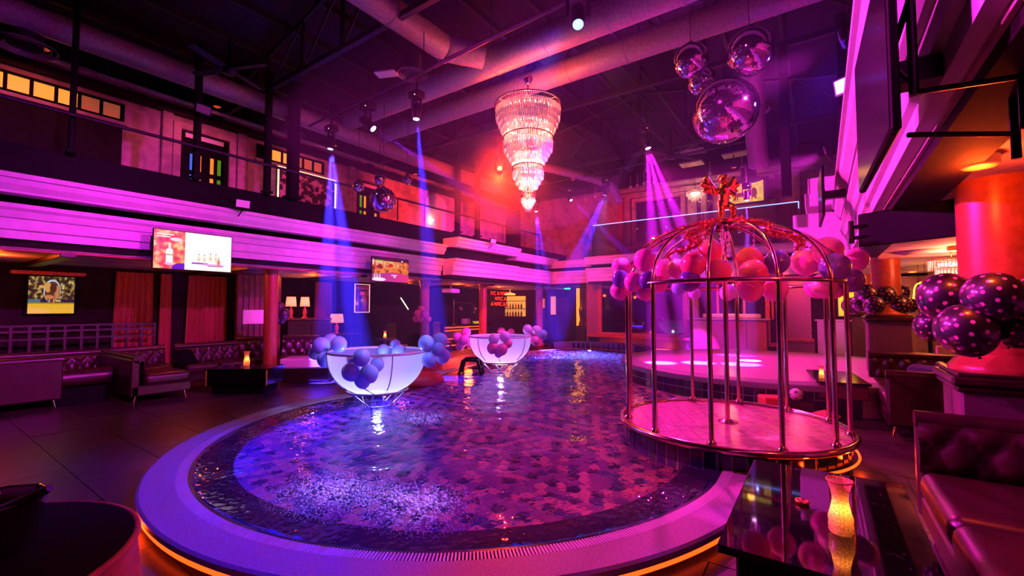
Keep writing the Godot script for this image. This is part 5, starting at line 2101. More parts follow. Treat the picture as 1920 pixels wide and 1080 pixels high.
		o.set_meta("group", "gold letters on the far fascia")


func small_chandelier(label: String, at: Vector3, r: float, col: Color, energy: float) -> void:
	var t := thing("small_chandelier", label, "chandelier", at)
	var m := MB.new()
	m.tube([Vector3(0, 0.1, 0), Vector3(0, 0.5, 0)], 0.01, 6)
	m.tube(ring(Vector3(0, 0.05, 0), r, 32), 0.012, 6, true)
	m.tube(ring(Vector3(0, -0.08, 0), r * 0.66, 28), 0.012, 6, true)
	part(t, "frame", m, mats.brass)
	for k in 3:
		var rr := r * (1.0 - 0.3 * k)
		m = MB.new()
		var cnt := int(TAU * rr / 0.04)
		for q in cnt:
			var a := TAU * q / cnt
			var p := Vector3(cos(a) * rr, 0.05 - 0.10 * k, sin(a) * rr)
			m.tube([p, p - Vector3(0, 0.02, 0), p - Vector3(0, 0.16, 0)], [0.003, 0.011, 0.004], 5)
		var o := part(t, "crystal_fringe", m, mats.crystal)
		o.set_meta("kind", "stuff")
	m = MB.new()
	m.tube(ring(Vector3(0, -0.02, 0), r * 0.5, 24), 0.02, 6, true)
	part(t, "ring_lamp", m, mats.bulb)
	omni(at + Vector3(0, 0.02, 0), col, energy, 0.08)


# tufted panel: local x along the length, y up, bulging to +z
func tufted(length: float, y0: float, y1: float, lean: float, sx := 0.2, sy := 0.17, depth := 0.065) -> MB:
	var m := MB.new()
	var nx := int(length / 0.028)
	var ny := 14
	var rows := []
	for r in ny + 1:
		var row := PackedVector3Array()
		var v := float(r) / ny
		for c in nx + 1:
			var x := length * (float(c) / nx - 0.5)
			var y := lerpf(y0, y1, v)
			var p := x / sx + y / sy * 0.5
			var q := x / sx - y / sy * 0.5
			var b := pow(absf(sin(PI * p) * sin(PI * q)), 0.42) * depth
			var edge := minf(minf(v, 1.0 - v) * 5.0, 1.0)
			row.append(Vector3(x, y, -lean * v + b * edge))
		rows.append(row)
	m.grid(rows)
	return m


func sofa(label: String, at: Vector3, turn: float, length: float, depth: float, top: float, arms: Array, seats: int, hide := "leather") -> Node3D:
	var t := thing("tufted_sofa", label, "sofa", at, turn, "button-tufted leather sofas")
	var m := MB.new()
	m.box(Vector3(0, 0.21, depth * 0.5), Vector3(length, 0.16, depth), Basis(), 0.02)
	part(t, "base", m, mats[hide])
	for k in seats:
		var w := length / seats
		m = MB.new()
		m.rbox(Vector3(-length / 2 + w * (k + 0.5), 0.37, depth * 0.5 + 0.09), Vector3(w - 0.012, 0.19, depth - 0.16), 0.075)
		part(t, "seat_cushion", m, mats[hide])
	m = MB.new()
	m.box(Vector3(0, (0.13 + top) * 0.5, 0.05), Vector3(length, top - 0.13, 0.12), Basis(), 0.02)
	part(t, "back_panel", m, mats[hide])
	m = tufted(length, 0.40, top, 0.05)
	var o := part(t, "tufted_back", m, mats[hide])
	o.position = Vector3(0, 0, 0.155)
	m = MB.new()
	m.tube([Vector3(-length / 2, top, 0.08), Vector3(length / 2, top, 0.08)], 0.062, 12)
	part(t, "top_roll", m, mats[hide])
	m = MB.new()
	var nx := int(length / 0.2)
	for r in 3:
		for c in nx + 1:
			var y := 0.51 + 0.17 * r * 0.5 * 2.0 - 0.0
			var x := (c - nx / 2.0) * 0.2 + (0.1 if r % 2 else 0.0)
			if y < top - 0.04 and absf(x) < length / 2:
				m.ball(Vector3(x, y, 0.155 - 0.05 * (y - 0.4) / (top - 0.4) + 0.012), Vector3(0.012, 0.012, 0.008), 8, 5)
	o = part(t, "buttons", m, mats[hide])
	o.set_meta("kind", "stuff")
	for s in arms:
		m = MB.new()
		m.box(Vector3(s * (length / 2 - 0.05), (0.13 + top) * 0.5, depth * 0.5), Vector3(0.12, top - 0.13, depth), Basis(), 0.03)
		part(t, "arm", m, mats[hide])
		m = MB.new()
		m.tube([Vector3(s * (length / 2 - 0.05), top, 0.02), Vector3(s * (length / 2 - 0.05), top, depth)], 0.058, 12)
		part(t, "arm_roll", m, mats[hide])
	for sx in [-1.0, 1.0]:
		for sz in [0.0, 1.0]:
			m = MB.new()
			var p := Vector3(sx * (length / 2 - 0.09), 0.14, 0.08 + sz * (depth - 0.16))
			m.tube([p + Vector3(sx * 0.03, -0.14, (sz - 0.5) * 0.06), p], [0.012, 0.026], 8)
			part(t, "leg", m, mats.chrome)
	return t


func candle_vase(label: String, at: Vector3, s := 1.0, energy := 0.05) -> void:
	var t := thing("candle_vase", label, "candle holder", at, 0.0, "hourglass candle vases")
	var m := MB.new()
	var prof := [Vector2(0.045, 0.0), Vector2(0.052, 0.012), Vector2(0.05, 0.03), Vector2(0.052, 0.034), Vector2(0.05, 0.05), Vector2(0.052, 0.075), Vector2(0.042, 0.11), Vector2(0.034, 0.15), Vector2(0.034, 0.175), Vector2(0.042, 0.215), Vector2(0.054, 0.25)]
	m.lathe(prof.map(func(p): return p * s), 32)
	var cr := mat("crackle_glass", Color(1, 1, 1), 0.22)
	if not cr.albedo_texture:
		grained(cr, noise(95, 0.09, [[0.0, Color(0.42, 0.24, 0.12)], [0.4, Color(0.80, 0.60, 0.36)], [1.0, Color(1.0, 0.90, 0.70)]], 256, 2, true), 5.0)
		cr.backlight_enabled = true
		cr.backlight = Color(1, 1, 1)
	part(t, "vase", m, cr)
	m = MB.new()
	m.tube(ring(Vector3(0, 0.25 * s, 0), 0.054 * s, 28), 0.004 * s, 6, true)
	part(t, "lip", m, cr)
	m = MB.new()
	m.lathe([Vector2(0.02, 0.02), Vector2(0.02, 0.06), Vector2(0.001, 0.062)].map(func(p): return p * s), 14)
	part(t, "candle", m, mats.white_plastic)
	m = MB.new()
	m.ball(Vector3(0, 0.085, 0) * s, Vector3(0.010, 0.022, 0.010) * s, 10, 8)
	part(t, "flame", m, mats.flame)
	omni(at + Vector3(0, 0.12 * s, 0), Color(1.0, 0.68, 0.34), energy * 0.6, 0.012)


func column(label: String, at: Vector3, r: float, top: float, y0 := 0.0, capital := true) -> Node3D:
	var t := thing("round_column", label, "column", at, 0.0, "round columns")
	var m := MB.new()
	m.lathe([Vector2(r, y0 + 0.12), Vector2(r, y0 + 0.12), Vector2(r, top - 0.05), Vector2(r, top)], 40)
	part(t, "shaft", m, mats.column_paint)
	m = MB.new()
	m.lathe([Vector2(r * 1.35, y0), Vector2(r * 1.38, y0 + 0.03), Vector2(r * 1.3, y0 + 0.05), Vector2(r * 1.22, y0 + 0.075), Vector2(r * 1.15, y0 + 0.09), Vector2(r * 1.05, y0 + 0.12), Vector2(r, y0 + 0.13)], 40)
	part(t, "base_moulding", m, mats.column_paint)
	if not capital:
		return t
	m = MB.new()
	m.lathe([Vector2(r, top - 0.12), Vector2(r * 1.12, top - 0.09), Vector2(r * 1.2, top - 0.04), Vector2(r * 1.25, top)], 40)
	part(t, "capital", m, mats.column_paint)
	return t


func curtain(label: String, at: Vector3, w: float, h: float, turn := PI / 2) -> void:
	var m := MB.new()
	var rows := []
	for r in 9:
		var row := PackedVector3Array()
		for c in int(w * 70) + 1:
			var x := w * (c / (w * 70.0) - 0.5)
			var f := 1.0 + 0.15 * r / 8.0
			row.append(Vector3(x * f, h * (1.0 - r / 8.0), 0.035 * sin(x * 62.0 + 0.8 * sin(x * 9.0)) * (0.6 + 0.4 * r / 8.0)))
		rows.append(row)
	m.grid(rows, true)
	solo("curtain", label, "curtain", m, mats.curtain, at, turn, "pleated curtains")


func table_lamp(label: String, at: Vector3, r: float, h: float, energy: float) -> void:
	var t := thing("table_lamp", label, "lamp", at, 0.0, "shaded table lamps")
	var m := MB.new()
	m.lathe([Vector2(0.07, 0.0), Vector2(0.075, 0.02), Vector2(0.03, 0.05), Vector2(0.055, 0.14), Vector2(0.04, 0.22), Vector2(0.012, 0.28), Vector2(0.012, 0.34)], 20)
	part(t, "lamp_base", m, mats.frame_orange)
	m = MB.new()
	m.lathe([Vector2(r, 0.30), Vector2(r * 0.82, 0.30 + h)], 28)
	part(t, "lamp_shade", m, mats.lamp_shade)
	m = MB.new()
	m.ball(Vector3(0, 0.30 + h * 0.5, 0), Vector3.ONE * 0.03, 10, 8)
	part(t, "bulb", m, mats.bulb)
	omni(at + Vector3(0, 0.30 + h * 0.5, 0), Color(1.0, 0.5, 0.2), energy, 0.03)


func build_left_lounge() -> void:
	# soffit of the balcony over the lounge, warm-lit
	var m := MB.new()
	m.box(Vector3(-10.6, 2.385, -6.5), Vector3(2.95, 0.03, 22.0))
	var soff := struct("ceiling_4", m, mats.wall_plaster, "plaster ceiling of the left lounge, lit amber")
	for k in 6:
		m = MB.new()
		m.box(Vector3(-10.6, 2.34, 1.0 - 2.6 * k), Vector3(2.9, 0.09, 0.18), Basis(), 0.01)
		part(soff, "ceiling_beam", m, mats.dark_wood)
	m = MB.new()
	m.box(Vector3(-9.25, 2.37, -6.5), Vector3(0.2, 0.06, 21.5), Basis(), 0.01)
	part(soff, "edge_beam", m, mats.frame_orange)
	for q in [[-1.0, 1.0], [-3.6, 0.75], [-6.2, 0.6], [-9.3, 0.6], [-11.6, 0.8], [-14.0, 0.9]]:
		m = MB.new()
		m.lathe([Vector2(0.001, -0.012), Vector2(0.06, -0.012), Vector2(0.075, 0.0)], 18)
		var t := solo("recessed_lamp", {-1.0: "amber recessed lamp over the sofas at the far left", -3.6: "amber recessed lamp over the curtains", -6.2: "amber recessed lamp over the paired table lamps", -9.3: "amber recessed lamp over the armchairs", -11.6: "amber recessed lamp over the bar counter", -14.0: "amber recessed lamp by the red neon words"}[q[0]], "lamp", m, mats.led_amber_soft, Vector3(-10.4, 2.36, q[0]), 0.0, "recessed lamps of the left lounge")
		omni(Vector3(-10.4, 2.26, q[0]), Color(1.0, 0.36, 0.12), q[1] * 0.85, 0.07)
	# columns under the balcony edge
	var cn := ["slim orange column beside the white notice board", "slim orange column with pink balloons by the bar", "slim orange column in front of the bar", "slim orange column at the end of the bar"]
	var cz := [[-9.6, -4.8], [-9.55, -9.2], [-9.6, -12.0], [-9.5, -15.6]]
	for k in 4:
		column(cn[k], Vector3(cz[k][0], 0, cz[k][1]), 0.135, 2.37)
	bunch("dark polka-dot balloons tied to the slim column in the lounge", LOUNGE_DARK[0][0], LOUNGE_DARK)
	bunch("dim pink balloons tied to the column by the bar", LOUNGE_PINK[0][0], LOUNGE_PINK)
	# backlit poster
	var im := mottled(192, 160, 23, 0.035, [[0.0, Color(0.06, 0.05, 0.02)], [0.45, Color(0.25, 0.19, 0.07)], [0.7, Color(0.62, 0.52, 0.28)], [1.0, Color(0.95, 0.88, 0.6)]])
	im.fill_rect(Rect2i(0, 98, 192, 16), Color(0.12, 0.10, 0.22))
	im.fill_rect(Rect2i(0, 112, 192, 48), Color(0.93, 0.72, 0.16))
	im.fill_rect(Rect2i(0, 112, 192, 6), Color(0.6, 0.5, 0.18))
	im.fill_rect(Rect2i(0, 98, 50, 14), Color(0.25, 0.45, 0.5))
	blob(im, Vector2(96, 62), Vector2(36, 50), Color(0.75, 0.78, 0.85))
	blob(im, Vector2(97, 66), Vector2(32, 46), Color(0.35, 0.2, 0.12))
	blob(im, Vector2(78, 46), Vector2(14, 22), Color(0.85, 0.6, 0.3))
	blob(im, Vector2(84, 88), Vector2(20, 9), Color(0.8, 0.5, 0.3))
	blob(im, Vector2(110, 84), Vector2(6, 22), Color(0.72, 0.45, 0.26))
	blob(im, Vector2(118, 66), Vector2(8, 30), Color(0.78, 0.5, 0.3))
	blob(im, Vector2(100, 50), Vector2(14, 20), Color(0.3, 0.15, 0.06))
	blob(im, Vector2(52, 44), Vector2(12, 8), Color(0.85, 0.62, 0.3))
	bottle_print(im, 104, 114, 24, Color(0.85, 0.5, 0.4), Color(0.4, 0.2, 0.1))
	bottle_print(im, 86, 110, 14, Color(0.95, 0.9, 0.85), Color(0.9, 0.9, 0.9))
	im.fill_rect(Rect2i(112, 102, 22, 6), Color(0.9, 0.85, 0.5))
	var ps := thing("lightbox_poster", "backlit poster with a seated figure in an arch over a yellow base", "poster", Vector3(-12.02, 1.79, -1.9))
	m = MB.new()
	m.box(Vector3(-0.03, 0, 0), Vector3(0.06, 0.76, 0.72), Basis(), 0.01)
	part(ps, "case", m, mats.black)
	m = MB.new()
	panel(m, Vector3(0.004, 0, 0), 0.62, 0.70, Vector3.RIGHT)
	part(ps, "print", m, picture("poster_print", im, 0.9))
	m = MB.new()
	m.box(Vector3(-12.0, 2.2, -1.85), Vector3(0.16, 0.07, 1.0), Basis(), 0.01)
	solo("picture_shelf", "narrow red-lit ledge above the backlit poster", "ledge", m, mats.frame_orange)
	curtain("wide pleated curtain between poster and television", Vector3(-11.98, 0.02, -3.13), 0.62, 2.28)
	curtain("narrow pleated curtain right of the wide one", Vector3(-11.98, 0.02, -3.68), 0.2, 2.28)
	curtain("pleated curtain behind the television's right side", Vector3(-11.98, 0.02, -4.5), 0.8, 2.28)
	curtain("pink and orange pleated curtain behind the shaded lamp", Vector3(-11.98, 0.02, -7.5), 0.56, 2.28)
	# low balustrade in front of the curtains
	var fence := thing("lounge_railing", "dark wooden railing with small openings before the lounge curtains", "railing", Vector3(-11.6, 0, -1.8))
	for y in [1.22, 1.12, 0.98]:
		m = MB.new()
		m.box(Vector3(0, y, 0), Vector3(0.05, 0.035, 3.2))
		part(fence, "rail", m, mats.dark_wood)
	for k in 15:
		m = MB.new()
		m.box(Vector3(0, 0.6, 1.58 - 0.226 * k), Vector3(0.04, 1.2, 0.04))
		part(fence, "baluster", m, mats.dark_wood)
	# wood partition and notice board
	m = MB.new()
	m.box(Vector3(-11.2, 1.2, -5.3), Vector3(0.1, 2.3, 1.0))
	var part_wall := struct("wall_partition", m, mats.wood, "orange-brown wooden partition in the left lounge")
	for k in 8:
		m = MB.new()
		m.box(Vector3(-11.135, 1.2, -4.85 - 0.128 * k), Vector3(0.03, 2.26, 0.118), Basis(), 0.006)
		part(part_wall, "board", m, mats.wood)
	m = MB.new()
	m.box(Vector3.ZERO, Vector3(0.03, 0.34, 0.6), Basis(), 0.006)
	solo("notice_board", "white notice board beside the slim column", "board", m, mats.white_plastic, Vector3(-11.10, 1.33, -5.2))
	# sideboard with two lamps
	var sb := thing("sideboard", "dark sideboard carrying two shaded lamps", "sideboard", Vector3(-11.2, 0, -6.5))
	m = MB.new()
	m.box(Vector3(0, 0.62, 0), Vector3(0.5, 1.2, 1.2), Basis(), 0.01)
	part(sb, "body", m, mats.dark_wood)
	m = MB.new()
	m.box(Vector3(0, 1.25, 0), Vector3(0.56, 0.05, 1.28), Basis(), 0.012)
	part(sb, "top", m, mats.wood)
	for s in [-1.0, 1.0]:
		m = MB.new()
		m.box(Vector3(0.26, 0.62, s * 0.29), Vector3(0.02, 1.0, 0.54), Basis(), 0.006)
		var d := part(sb, "door", m, mats.dark_wood)
		m = MB.new()
		m.ball(Vector3(0.285, 0.7, s * 0.06), Vector3.ONE * 0.015, 8, 6)
		part(d, "knob", m, mats.brass)
	table_lamp("left one of two square-shaded lamps on the sideboard", Vector3(-11.1, 1.28, -6.05), 0.13, 0.25, 0.22)
	table_lamp("right one of two square-shaded lamps on the sideboard", Vector3(-11.1, 1.28, -6.42), 0.12, 0.25, 0.2)
	var st := thing("console_table", "dark console table carrying the single shaded lamp", "table", Vector3(-11.0, 0, -7.3))
	m = MB.new()
	m.box(Vector3(0, 0.82, 0), Vector3(0.5, 0.05, 1.3), Basis(), 0.01)
	part(st, "table_top", m, mats.dark_wood)
	for sx in [-1.0, 1.0]:
		for sz in [-1.0, 1.0]:
			m = MB.new()
			m.box(Vector3(sx * 0.2, 0.4, sz * 0.6), Vector3(0.05, 0.8, 0.05))
			part(st, "leg", m, mats.dark_wood)
	table_lamp("single glowing shaded lamp on the console table", Vector3(-10.95, 0.84, -7.26), 0.19, 0.24, 0.3)
	# mirror with lit frame
	var mir := thing("wall_mirror", "tall wall mirror in a glowing pale frame", "mirror", Vector3(-12.03, 1.85, -8.84))
	m = MB.new()
	panel(m, Vector3(0.02, 0, 0), 0.5, 0.84, Vector3.RIGHT)
	part(mir, "mirror_glass", m, mats.mirror_facet)
	m = MB.new()
	frame_bars(m, Vector3(0.02, 0, 0), 0.6, 0.94, Vector3.RIGHT, 0.05, 0.05)
	part(mir, "mirror_frame", m, mats.chrome)
	m = MB.new()
	frame_bars(m, Vector3(0.05, 0, 0), 0.56, 0.90, Vector3.RIGHT, 0.014, 0.012)
	part(mir, "light_line", m, glow("mirror_light", Color(1.0, 0.72, 0.7), 1.4))
	# wall sofas and booth sofas
	sofa("long tufted wall bench at the back of the left lounge", Vector3(-11.0, 0.0, -1.4), PI / 2, 3.9, 0.7, 0.74, [], 4)
	sofa("sofa at the left edge turning its plain back to the pool", Vector3(-9.72, 0, -0.6), -PI / 2, 2.2, 0.75, 0.74, [], 3)
	sofa("open-ended tufted sofa on chrome feet left of the low dark table", Vector3(-9.95, 0, -2.35), PI, 1.9, 0.82, 0.72, [], 2)
	sofa("short tufted sofa behind the low dark table", Vector3(-10.55, 0, -3.95), PI / 2, 1.15, 0.7, 0.78, [], 2)
	sofa("tufted sofa left of two behind the pink-topped bench", Vector3(-10.6, 0, -5.0), 0.9, 0.8, 0.65, 0.84, [], 1)
	sofa("tufted sofa right of two behind the pink-topped bench", Vector3(-10.2, 0, -5.85), 0.9, 0.8, 0.65, 0.84, [], 1)
	m = MB.new()
	m.box(Vector3.ZERO, Vector3(0.40, 0.13, 0.40), Basis(Vector3.FORWARD, 0.9), 0.06)
	solo("cushion", "dark shiny cushion leaning on the short tufted sofa", "cushion", m, mats.fabric_black, Vector3(-10.1, 0.58, -3.45), 0.4)
	var bt := thing("drum_table", "low round-ended bench table with amber side in the left booth", "table", Vector3(-9.9, 0, -1.95))
	m = MB.new()
	m.tube([Vector3(0, 0.42, 0.35), Vector3(0, 0.42, -0.35)], 0.14, 20)
	part(bt, "bolster", m, mats.leather)
	m = MB.new()
	m.box(Vector3(0, 0.14, 0), Vector3(0.22, 0.28, 0.62), Basis(), 0.01)
	part(bt, "plinth", m, mats.black)
	m = MB.new()
	m.box(Vector3(-10.1, 0.19, -1.63), Vector3(0.03, 0.025, 0.24))
	solo("floor_light", "short red light bar low under the left booth", "light bar", m, glow("bar_red", Color(1.0, 0.2, 0.08), 2.2))
	omni(Vector3(-10.02, 0.2, -1.63), Color(1.0, 0.2, 0.08), 0.03)
	# low dark table with a gold edge
	var lt := thing("low_table", "low dark box table with gilded corners and a candle vase", "table", Vector3(-8.75, 0, -3.95), deg_to_rad(36))
	m = MB.new()
	m.box(Vector3(0, 0.30, 0), Vector3(1.08, 0.28, 0.62), Basis(), 0.01)
	part(lt, "body", m, mats.black_gloss)
	m = MB.new()
	m.box(Vector3(0, 0.08, 0), Vector3(0.9, 0.16, 0.5))
	part(lt, "plinth", m, mats.black)
	for s in [-1.0, 1.0]:
		m = MB.new()
		m.box(Vector3(s * 0.53, 0.30, 0.305), Vector3(0.03, 0.28, 0.03), Basis(), 0.004)
		part(lt, "corner_trim", m, mats.gold)
	m = MB.new()
	m.box(Vector3(0, 0.45, 0), Vector3(1.12, 0.025, 0.66), Basis(), 0.006)
	part(lt, "table_top", m, mats.marble_black)
	candle_vase("lit hourglass candle vase on the low dark table", Vector3(-8.85, 0.465, -4.0), 1.05)
	var pb := thing("padded_bench", "bench with a glossy pink-lit top beside the nearer tub", "bench", Vector3(-8.95, 0, -5.3), deg_to_rad(43))
	m = MB.new()
	m.box(Vector3(0, 0.40, 0), Vector3(1.0, 0.20, 0.6), Basis(), 0.03)
	part(pb, "seat", m, mats.stage_vinyl)
	m = MB.new()
	m.box(Vector3(0, 0.15, 0), Vector3(0.92, 0.28, 0.52), Basis(), 0.01)
	part(pb, "base", m, mats.dark_wood)
	m = MB.new()
	m.box(Vector3(0, 0.03, 0.27), Vector3(0.92, 0.03, 0.02))
	part(pb, "foot_rail", m, mats.brass)
	candle_vase("lit hourglass candle vase on the pink-topped bench", Vector3(-9.0, 0.50, -5.4), 1.0)
	candle_vase("small lit candle vase seen over the nearer tub", Vector3(-8.6, 0.82, -7.0), 0.7)
	m = MB.new()
	m.lathe([Vector2(0.25, 0.78), Vector2(0.25, 0.82), Vector2(0.25, 0.82), Vector2(0.001, 0.82)], 24)
	m.tube([Vector3(0, 0.0, 0), Vector3(0, 0.78, 0)], 0.03, 8)
	m.lathe([Vector2(0.2, 0.0), Vector2(0.2, 0.02), Vector2(0.02, 0.04)], 20)
	solo("bistro_table", "small dark pedestal table behind the nearer tub", "table", m, mats.dark_wood, Vector3(-8.6, 0, -7.0))
	# armchairs by the bar
	for k in 2:
		var ch := thing("dining_chair", ["dark upholstered chair left of the bar column", "dark upholstered chair under the pink balloons"][k], "chair", [Vector3(-9.9, 0, -8.5), Vector3(-9.7, 0, -10.1)][k], 1.9)
		m = MB.new()
		m.box(Vector3(0, 0.45, 0), Vector3(0.46, 0.1, 0.46), Basis(), 0.03)
		part(ch, "seat", m, mats.leather_dark)
		m = MB.new()
		m.box(Vector3(0, 0.8, -0.2), Vector3(0.46, 0.6, 0.08), Basis(), 0.03)
		part(ch, "backrest", m, mats.leather_dark)
		for sx in [-1.0, 1.0]:
			for sz in [-1.0, 1.0]:
				m = MB.new()
				m.box(Vector3(sx * 0.2, 0.2, sz * 0.2), Vector3(0.04, 0.4, 0.04))
				part(ch, "leg", m, mats.dark_wood)
	m = MB.new()
	m.tube([Vector3(-12.08, 1.90, -10.5), Vector3(-12.08, 1.49, -10.85)], 0.014, 6)
	solo("light_stick", "slanted white light stick behind the pink balloons", "light stick", m, mats.led_white)


func build_bar() -> void:
	var t := thing("bar_counter", "dark bar counter striped with amber light lines", "counter", Vector3(-10.55, 0, -12.0))
	var m := MB.new()
	m.box(Vector3(0, 0.46, 0), Vector3(0.6, 0.92, 2.5), Basis(), 0.02)
	part(t, "body", m, mats.dark_wood)
	m = MB.new()
	m.box(Vector3(0, 0.95, 0), Vector3(0.72, 0.05, 2.6), Basis(), 0.012)
	part(t, "worktop", m, mats.black_gloss)
	for y in [0.28, 0.50, 0.78, 0.88]:
		m = MB.new()
		m.box(Vector3(0.31, y, 0.3), Vector3(0.02, 0.03, 1.8))
		part(t, "led_line", m, mats.led_amber_soft)
	omni(Vector3(-10.1, 0.6, -11.7), Color(1.0, 0.35, 0.1), 0.25, 0.1)
	# brass beer stand with hanging globes
	var bs := thing("brass_stand", "tall brass stand with a side arm on the bar counter", "stand", Vector3(-10.5, 0.975, -11.5))
	m = MB.new()
	m.tube([Vector3(0, 0, 0), Vector3(0, 0.86, 0)], 0.018, 8)
	m.lathe([Vector2(0.08, 0), Vector2(0.08, 0.015), Vector2(0.02, 0.04)], 16)
	part(bs, "post", m, mats.brass)
	m = MB.new()
	m.tube([Vector3(0, 0.74, 0.2), Vector3(0, 0.76, -0.5), Vector3(0, 0.72, -1.0), Vector3(0, 0.62, -1.1)], 0.014, 8)
	part(bs, "arm", m, mats.brass)
	mirror_ball("small mirror ball hanging over the bar counter, left of two", Vector3(-10.5, 1.5, -11.85), 0.09, 0.15, 0.02)
	mirror_ball("small mirror ball hanging over the bar counter, right of two", Vector3(-10.5, 1.46, -12.6), 0.10, 0.15, 0.02)
	# bits on the counter
	m = MB.new()
	m.box(Vector3(0, 0.09, 0), Vector3(0.2, 0.18, 0.26), Basis(), 0.01)
	solo("till", "pale box-shaped till on the bar counter", "till", m, mats.white_plastic, Vector3(-10.5, 0.976, -12.15))
	m = MB.new()
	m.lathe([Vector2(0.10, 0.0), Vector2(0.16, 0.06), Vector2(0.16, 0.07), Vector2(0.10, 0.03), Vector2(0.001, 0.03)], 20)
	solo("glowing_dish", "small glowing dish on the bar counter", "dish", m, glow("dish_glow", Color(0.75, 0.8, 0.3), 0.5), Vector3(-10.5, 0.976, -12.75))
	# ceiling projector
	m = MB.new()
	m.box(Vector3.ZERO, Vector3(0.4, 0.14, 0.5), Basis(), 0.02)
	m.tube([Vector3(0, 0.07, 0), Vector3(0, 0.26, 0)], 0.02, 8)
	solo("projector", "pinkish box projector hanging under the balcony by the bar", "projector", m, mats.white_plastic, Vector3(-9.9, 2.1, -10.7), 0.2)
	# red neon words, too far away to read
	var nw := thing("neon_words", "three rows of red neon lettering on the lounge wall by the bar", "neon sign", Vector3(-11.9, 0, 0))
	m = MB.new()
	m.box(Vector3(-0.08, 1.96, -16.1), Vector3(0.03, 0.75, 1.7))
	part(nw, "backing", m, mats.black)
	for r in 3:
		for c in [6, 4, 6][r]:
			m = MB.new()
			var z: float = -15.45 - 0.23 * c - [0.0, 0.3, 0.0][r]
			var y := 2.20 - 0.24 * r
			var sh: int = (r * 3 + c) % 4
			var pts: Array = [[Vector2(0, -0.07), Vector2(0, 0.07), Vector2(0.12, 0.07), Vector2(0.12, -0.07)], [Vector2(0.12, 0.07), Vector2(0, 0.07), Vector2(0, -0.07), Vector2(0.12, -0.07)], [Vector2(0, -0.07), Vector2(0.06, 0.07), Vector2(0.12, -0.07)], [Vector2(0, 0.07), Vector2(0, -0.07), Vector2(0.12, 0.07), Vector2(0.12, -0.07)]][sh]
			m.tube(pts.map(func(p): return Vector3(0, y + p.y, z - p.x)), 0.012, 6)
			part(nw, "neon_tube", m, mats.neon_red)
	omni(Vector3(-11.5, 2.0, -16.0), Color(1.0, 0.15, 0.05), 0.15, 0.1)
	# lit bottle shelf and lamp over it
	var sh := thing("bottle_shelf", "glowing amber bottle cabinet at the back of the bar", "cabinet", Vector3(-11.5, 0, -16.6))
	m = MB.new()
	m.box(Vector3(0, 1.6, -0.15), Vector3(1.1, 0.95, 0.05))
	part(sh, "back_panel", m, glow("cabinet_glow", Color(1.0, 0.7, 0.3), 0.7))
	for y in [1.15, 1.5, 1.85]:
		m = MB.new()
		m.box(Vector3(0, y, 0), Vector3(1.16, 0.03, 0.3))
		part(sh, "shelf", m, mats.dark_wood)
	m = MB.new()
	m.box(Vector3(0, 0.57, 0), Vector3(1.2, 1.14, 0.34), Basis(), 0.01)
	part(sh, "base_cabinet", m, mats.dark_wood)
	var bm := MB.new()
	bm.lathe([Vector2(0.04, 0.0), Vector2(0.042, 0.01), Vector2(0.042, 0.15), Vector2(0.03, 0.19), Vector2(0.013, 0.21), Vector2(0.013, 0.28), Vector2(0.001, 0.282)], 12)
	var shared := bm.mesh()
	for k in 14:
		var o := MeshInstance3D.new()
		o.name = numbered("bottle")
		o.mesh = shared
		o.material_override = mats[["wood", "glass_green", "tile_beige"][k % 3]] if mats.has("glass_green") else mats.wood
		add_child(o)
		o.position = Vector3(-11.96 + 0.153 * (k % 7), 1.165 + (0.35 if k > 6 else 0.0), -16.56)
		o.material_override = mat("bottle_%d" % (k % 3), [Color(0.35, 0.16, 0.05), Color(0.12, 0.22, 0.08), Color(0.55, 0.35, 0.15)][k % 3], 0.12)
		o.set_meta("label", "small liquor bottle on the %s shelf of the bar cabinet, %s from the left" % ["upper" if k > 6 else "lower", ["first", "second", "third", "fourth", "fifth", "sixth", "seventh"][k % 7]])
		o.set_meta("category", "bottle")
		o.set_meta("group", "bottles on the bar cabinet")
	omni(Vector3(-11.4, 1.7, -16.1), Color(1.0, 0.6, 0.25), 0.3, 0.1)
	m = MB.new()
	m.lathe([Vector2(0.22, 0.0), Vector2(0.26, 0.06), Vector2(0.1, 0.10), Vector2(0.015, 0.12), Vector2(0.015, 0.3)], 20)
	solo("pendant_lamp", "pale dish pendant lamp over the bar cabinet", "lamp", m, mats.lamp_shade, Vector3(-11.2, 2.1, -15.9))
	omni(Vector3(-11.2, 2.06, -15.9), Color(1.0, 0.6, 0.35), 0.3, 0.05)
	# small framed lights on the back wall
	for q in [[-10.35, 1.75, 0.3, 0.42, "small orange-lit frame left on the bar back wall", "frame_glow_a"], [-9.75, 1.65, 0.24, 0.8, "tall pale-lit frame right on the bar back wall", "frame_glow_b"]]:
		m = MB.new()
		m.box(Vector3.ZERO, Vector3(q[2], q[3], 0.04))
		solo("glowing_picture", q[4], "picture", m, glow(q[5], Color(1.0, 0.45, 0.22) if q[5] == "frame_glow_a" else Color(1.0, 0.6, 0.42), 0.6), Vector3(q[0], q[1], -17.18))
	# back wall of the bar
	m = MB.new()
	m.box(Vector3(-9.8, 1.2, -17.3), Vector3(4.6, 2.4, 0.2))
	struct("wall_bar", m, mats.dark_wall, "dark back wall of the bar")
	var d := Node3D.new()
	d.name = "door_3"
	add_child(d)
	d.set_meta("kind", "structure")
	d.set_meta("label", "brown door under the green exit sign")
	m = MB.new()
	m.box(Vector3(-9.25, 1.0, -17.17), Vector3(0.62, 2.0, 0.05))
	part(d, "leaf", m, mats.leather_dark)
	for k in 3:
		m = MB.new()
		m.box(Vector3(-9.25, 0.45 + 0.55 * k, -17.13), Vector3(0.44, 0.42, 0.03), Basis(), 0.01)
		part(d, "door_panel", m, mats.leather_dark)
	m = MB.new()
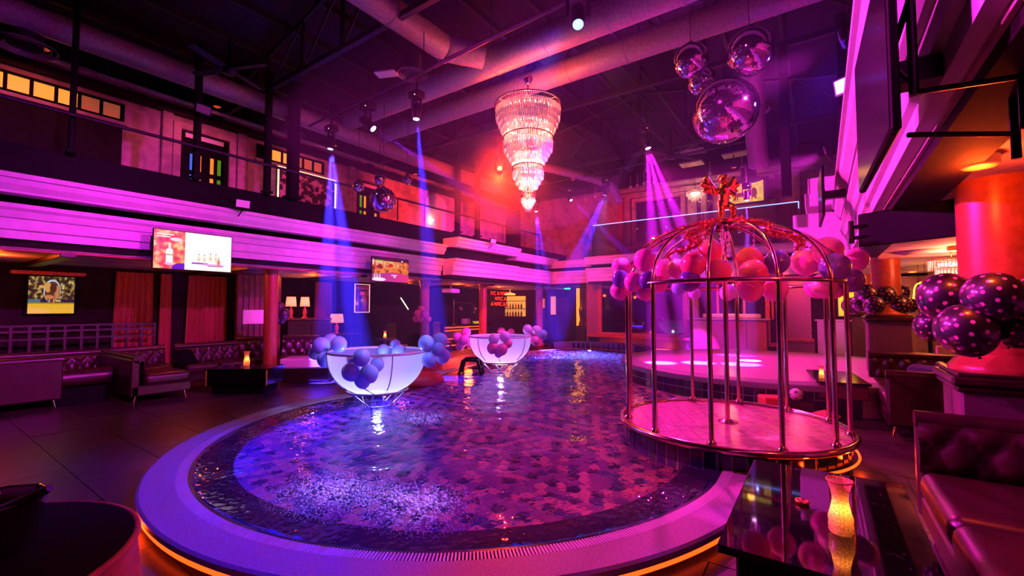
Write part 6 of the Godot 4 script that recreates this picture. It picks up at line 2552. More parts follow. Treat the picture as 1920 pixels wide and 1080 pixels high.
	m.box(Vector3.ZERO, Vector3(0.26, 0.14, 0.03))
	solo("exit_sign", "small green exit sign above the brown door", "sign", m, mats.exit_sign, Vector3(-9.0, 2.42, -17.1))
	omni(Vector3(-9.0, 2.42, -17.0), Color(0.2, 1.0, 0.75), 0.02)
	# golden alcove with a figure
	var al := thing("golden_alcove", "tall alcove edged with golden light holding a dark sculpture", "alcove", Vector3(-8.2, 0, -17.05))
	for s in [-1.0, 1.0]:
		m = MB.new()
		m.box(Vector3(s * 0.27, 1.55, 0), Vector3(0.14, 1.65, 0.04))
		part(al, "light_strip", m, glow("alcove_gold", Color(1.0, 0.62, 0.14), 1.2))
	m = MB.new()
	m.box(Vector3(0, 1.55, -0.04), Vector3(0.4, 1.65, 0.03))
	part(al, "back_panel", m, mats.wood)
	m = MB.new()
	m.lathe([Vector2(0.14, 0.8), Vector2(0.12, 0.95), Vector2(0.07, 1.05), Vector2(0.11, 1.25), Vector2(0.13, 1.45), Vector2(0.08, 1.62), Vector2(0.03, 1.68), Vector2(0.07, 1.76), Vector2(0.06, 1.86), Vector2(0.001, 1.9)], 16)
	var o2 := part(al, "sculpture", m, mats.leather_dark)
	o2.position = Vector3(0, 0, 0.2)
	m = MB.new()
	m.box(Vector3(0, 0.4, 0.2), Vector3(0.4, 0.8, 0.3), Basis(), 0.01)
	part(al, "plinth", m, mats.dark_wood)
	omni(Vector3(-8.2, 1.6, -16.6), Color(1.0, 0.6, 0.2), 0.15, 0.1)


func build_far_ground() -> void:
	# speckled wall with the big window
	var m := MB.new()
	m.box(Vector3(-5.2, 0.26, -15.45), Vector3(4.0, 0.52, 0.3))
	m.box(Vector3(-7.0, 1.4, -15.45), Vector3(0.5, 2.3, 0.3))
	m.box(Vector3(-3.45, 1.4, -15.45), Vector3(0.3, 2.3, 0.3))
	struct("wall_far", m, mats.speckle, "speckled mosaic wall under the far balcony")
	m = MB.new()
	m.box(Vector3(-0.55, 1.2, -15.4), Vector3(0.62, 2.36, 0.3))
	m.box(Vector3(-0.55, 0.30, -15.25), Vector3(0.75, 0.6, 0.4))
	struct("wall_pier", m, mats.speckle, "speckled mosaic pier right of the far counter")
	var w := Node3D.new()
	w.name = "window_4"
	add_child(w)
	w.set_meta("kind", "structure")
	w.set_meta("label", "large dark window in an orange frame at the far end of the pool")
	m = MB.new()
	frame_bars(m, Vector3(-5.18, 1.55, -15.28), 3.14, 2.04, Vector3.BACK, 0.13, 0.12)
	part(w, "window_frame", m, mats.frame_orange)
	m = MB.new()
	m.box(Vector3(-5.3, 0.53, -15.22), Vector3(3.7, 0.09, 0.3), Basis(), 0.015)
	part(w, "window_sill", m, mats.frame_orange)
	m = MB.new()
	m.box(Vector3(-5.18, 1.55, -15.3), Vector3(2.9, 1.8, 0.02))
	part(w, "pane", m, mats.dark_glass)
	m = MB.new()
	m.box(Vector3(-7.0, 0.1, -15.2), Vector3(0.6, 0.2, 0.3))
	m.box(Vector3(-5.0, 0.06, -15.2), Vector3(4.0, 0.12, 0.25), Basis(), 0.01)
	var bb := struct("baseboard_far", m, mats.frame_orange)
	# amber strip along the foot of the far wall and added lamps under the far balcony
	m = MB.new()
	m.tube([Vector3(-6.6, 0.16, -15.05), Vector3(-3.4, 0.16, -15.05)], 0.012, 6)
	solo("floor_light", "amber light strip along the foot of the far speckled wall", "light strip", m, mats.led_amber_soft)
	for x in [-5.8, -4.3]:
		omni(Vector3(x, 0.2, -14.95), Color(1.0, 0.32, 0.08), 0.12, 0.05)
	var fn := 0
	for q in [Vector3(-5.2, 2.39, -14.85), Vector3(-2.4, 2.39, -14.6), Vector3(-0.6, 2.39, -14.6)]:
		m = MB.new()
		m.lathe([Vector2(0.001, -0.012), Vector2(0.06, -0.012), Vector2(0.075, 0.0)], 18)
		solo("recessed_lamp", ["added pink recessed lamp over the large far window", "added pink recessed lamp over the far counter", "added pink recessed lamp over the speckled pier"][fn], "lamp", m, mats.lens_dim, q, 0.0, "added recessed lamps of the far balcony")
		omni(q + Vector3(0, -0.1, 0.05), Color(1.0, 0.3, 0.42), [0.5, 0.5, 0.9][fn], 0.06)
		fn += 1
	# orange-lit counter behind the stage with mirrored panels
	var t := thing("lit_counter", "orange-panelled counter behind the round stage", "counter", Vector3(-2.4, 0, -15.1))
	m = MB.new()
	m.box(Vector3(0, 0.6, -0.1), Vector3(2.2, 1.15, 0.4))
	part(t, "body", m, mats.dark_wood)
	var gp := mat("counter_panel", Color(0.86, 0.45, 0.3), 0.16)
	for k in 4:
		m = MB.new()
		m.box(Vector3(-0.81 + 0.54 * k, 0.62, 0.12), Vector3(0.52, 1.05, 0.03), Basis(), 0.008)
		part(t, "front_panel", m, gp)
	m = MB.new()
	m.box(Vector3(0, 1.2, -0.08), Vector3(2.3, 0.05, 0.5), Basis(), 0.01)
	part(t, "worktop", m, mats.stage_vinyl)
	m = MB.new()
	m.box(Vector3(0.1, 1.3, -0.1), Vector3(1.6, 0.12, 0.3), Basis(), 0.02)
	part(t, "console", m, mats.white_plastic)
	# warm lamp over the counter, which glints in its panels
	var pl := thing("pendant_lamp", "small warm pendant over the counter behind the stage", "lamp", Vector3(-2.3, 2.0, -14.95))
	m = MB.new()
	m.lathe([Vector2(0.07, 0.0), Vector2(0.10, 0.1), Vector2(0.03, 0.16), Vector2(0.012, 0.45)], 16)
	part(pl, "shade", m, mats.black_metal)
	m = MB.new()
	m.ball(Vector3(0, -0.02, 0), Vector3.ONE * 0.045, 12, 8)
	part(pl, "bulb", m, mats.bulb)
	omni(Vector3(-2.3, 1.98, -14.85), Color(1.0, 0.36, 0.08), 1.4, 0.05)
	# windows above the counter
	var w2 := Node3D.new()
	w2.name = "window_5"
	add_child(w2)
	w2.set_meta("kind", "structure")
	w2.set_meta("label", "row of dark window panes above the far counter")
	for k in 3:
		m = MB.new()
		m.box(Vector3(-3.1 + 0.76 * k, 1.85, -15.5), Vector3(0.7, 1.2, 0.03))
		part(w2, "pane", m, mats.dark_glass)
	for k in 4:
		m = MB.new()
		m.box(Vector3(-3.48 + 0.76 * k, 1.85, -15.46), Vector3(0.06, 1.3, 0.06))
		part(w2, "mullion", m, mats.frame_orange)
	m = MB.new()
	frame_bars(m, Vector3(-1.12, 1.35, -15.25), 0.5, 1.9, Vector3.BACK, 0.11, 0.14)
	m.box(Vector3(-0.6, 0.63, -15.18), Vector3(0.85, 0.08, 0.5), Basis(), 0.01)
	struct("trim_8", m, mats.frame_orange, "orange frame and ledge round the speckled pier")
	# wall closing the end behind
	m = MB.new()
	m.box(Vector3(-2.4, 1.25, -15.75), Vector3(3.2, 2.5, 0.2))
	struct("wall_end", m, mats.dark_wall)
	# tall pink panel at the right end of the stage
	m = MB.new()
	m.box(Vector3(0, 0.62, 0), Vector3(0.56, 1.24, 0.3), Basis(), 0.02)
	m.box(Vector3(0, 1.25, 0), Vector3(0.62, 0.04, 0.36), Basis(), 0.01)
	solo("tall_plinth", "tall pale plinth lit pink beside the round stage", "plinth", m, mats.plaster, Vector3(0.22, 0.0, -12.9), 0.5)


func pedestal(label: String, at: Vector3, w: float, h: float) -> void:
	var t := thing("column_pedestal", label, "pedestal", at)
	var m := MB.new()
	m.box(Vector3(0, h * 0.5 - 0.02, 0), Vector3(w * 2 - 0.04, h - 0.12, w * 2 - 0.04), Basis(), 0.015)
	part(t, "block", m, mat("pedestal_paint", Color(0.34, 0.25, 0.27), 0.5))
	m = MB.new()
	m.box(Vector3(0, h - 0.05, 0), Vector3(w * 2 + 0.06, 0.06, w * 2 + 0.06), Basis(), 0.015)
	m.box(Vector3(0, h - 0.10, 0), Vector3(w * 2 + 0.02, 0.05, w * 2 + 0.02), Basis(), 0.015)
	m.box(Vector3(0, h - 0.01, 0), Vector3(w * 2, 0.03, w * 2), Basis(), 0.01)
	part(t, "cap", m, mats.leather_dark)
	m = MB.new()
	m.box(Vector3(0, 0.05, 0), Vector3(w * 2 + 0.06, 0.1, w * 2 + 0.06), Basis(), 0.015)
	part(t, "foot", m, mats.black)


func build_right() -> void:
	pedestal("square pedestal of the near orange column", Vector3(1.05, 0, -4.55), 0.30, 1.10)
	column("thick orange column nearest the camera, ringed with polka-dot balloons", Vector3(1.05, 0, -4.55), 0.215, 2.49, 1.10, false)
	pedestal("square pedestal of the second right-hand column", Vector3(0.92, 0, -9.9), 0.30, 1.42)
	column("second orange column on the right with polka-dot balloons", Vector3(0.92, 0, -9.9), 0.2, 2.49, 1.42, false)
	pedestal("square pedestal of the farthest right-hand column", Vector3(0.95, 0, -15.4), 0.30, 1.42)
	column("farthest orange column on the right, behind the pink balloons", Vector3(0.95, 0, -15.4), 0.2, 2.49, 1.42, false)
	bunch("large black polka-dot balloons round the near column", Vector3(1.0, 1.6, -4.4), COLUMN_NEAR)
	bunch("black polka-dot balloons round the second right-hand column", Vector3(0.9, 1.6, -9.7), COLUMN_FAR)
	# lamps that wash the columns
	for q in [[Vector3(0.80, 2.40, -3.75), 0.8, "amber recessed lamp beside the near column"], [Vector3(1.65, 2.40, -9.1), 1.0, "amber recessed lamp beside the second column"], [Vector3(1.8, 2.40, -14.0), 0.9, "amber recessed lamp beside the farthest column"], [Vector3(3.2, 2.40, -6.3), 0.6, "amber recessed lamp deep in the right-hand lounge"]]:
		var m := MB.new()
		m.lathe([Vector2(0.001, -0.012), Vector2(0.07, -0.012), Vector2(0.09, 0.0), Vector2(0.09, 0.05)], 18)
		solo("recessed_lamp", q[2], "lamp", m, mats.lens_dim, q[0], 0.0, "recessed lamps of the right lounge")
		omni(q[0] + Vector3(0, -0.08, 0), Color(1.0, 0.3, 0.08), q[1] * 1.4, 0.07)
	# big television seen edge-on, on its bracket
	var off := mat("screen_off", Color(0.10, 0.09, 0.11), 0.18)
	var out := Vector3(-1, 0, 0.04).normalized()
	tv("large switched-off television seen edge-on high at the right", Vector3(0.195, 2.515, -2.51), 1.0, 0.67, Vector3(-1, 0, 0.03).normalized(), off, Vector3(0.12, 0.05, 0.05))
	var br := thing("television_bracket", "black swivel bracket reaching from the near column to the large television", "bracket", Vector3.ZERO)
	for q in [[Vector3(0.30, 2.72, -2.15), Vector3(0.30, 2.33, -2.15), 0.016], [Vector3(0.30, 2.34, -2.15), Vector3(0.62, 2.39, -2.35), 0.011], [Vector3(0.30, 2.23, -2.3), Vector3(0.66, 2.25, -2.6), 0.011], [Vector3(0.62, 2.49, -2.35), Vector3(0.62, 2.2, -2.35), 0.013], [Vector3(0.66, 2.47, -2.6), Vector3(0.66, 2.15, -2.6), 0.016], [Vector3(0.30, 2.70, -2.15), Vector3(0.25, 2.54, -2.3), 0.012], [Vector3(0.25, 2.54, -2.3), Vector3(0.30, 2.38, -2.17), 0.010]]:
		var m := MB.new()
		m.tube([q[0], q[1]], q[2], 6)
		part(br, "arm", m, mats.black_metal)
	# second television, further along
	tv("smaller dark television edge-on beyond the large one", Vector3(0.02, 3.05, -7.35), 1.0, 0.62, out, off, Vector3(0.3, 0.05, 0.05))
	tv("dark television hanging under the right balcony", Vector3(0.62, 2.26, -5.0), 0.72, 0.28, Vector3(-0.5, -0.25, 0.85).normalized(), off, Vector3(0.05, 0.3, 0.05))
	var hb := thing("television_bracket", "black ceiling bracket of the hanging television", "bracket", Vector3.ZERO)
	for q in [[Vector3(0.6, 2.25, -5.1), Vector3(0.6, 2.48, -5.1), 0.03], [Vector3(0.25, 2.3, -5.2), Vector3(0.6, 2.3, -5.1), 0.02], [Vector3(0.25, 2.2, -5.2), Vector3(0.6, 2.2, -5.1), 0.02], [Vector3(0.25, 2.15, -5.2), Vector3(0.25, 2.36, -5.2), 0.025]]:
		var m := MB.new()
		m.tube([q[0], q[1]], q[2], 6)
		part(hb, "arm", m, mats.black_metal)
	# black upright truss posts beyond the television
	for q in [["tall black upright at the right end of the far roof", Vector3(-0.42, 0, -8.6), 5.98], ["second tall black upright behind the large television", Vector3(0.35, 0, -8.2), 5.98]]:
		var m := MB.new()
		m.box(Vector3(0, (3.4 + q[2]) * 0.5, 0), Vector3(0.14, q[2] - 3.4, 0.14), Basis(), 0.01)
		solo("upright", q[0], "post", m, mats.black, q[1])
	# sofas
	var near := sofa("tufted brown booth sofa at the right edge, nearest the camera", Vector3(1.40, 0, -2.78), -PI / 2, 2.6, 0.88, 0.78, [], 3)
	var ep := MB.new()
	ep.box(Vector3(-1.37, 0.455, 0.44), Vector3(0.12, 0.65, 0.90), Basis(), 0.025)
	part(near, "end_panel", ep, mats.leather)
	ep = tufted(0.86, 0.44, 0.78, 0.02, 0.24, 0.19, 0.06)
	var et := part(near, "tufted_end", ep, mats.leather)
	et.transform = Transform3D(Basis(Vector3.UP, PI / 2), Vector3(-1.30, 0, 0.45))
	ep = MB.new()
	ep.tube([Vector3(-1.37, 0.78, 0.0), Vector3(-1.37, 0.78, 0.89)], 0.06, 12)
	part(near, "end_roll", ep, mats.leather)
	sofa("tufted sofa across the end of the right-hand booth", Vector3(1.15, 0, -9.22), 0.0, 1.1, 0.75, 0.80, [], 1)
	sofa("tufted sofa along the right-hand booth, ending in a high arm", Vector3(1.42, 0, -7.75), -PI / 2, 1.5, 0.80, 0.74, [1.0], 3)
	var m := MB.new()
	m.box(Vector3.ZERO, Vector3(0.44, 0.34, 0.14), Basis(Vector3.RIGHT, -0.3), 0.06)
	solo("cushion", "dark blue cushion on the right-hand booth sofa", "cushion", m, mat("cushion_blue", Color(0.10, 0.08, 0.22), 0.7), Vector3(1.12, 0.62, -8.0), -0.6)
	# coffee table by the stage
	var t := thing("coffee_table", "coffee table with dark glass top and wooden box sides by the cage", "table", Vector3(0.15, 0, -8.35), 0.12)
	m = MB.new()
	m.box(Vector3(0, 0.50, 0), Vector3(0.62, 0.03, 1.35), Basis(), 0.008)
	part(t, "table_top", m, mats.black_gloss)
	m = MB.new()
	m.box(Vector3(0, 0.38, 0), Vector3(0.56, 0.2, 1.28), Basis(), 0.01)
	part(t, "box_side", m, mats.wood)
	for s in [-1.0, 1.0]:
		m = MB.new()
		m.box(Vector3(0, 0.14, s * 0.48), Vector3(0.44, 0.28, 0.14), Basis(), 0.006)
		part(t, "leg", m, mats.black)
	candle_vase("lit candle vase on the coffee table by the stage", Vector3(-0.02, 0.516, -8.0), 0.7)
	m = MB.new()
	m.box(Vector3(0, 0.15, 0), Vector3(0.30, 0.30, 0.30), Basis(), 0.02)
	solo("stool_cube", "orange-red padded cube between cage and stage", "stool", m, mat("cube_red", Color(0.85, 0.34, 0.22), 0.5), Vector3(-0.60, 0.0, -7.3), 0.4)
	# football on a low ramp
	var ramp := thing("pool_ramp", "low ramp with a pale edge beside the cage", "ramp", Vector3(-0.12, 0, -7.0), 0.5)
	m = MB.new()
	m.box(Vector3(0, 0.12, 0), Vector3(0.5, 0.04, 0.34), Basis(Vector3.FORWARD, -0.25), 0.01)
	part(ramp, "board", m, mats.frame_orange)
	m = MB.new()
	m.box(Vector3(0, 0.045, 0), Vector3(0.44, 0.09, 0.3), Basis(), 0.01)
	part(ramp, "base", m, mats.frame_orange)
	var fb := thing("football", "black and white football lying by the cage", "ball", Vector3(-0.32, 0.33, -7.45))
	m = MB.new()
	m.ball(Vector3.ZERO, Vector3.ONE * 0.085, 24, 16)
	part(fb, "skin", m, mats.white_plastic)
	var g := (1.0 + sqrt(5.0)) / 2.0
	for q in [[0, 1, g], [0, -1, g], [0, 1, -g], [0, -1, -g], [1, g, 0], [-1, g, 0], [1, -g, 0], [-1, -g, 0], [g, 0, 1], [-g, 0, 1], [g, 0, -1], [-g, 0, -1]]:
		var d := Vector3(q[0], q[1], q[2]).normalized()
		m = MB.new()
		var sd := d.cross(Vector3(0.3, 0.9, 0.2)).normalized()
		var su := sd.cross(d)
		for s in 5:
			var a := TAU * s / 5.0
			var b := TAU * (s + 1) / 5.0
			m.tri(d * 0.0865, (d * 0.08 + (sd * cos(b) + su * sin(b)) * 0.030), (d * 0.08 + (sd * cos(a) + su * sin(a)) * 0.030))
		part(fb, "patch", m, mats.black)
	m = MB.new()
	m.box(Vector3(0, 0.12, 0), Vector3(0.4, 0.24, 0.3), Basis(), 0.01)
	solo("low_block", "dark low block under the football", "block", m, mats.leather_dark, Vector3(-0.30, 0, -7.5))


func build_right_lounge() -> void:
	var m := MB.new()
	# cross wall of the right lounge with pictures and a doorway
	m.box(Vector3(3.4, 1.25, -16.0), Vector3(3.6, 2.5, 0.2))
	m.box(Vector3(1.55, 1.25, -17.0), Vector3(0.25, 2.5, 2.0))
	struct("wall_lounge", m, mats.wall_plaster, "ochre-lit end wall of the right-hand lounge")
	m = MB.new()
	m.box(Vector3(2.9, 1.0, -15.85), Vector3(0.8, 2.0, 0.1))
	m.box(Vector3(2.9, 1.0, -9.0), Vector3(0.12, 2.0, 0.7))
	struct("door_4", m, mats.dark_wood, "dark doorway at the end of the right-hand lounge")
	# coffers and cove
	for k in 4:
		m = MB.new()
		m.box(Vector3(2.7, 2.42, -2.5 - 3.6 * k), Vector3(3.8, 0.1, 0.22), Basis(), 0.01)
		solo("ceiling_beam", ["ceiling beam of the right lounge nearest the camera", "second ceiling beam of the right lounge", "third ceiling beam of the right lounge", "farthest ceiling beam of the right lounge"][k], "beam", m, mats.wall_plaster)
	m = MB.new()
	m.lathe([Vector2(0.30, -0.03), Vector2(0.42, 0.0), Vector2(0.42, 0.05)], 32)
	m.lathe([Vector2(0.001, -0.02), Vector2(0.2, -0.02), Vector2(0.24, 0.0)], 32)
	solo("ceiling_rose", "round plaster ceiling rose of the right lounge", "ceiling rose", m, mats.wall_plaster, Vector3(1.45, 2.43, -9.6))
	small_chandelier("small crystal chandelier glowing pink-white in the right lounge", Vector3(1.62, 2.22, -9.2), 0.26, Color(1.0, 0.45, 0.35), 0.8)
	# neon bell outline
	var nb := thing("neon_bell", "yellow neon outline of a bell shape in the right lounge", "neon sign", Vector3(1.74, 1.62, -12.5), -0.3)
	var pts := [Vector3(-0.16, 0, 0), Vector3(-0.12, 0.12, 0), Vector3(-0.10, 0.3, 0), Vector3(-0.05, 0.38, 0), Vector3(0.05, 0.38, 0), Vector3(0.10, 0.3, 0), Vector3(0.12, 0.12, 0), Vector3(0.16, 0, 0), Vector3(0.05, -0.01, 0), Vector3(0.0, -0.05, 0), Vector3(-0.05, -0.01, 0)]
	m = MB.new()
	m.tube(smooth_path(pts.map(func(p): return p * 1.15), 3, true), 0.013, 6, true)
	part(nb, "neon_tube", m, mats.neon_yellow)
	m = MB.new()
	for sx in [-0.05, 0.05]:
		m.tube([Vector3(sx, 0.44, 0), Vector3(sx, 0.86, 0)], 0.004, 5)
	part(nb, "cord", m, mats.black)
	omni(Vector3(1.74, 1.85, -12.3), Color(1.0, 0.65, 0.2), 0.5, 0.1)
	# glowing picture, sign and golden panels
	for q in [[Vector3(1.62, 1.78, -15.0), 0.42, 0.55, "pale glowing sign beyond the second column", Color(0.95, 0.92, 1.0), 0.9], [Vector3(2.42, 2.18, -13.2), 0.6, 0.62, "amber-lit picture beside the near column", Color(1.0, 0.72, 0.25), 0.8], [Vector3(2.3, 1.6, -15.7), 0.32, 1.3, "tall golden-lit panel in the right lounge", Color(1.0, 0.6, 0.15), 0.55], [Vector3(0.62, 1.75, -16.3), 0.4, 0.9, "golden panel with dark figure beyond the pink balloons", Color(1.0, 0.75, 0.2), 0.9]]:
		m = MB.new()
		m.box(Vector3(0, 0, 0.02), Vector3(q[1], q[2], 0.03))
		var o := thing("glowing_picture", q[3], "picture", q[0], -0.25)
		part(o, "face", m, glow("panel_" + str(q[1]), q[4], q[5]))
		m = MB.new()
		frame_bars(m, Vector3(0, 0, 0.02), q[1] + 0.06, q[2] + 0.06, Vector3.BACK, 0.035, 0.06)
		part(o, "panel_frame", m, mats.dark_wood)
		m = MB.new()
		m.box(Vector3(0, -q[0].y * 0.5, -0.02), Vector3(0.08, q[0].y, 0.03))
		m.box(Vector3(0, -q[0].y + 0.01, -0.02), Vector3(0.3, 0.02, 0.2))
		part(o, "stand", m, mats.black_metal)
		omni(q[0] + Vector3(-0.1, 0, 0.35), q[4], 0.12, 0.1)
	# low ochre wall behind the booth
	m = MB.new()
	m.box(Vector3(2.4, 0.45, -10.4), Vector3(1.6, 0.9, 0.15), Basis(), 0.01)
	solo("low_wall", "low ochre wall behind the right-hand booth", "wall", m, mats.wall_plaster)
	m = MB.new()
	m.box(Vector3(0, 0.3, 0), Vector3(0.5, 0.6, 0.4), Basis(), 0.02)
	m.box(Vector3(0, 0.61, 0), Vector3(0.54, 0.03, 0.44), Basis(), 0.008)
	solo("side_cabinet", "small dark cabinet by the near column in the right lounge", "cabinet", m, mats.dark_wood, Vector3(1.9, 0.0, -7.4), 0.3)
	m = MB.new()
	m.tube([Vector3(0.9, 0.24, -12.2), Vector3(0.45, 0.24, -12.4)], 0.012, 6)
	solo("floor_light", "short amber light bar beyond the second right-hand pedestal", "light bar", m, mats.led_amber_soft)


func build_near() -> void:
	# black marble table with its vase
	var t := thing("marble_table", "black marble table with mirror gloss and pale veins, nearest the camera", "table", Vector3(-0.015, 0, -2.86))
	var m := MB.new()
	m.box(Vector3(0, 0.478, 0), Vector3(0.79, 0.036, 1.36), Basis(), 0.006)
	part(t, "table_top", m, mats.black_gloss)
	m = MB.new()
	m.quad(Vector3(-0.388, 0.4965, 0.673), Vector3(0.388, 0.4965, 0.673), Vector3(0.388, 0.4965, -0.673), Vector3(-0.388, 0.4965, -0.673))
	part(t, "marble_face", m, mats.marble_black, "black marble with thin pale veins")
	m = MB.new()
	m.box(Vector3(0, 0.25, 0), Vector3(0.66, 0.42, 1.2), Basis(), 0.01)
	part(t, "base_box", m, mats.black)
	m = MB.new()
	m.box(Vector3(0, 0.02, 0), Vector3(0.5, 0.04, 1.0))
	part(t, "plinth", m, mats.black_metal)
	candle_vase("lit amber crackle-glass candle vase on the black marble table", Vector3(0.05, 0.499, -2.62), 0.96, 0.035)
	m = MB.new()
	m.lathe([Vector2(0.030, 0.0), Vector2(0.034, 0.008), Vector2(0.034, 0.016), Vector2(0.026, 0.018), Vector2(0.02, 0.012), Vector2(0.001, 0.012)], 24)
	solo("brass_dish", "small round brass dish on the black marble table", "dish", m, mats.gold, Vector3(-0.11, 0.4985, -2.89))
	# cloth-covered round table at the lower left with an ice bucket
	var rt := thing("cloth_table", "dark round table skirted in orange cloth at the lower left", "table", Vector3(-2.22, 0, -0.06))
	m = MB.new()
	m.lathe([Vector2(0.52, 0.742), Vector2(0.535, 0.75), Vector2(0.53, 0.757), Vector2(0.001, 0.758)], 48)
	part(rt, "table_top", m, mats.fabric_black)
	m = MB.new()
	m.tube(ring(Vector3(0, 0.748, 0), 0.535, 64), 0.012, 8, true)
	part(rt, "cloth_hem", m, mats.table_cloth)
	m = MB.new()
	var rows := []
	for r in 9:
		var row := PackedVector3Array()
		for c in 160:
			var a := TAU * c / 160.0
			var f := 0.535 + 0.05 * r / 8.0 + (0.03 * sin(a * 19.0 + 0.7 * sin(a * 3.0))) * r / 8.0
			row.append(Vector3(cos(a) * f, 0.745 * (1.0 - r / 8.0) + 0.004, sin(a) * f))
		rows.append(row)
	m.grid(rows, false, true)
	part(rt, "skirt", m, mats.table_cloth)
	var ib := thing("ice_bucket", "dark faceted ice bucket on the cloth table", "bucket", Vector3(-2.22, 0.76, -0.24))
	m = MB.new()
	m.lathe([Vector2(0.09, 0.0), Vector2(0.095, 0.01), Vector2(0.125, 0.16), Vector2(0.13, 0.17), Vector2(0.12, 0.165), Vector2(0.09, 0.02), Vector2(0.001, 0.02)], 9)
	part(ib, "pail", m, mat("smoked_glass", Color(0.09, 0.05, 0.06), 0.08))
	m = MB.new()
	m.tube([Vector3(0.03, 0.12, 0), Vector3(0.17, 0.21, -0.10)], [0.028, 0.012], 8)
	part(ib, "tongs", m, mats.leather_dark)
	m = MB.new()
	m.ball(Vector3(-0.05, 0.17, 0.03), Vector3(0.06, 0.03, 0.05), 12, 8)
	part(ib, "napkin", m, mat("napkin", Color(0.9, 0.6, 0.85), 0.8))


# a moving-head lamp hung from the roof: base, yoke, head, lens
func moving_head(label: String, at: Vector3, dir: Vector3, lens: String, size := 1.0) -> void:
	var t := thing("moving_head", label, "stage lamp", at, 0.0, "moving-head stage lamps")
	var d := dir.normalized()
	var m := MB.new()
	m.tube([-d * 0.14 * size, -d * 0.10 * size, d * 0.02 * size, d * 0.12 * size], [0.05 * size, 0.075 * size, 0.075 * size, 0.062 * size], 18)
	part(t, "head", m, mats.black_metal)
	m = MB.new()
	m.tube([d * 0.121 * size, d * 0.127 * size], 0.05 * size, 18)
	part(t, "lens", m, mats[lens])
	m = MB.new()
	var side := d.cross(Vector3.UP)
	side = Vector3.RIGHT if side.length() < 0.1 else side.normalized()
	for s in [-1.0, 1.0]:
		m.tube([side * s * 0.1 * size, side * s * 0.1 * size + Vector3(0, 0.2 * size, 0)], 0.02 * size, 8)
	m.tube([side * -0.1 * size + Vector3(0, 0.2 * size, 0), side * 0.1 * size + Vector3(0, 0.2 * size, 0)], 0.022 * size, 8)
	part(t, "yoke", m, mats.black_metal)
	m = MB.new()
	m.box(Vector3(0, 0.28 * size, 0), Vector3(0.22, 0.12, 0.18) * size, Basis(), 0.01)
	m.tube([Vector3(0, 0.3 * size, 0), Vector3(0, 0.3 * size + 0.45, 0)], 0.014, 8)
	part(t, "base_box", m, mats.black_metal)
	m = MB.new()
	m.ball(Vector3(0.05, 0.25, 0.09) * size, Vector3.ONE * 0.008, 6, 4)
	part(t, "status_lamp", m, mats.led_white)


func beam(at: Vector3, dirs: Array, col: Color, energy: float, angle: float) -> void:
	for d in dirs:
		spot(at + d.normalized() * 0.2, at + d.normalized() * 3.0, col, energy, angle, 0.5, 0.02)


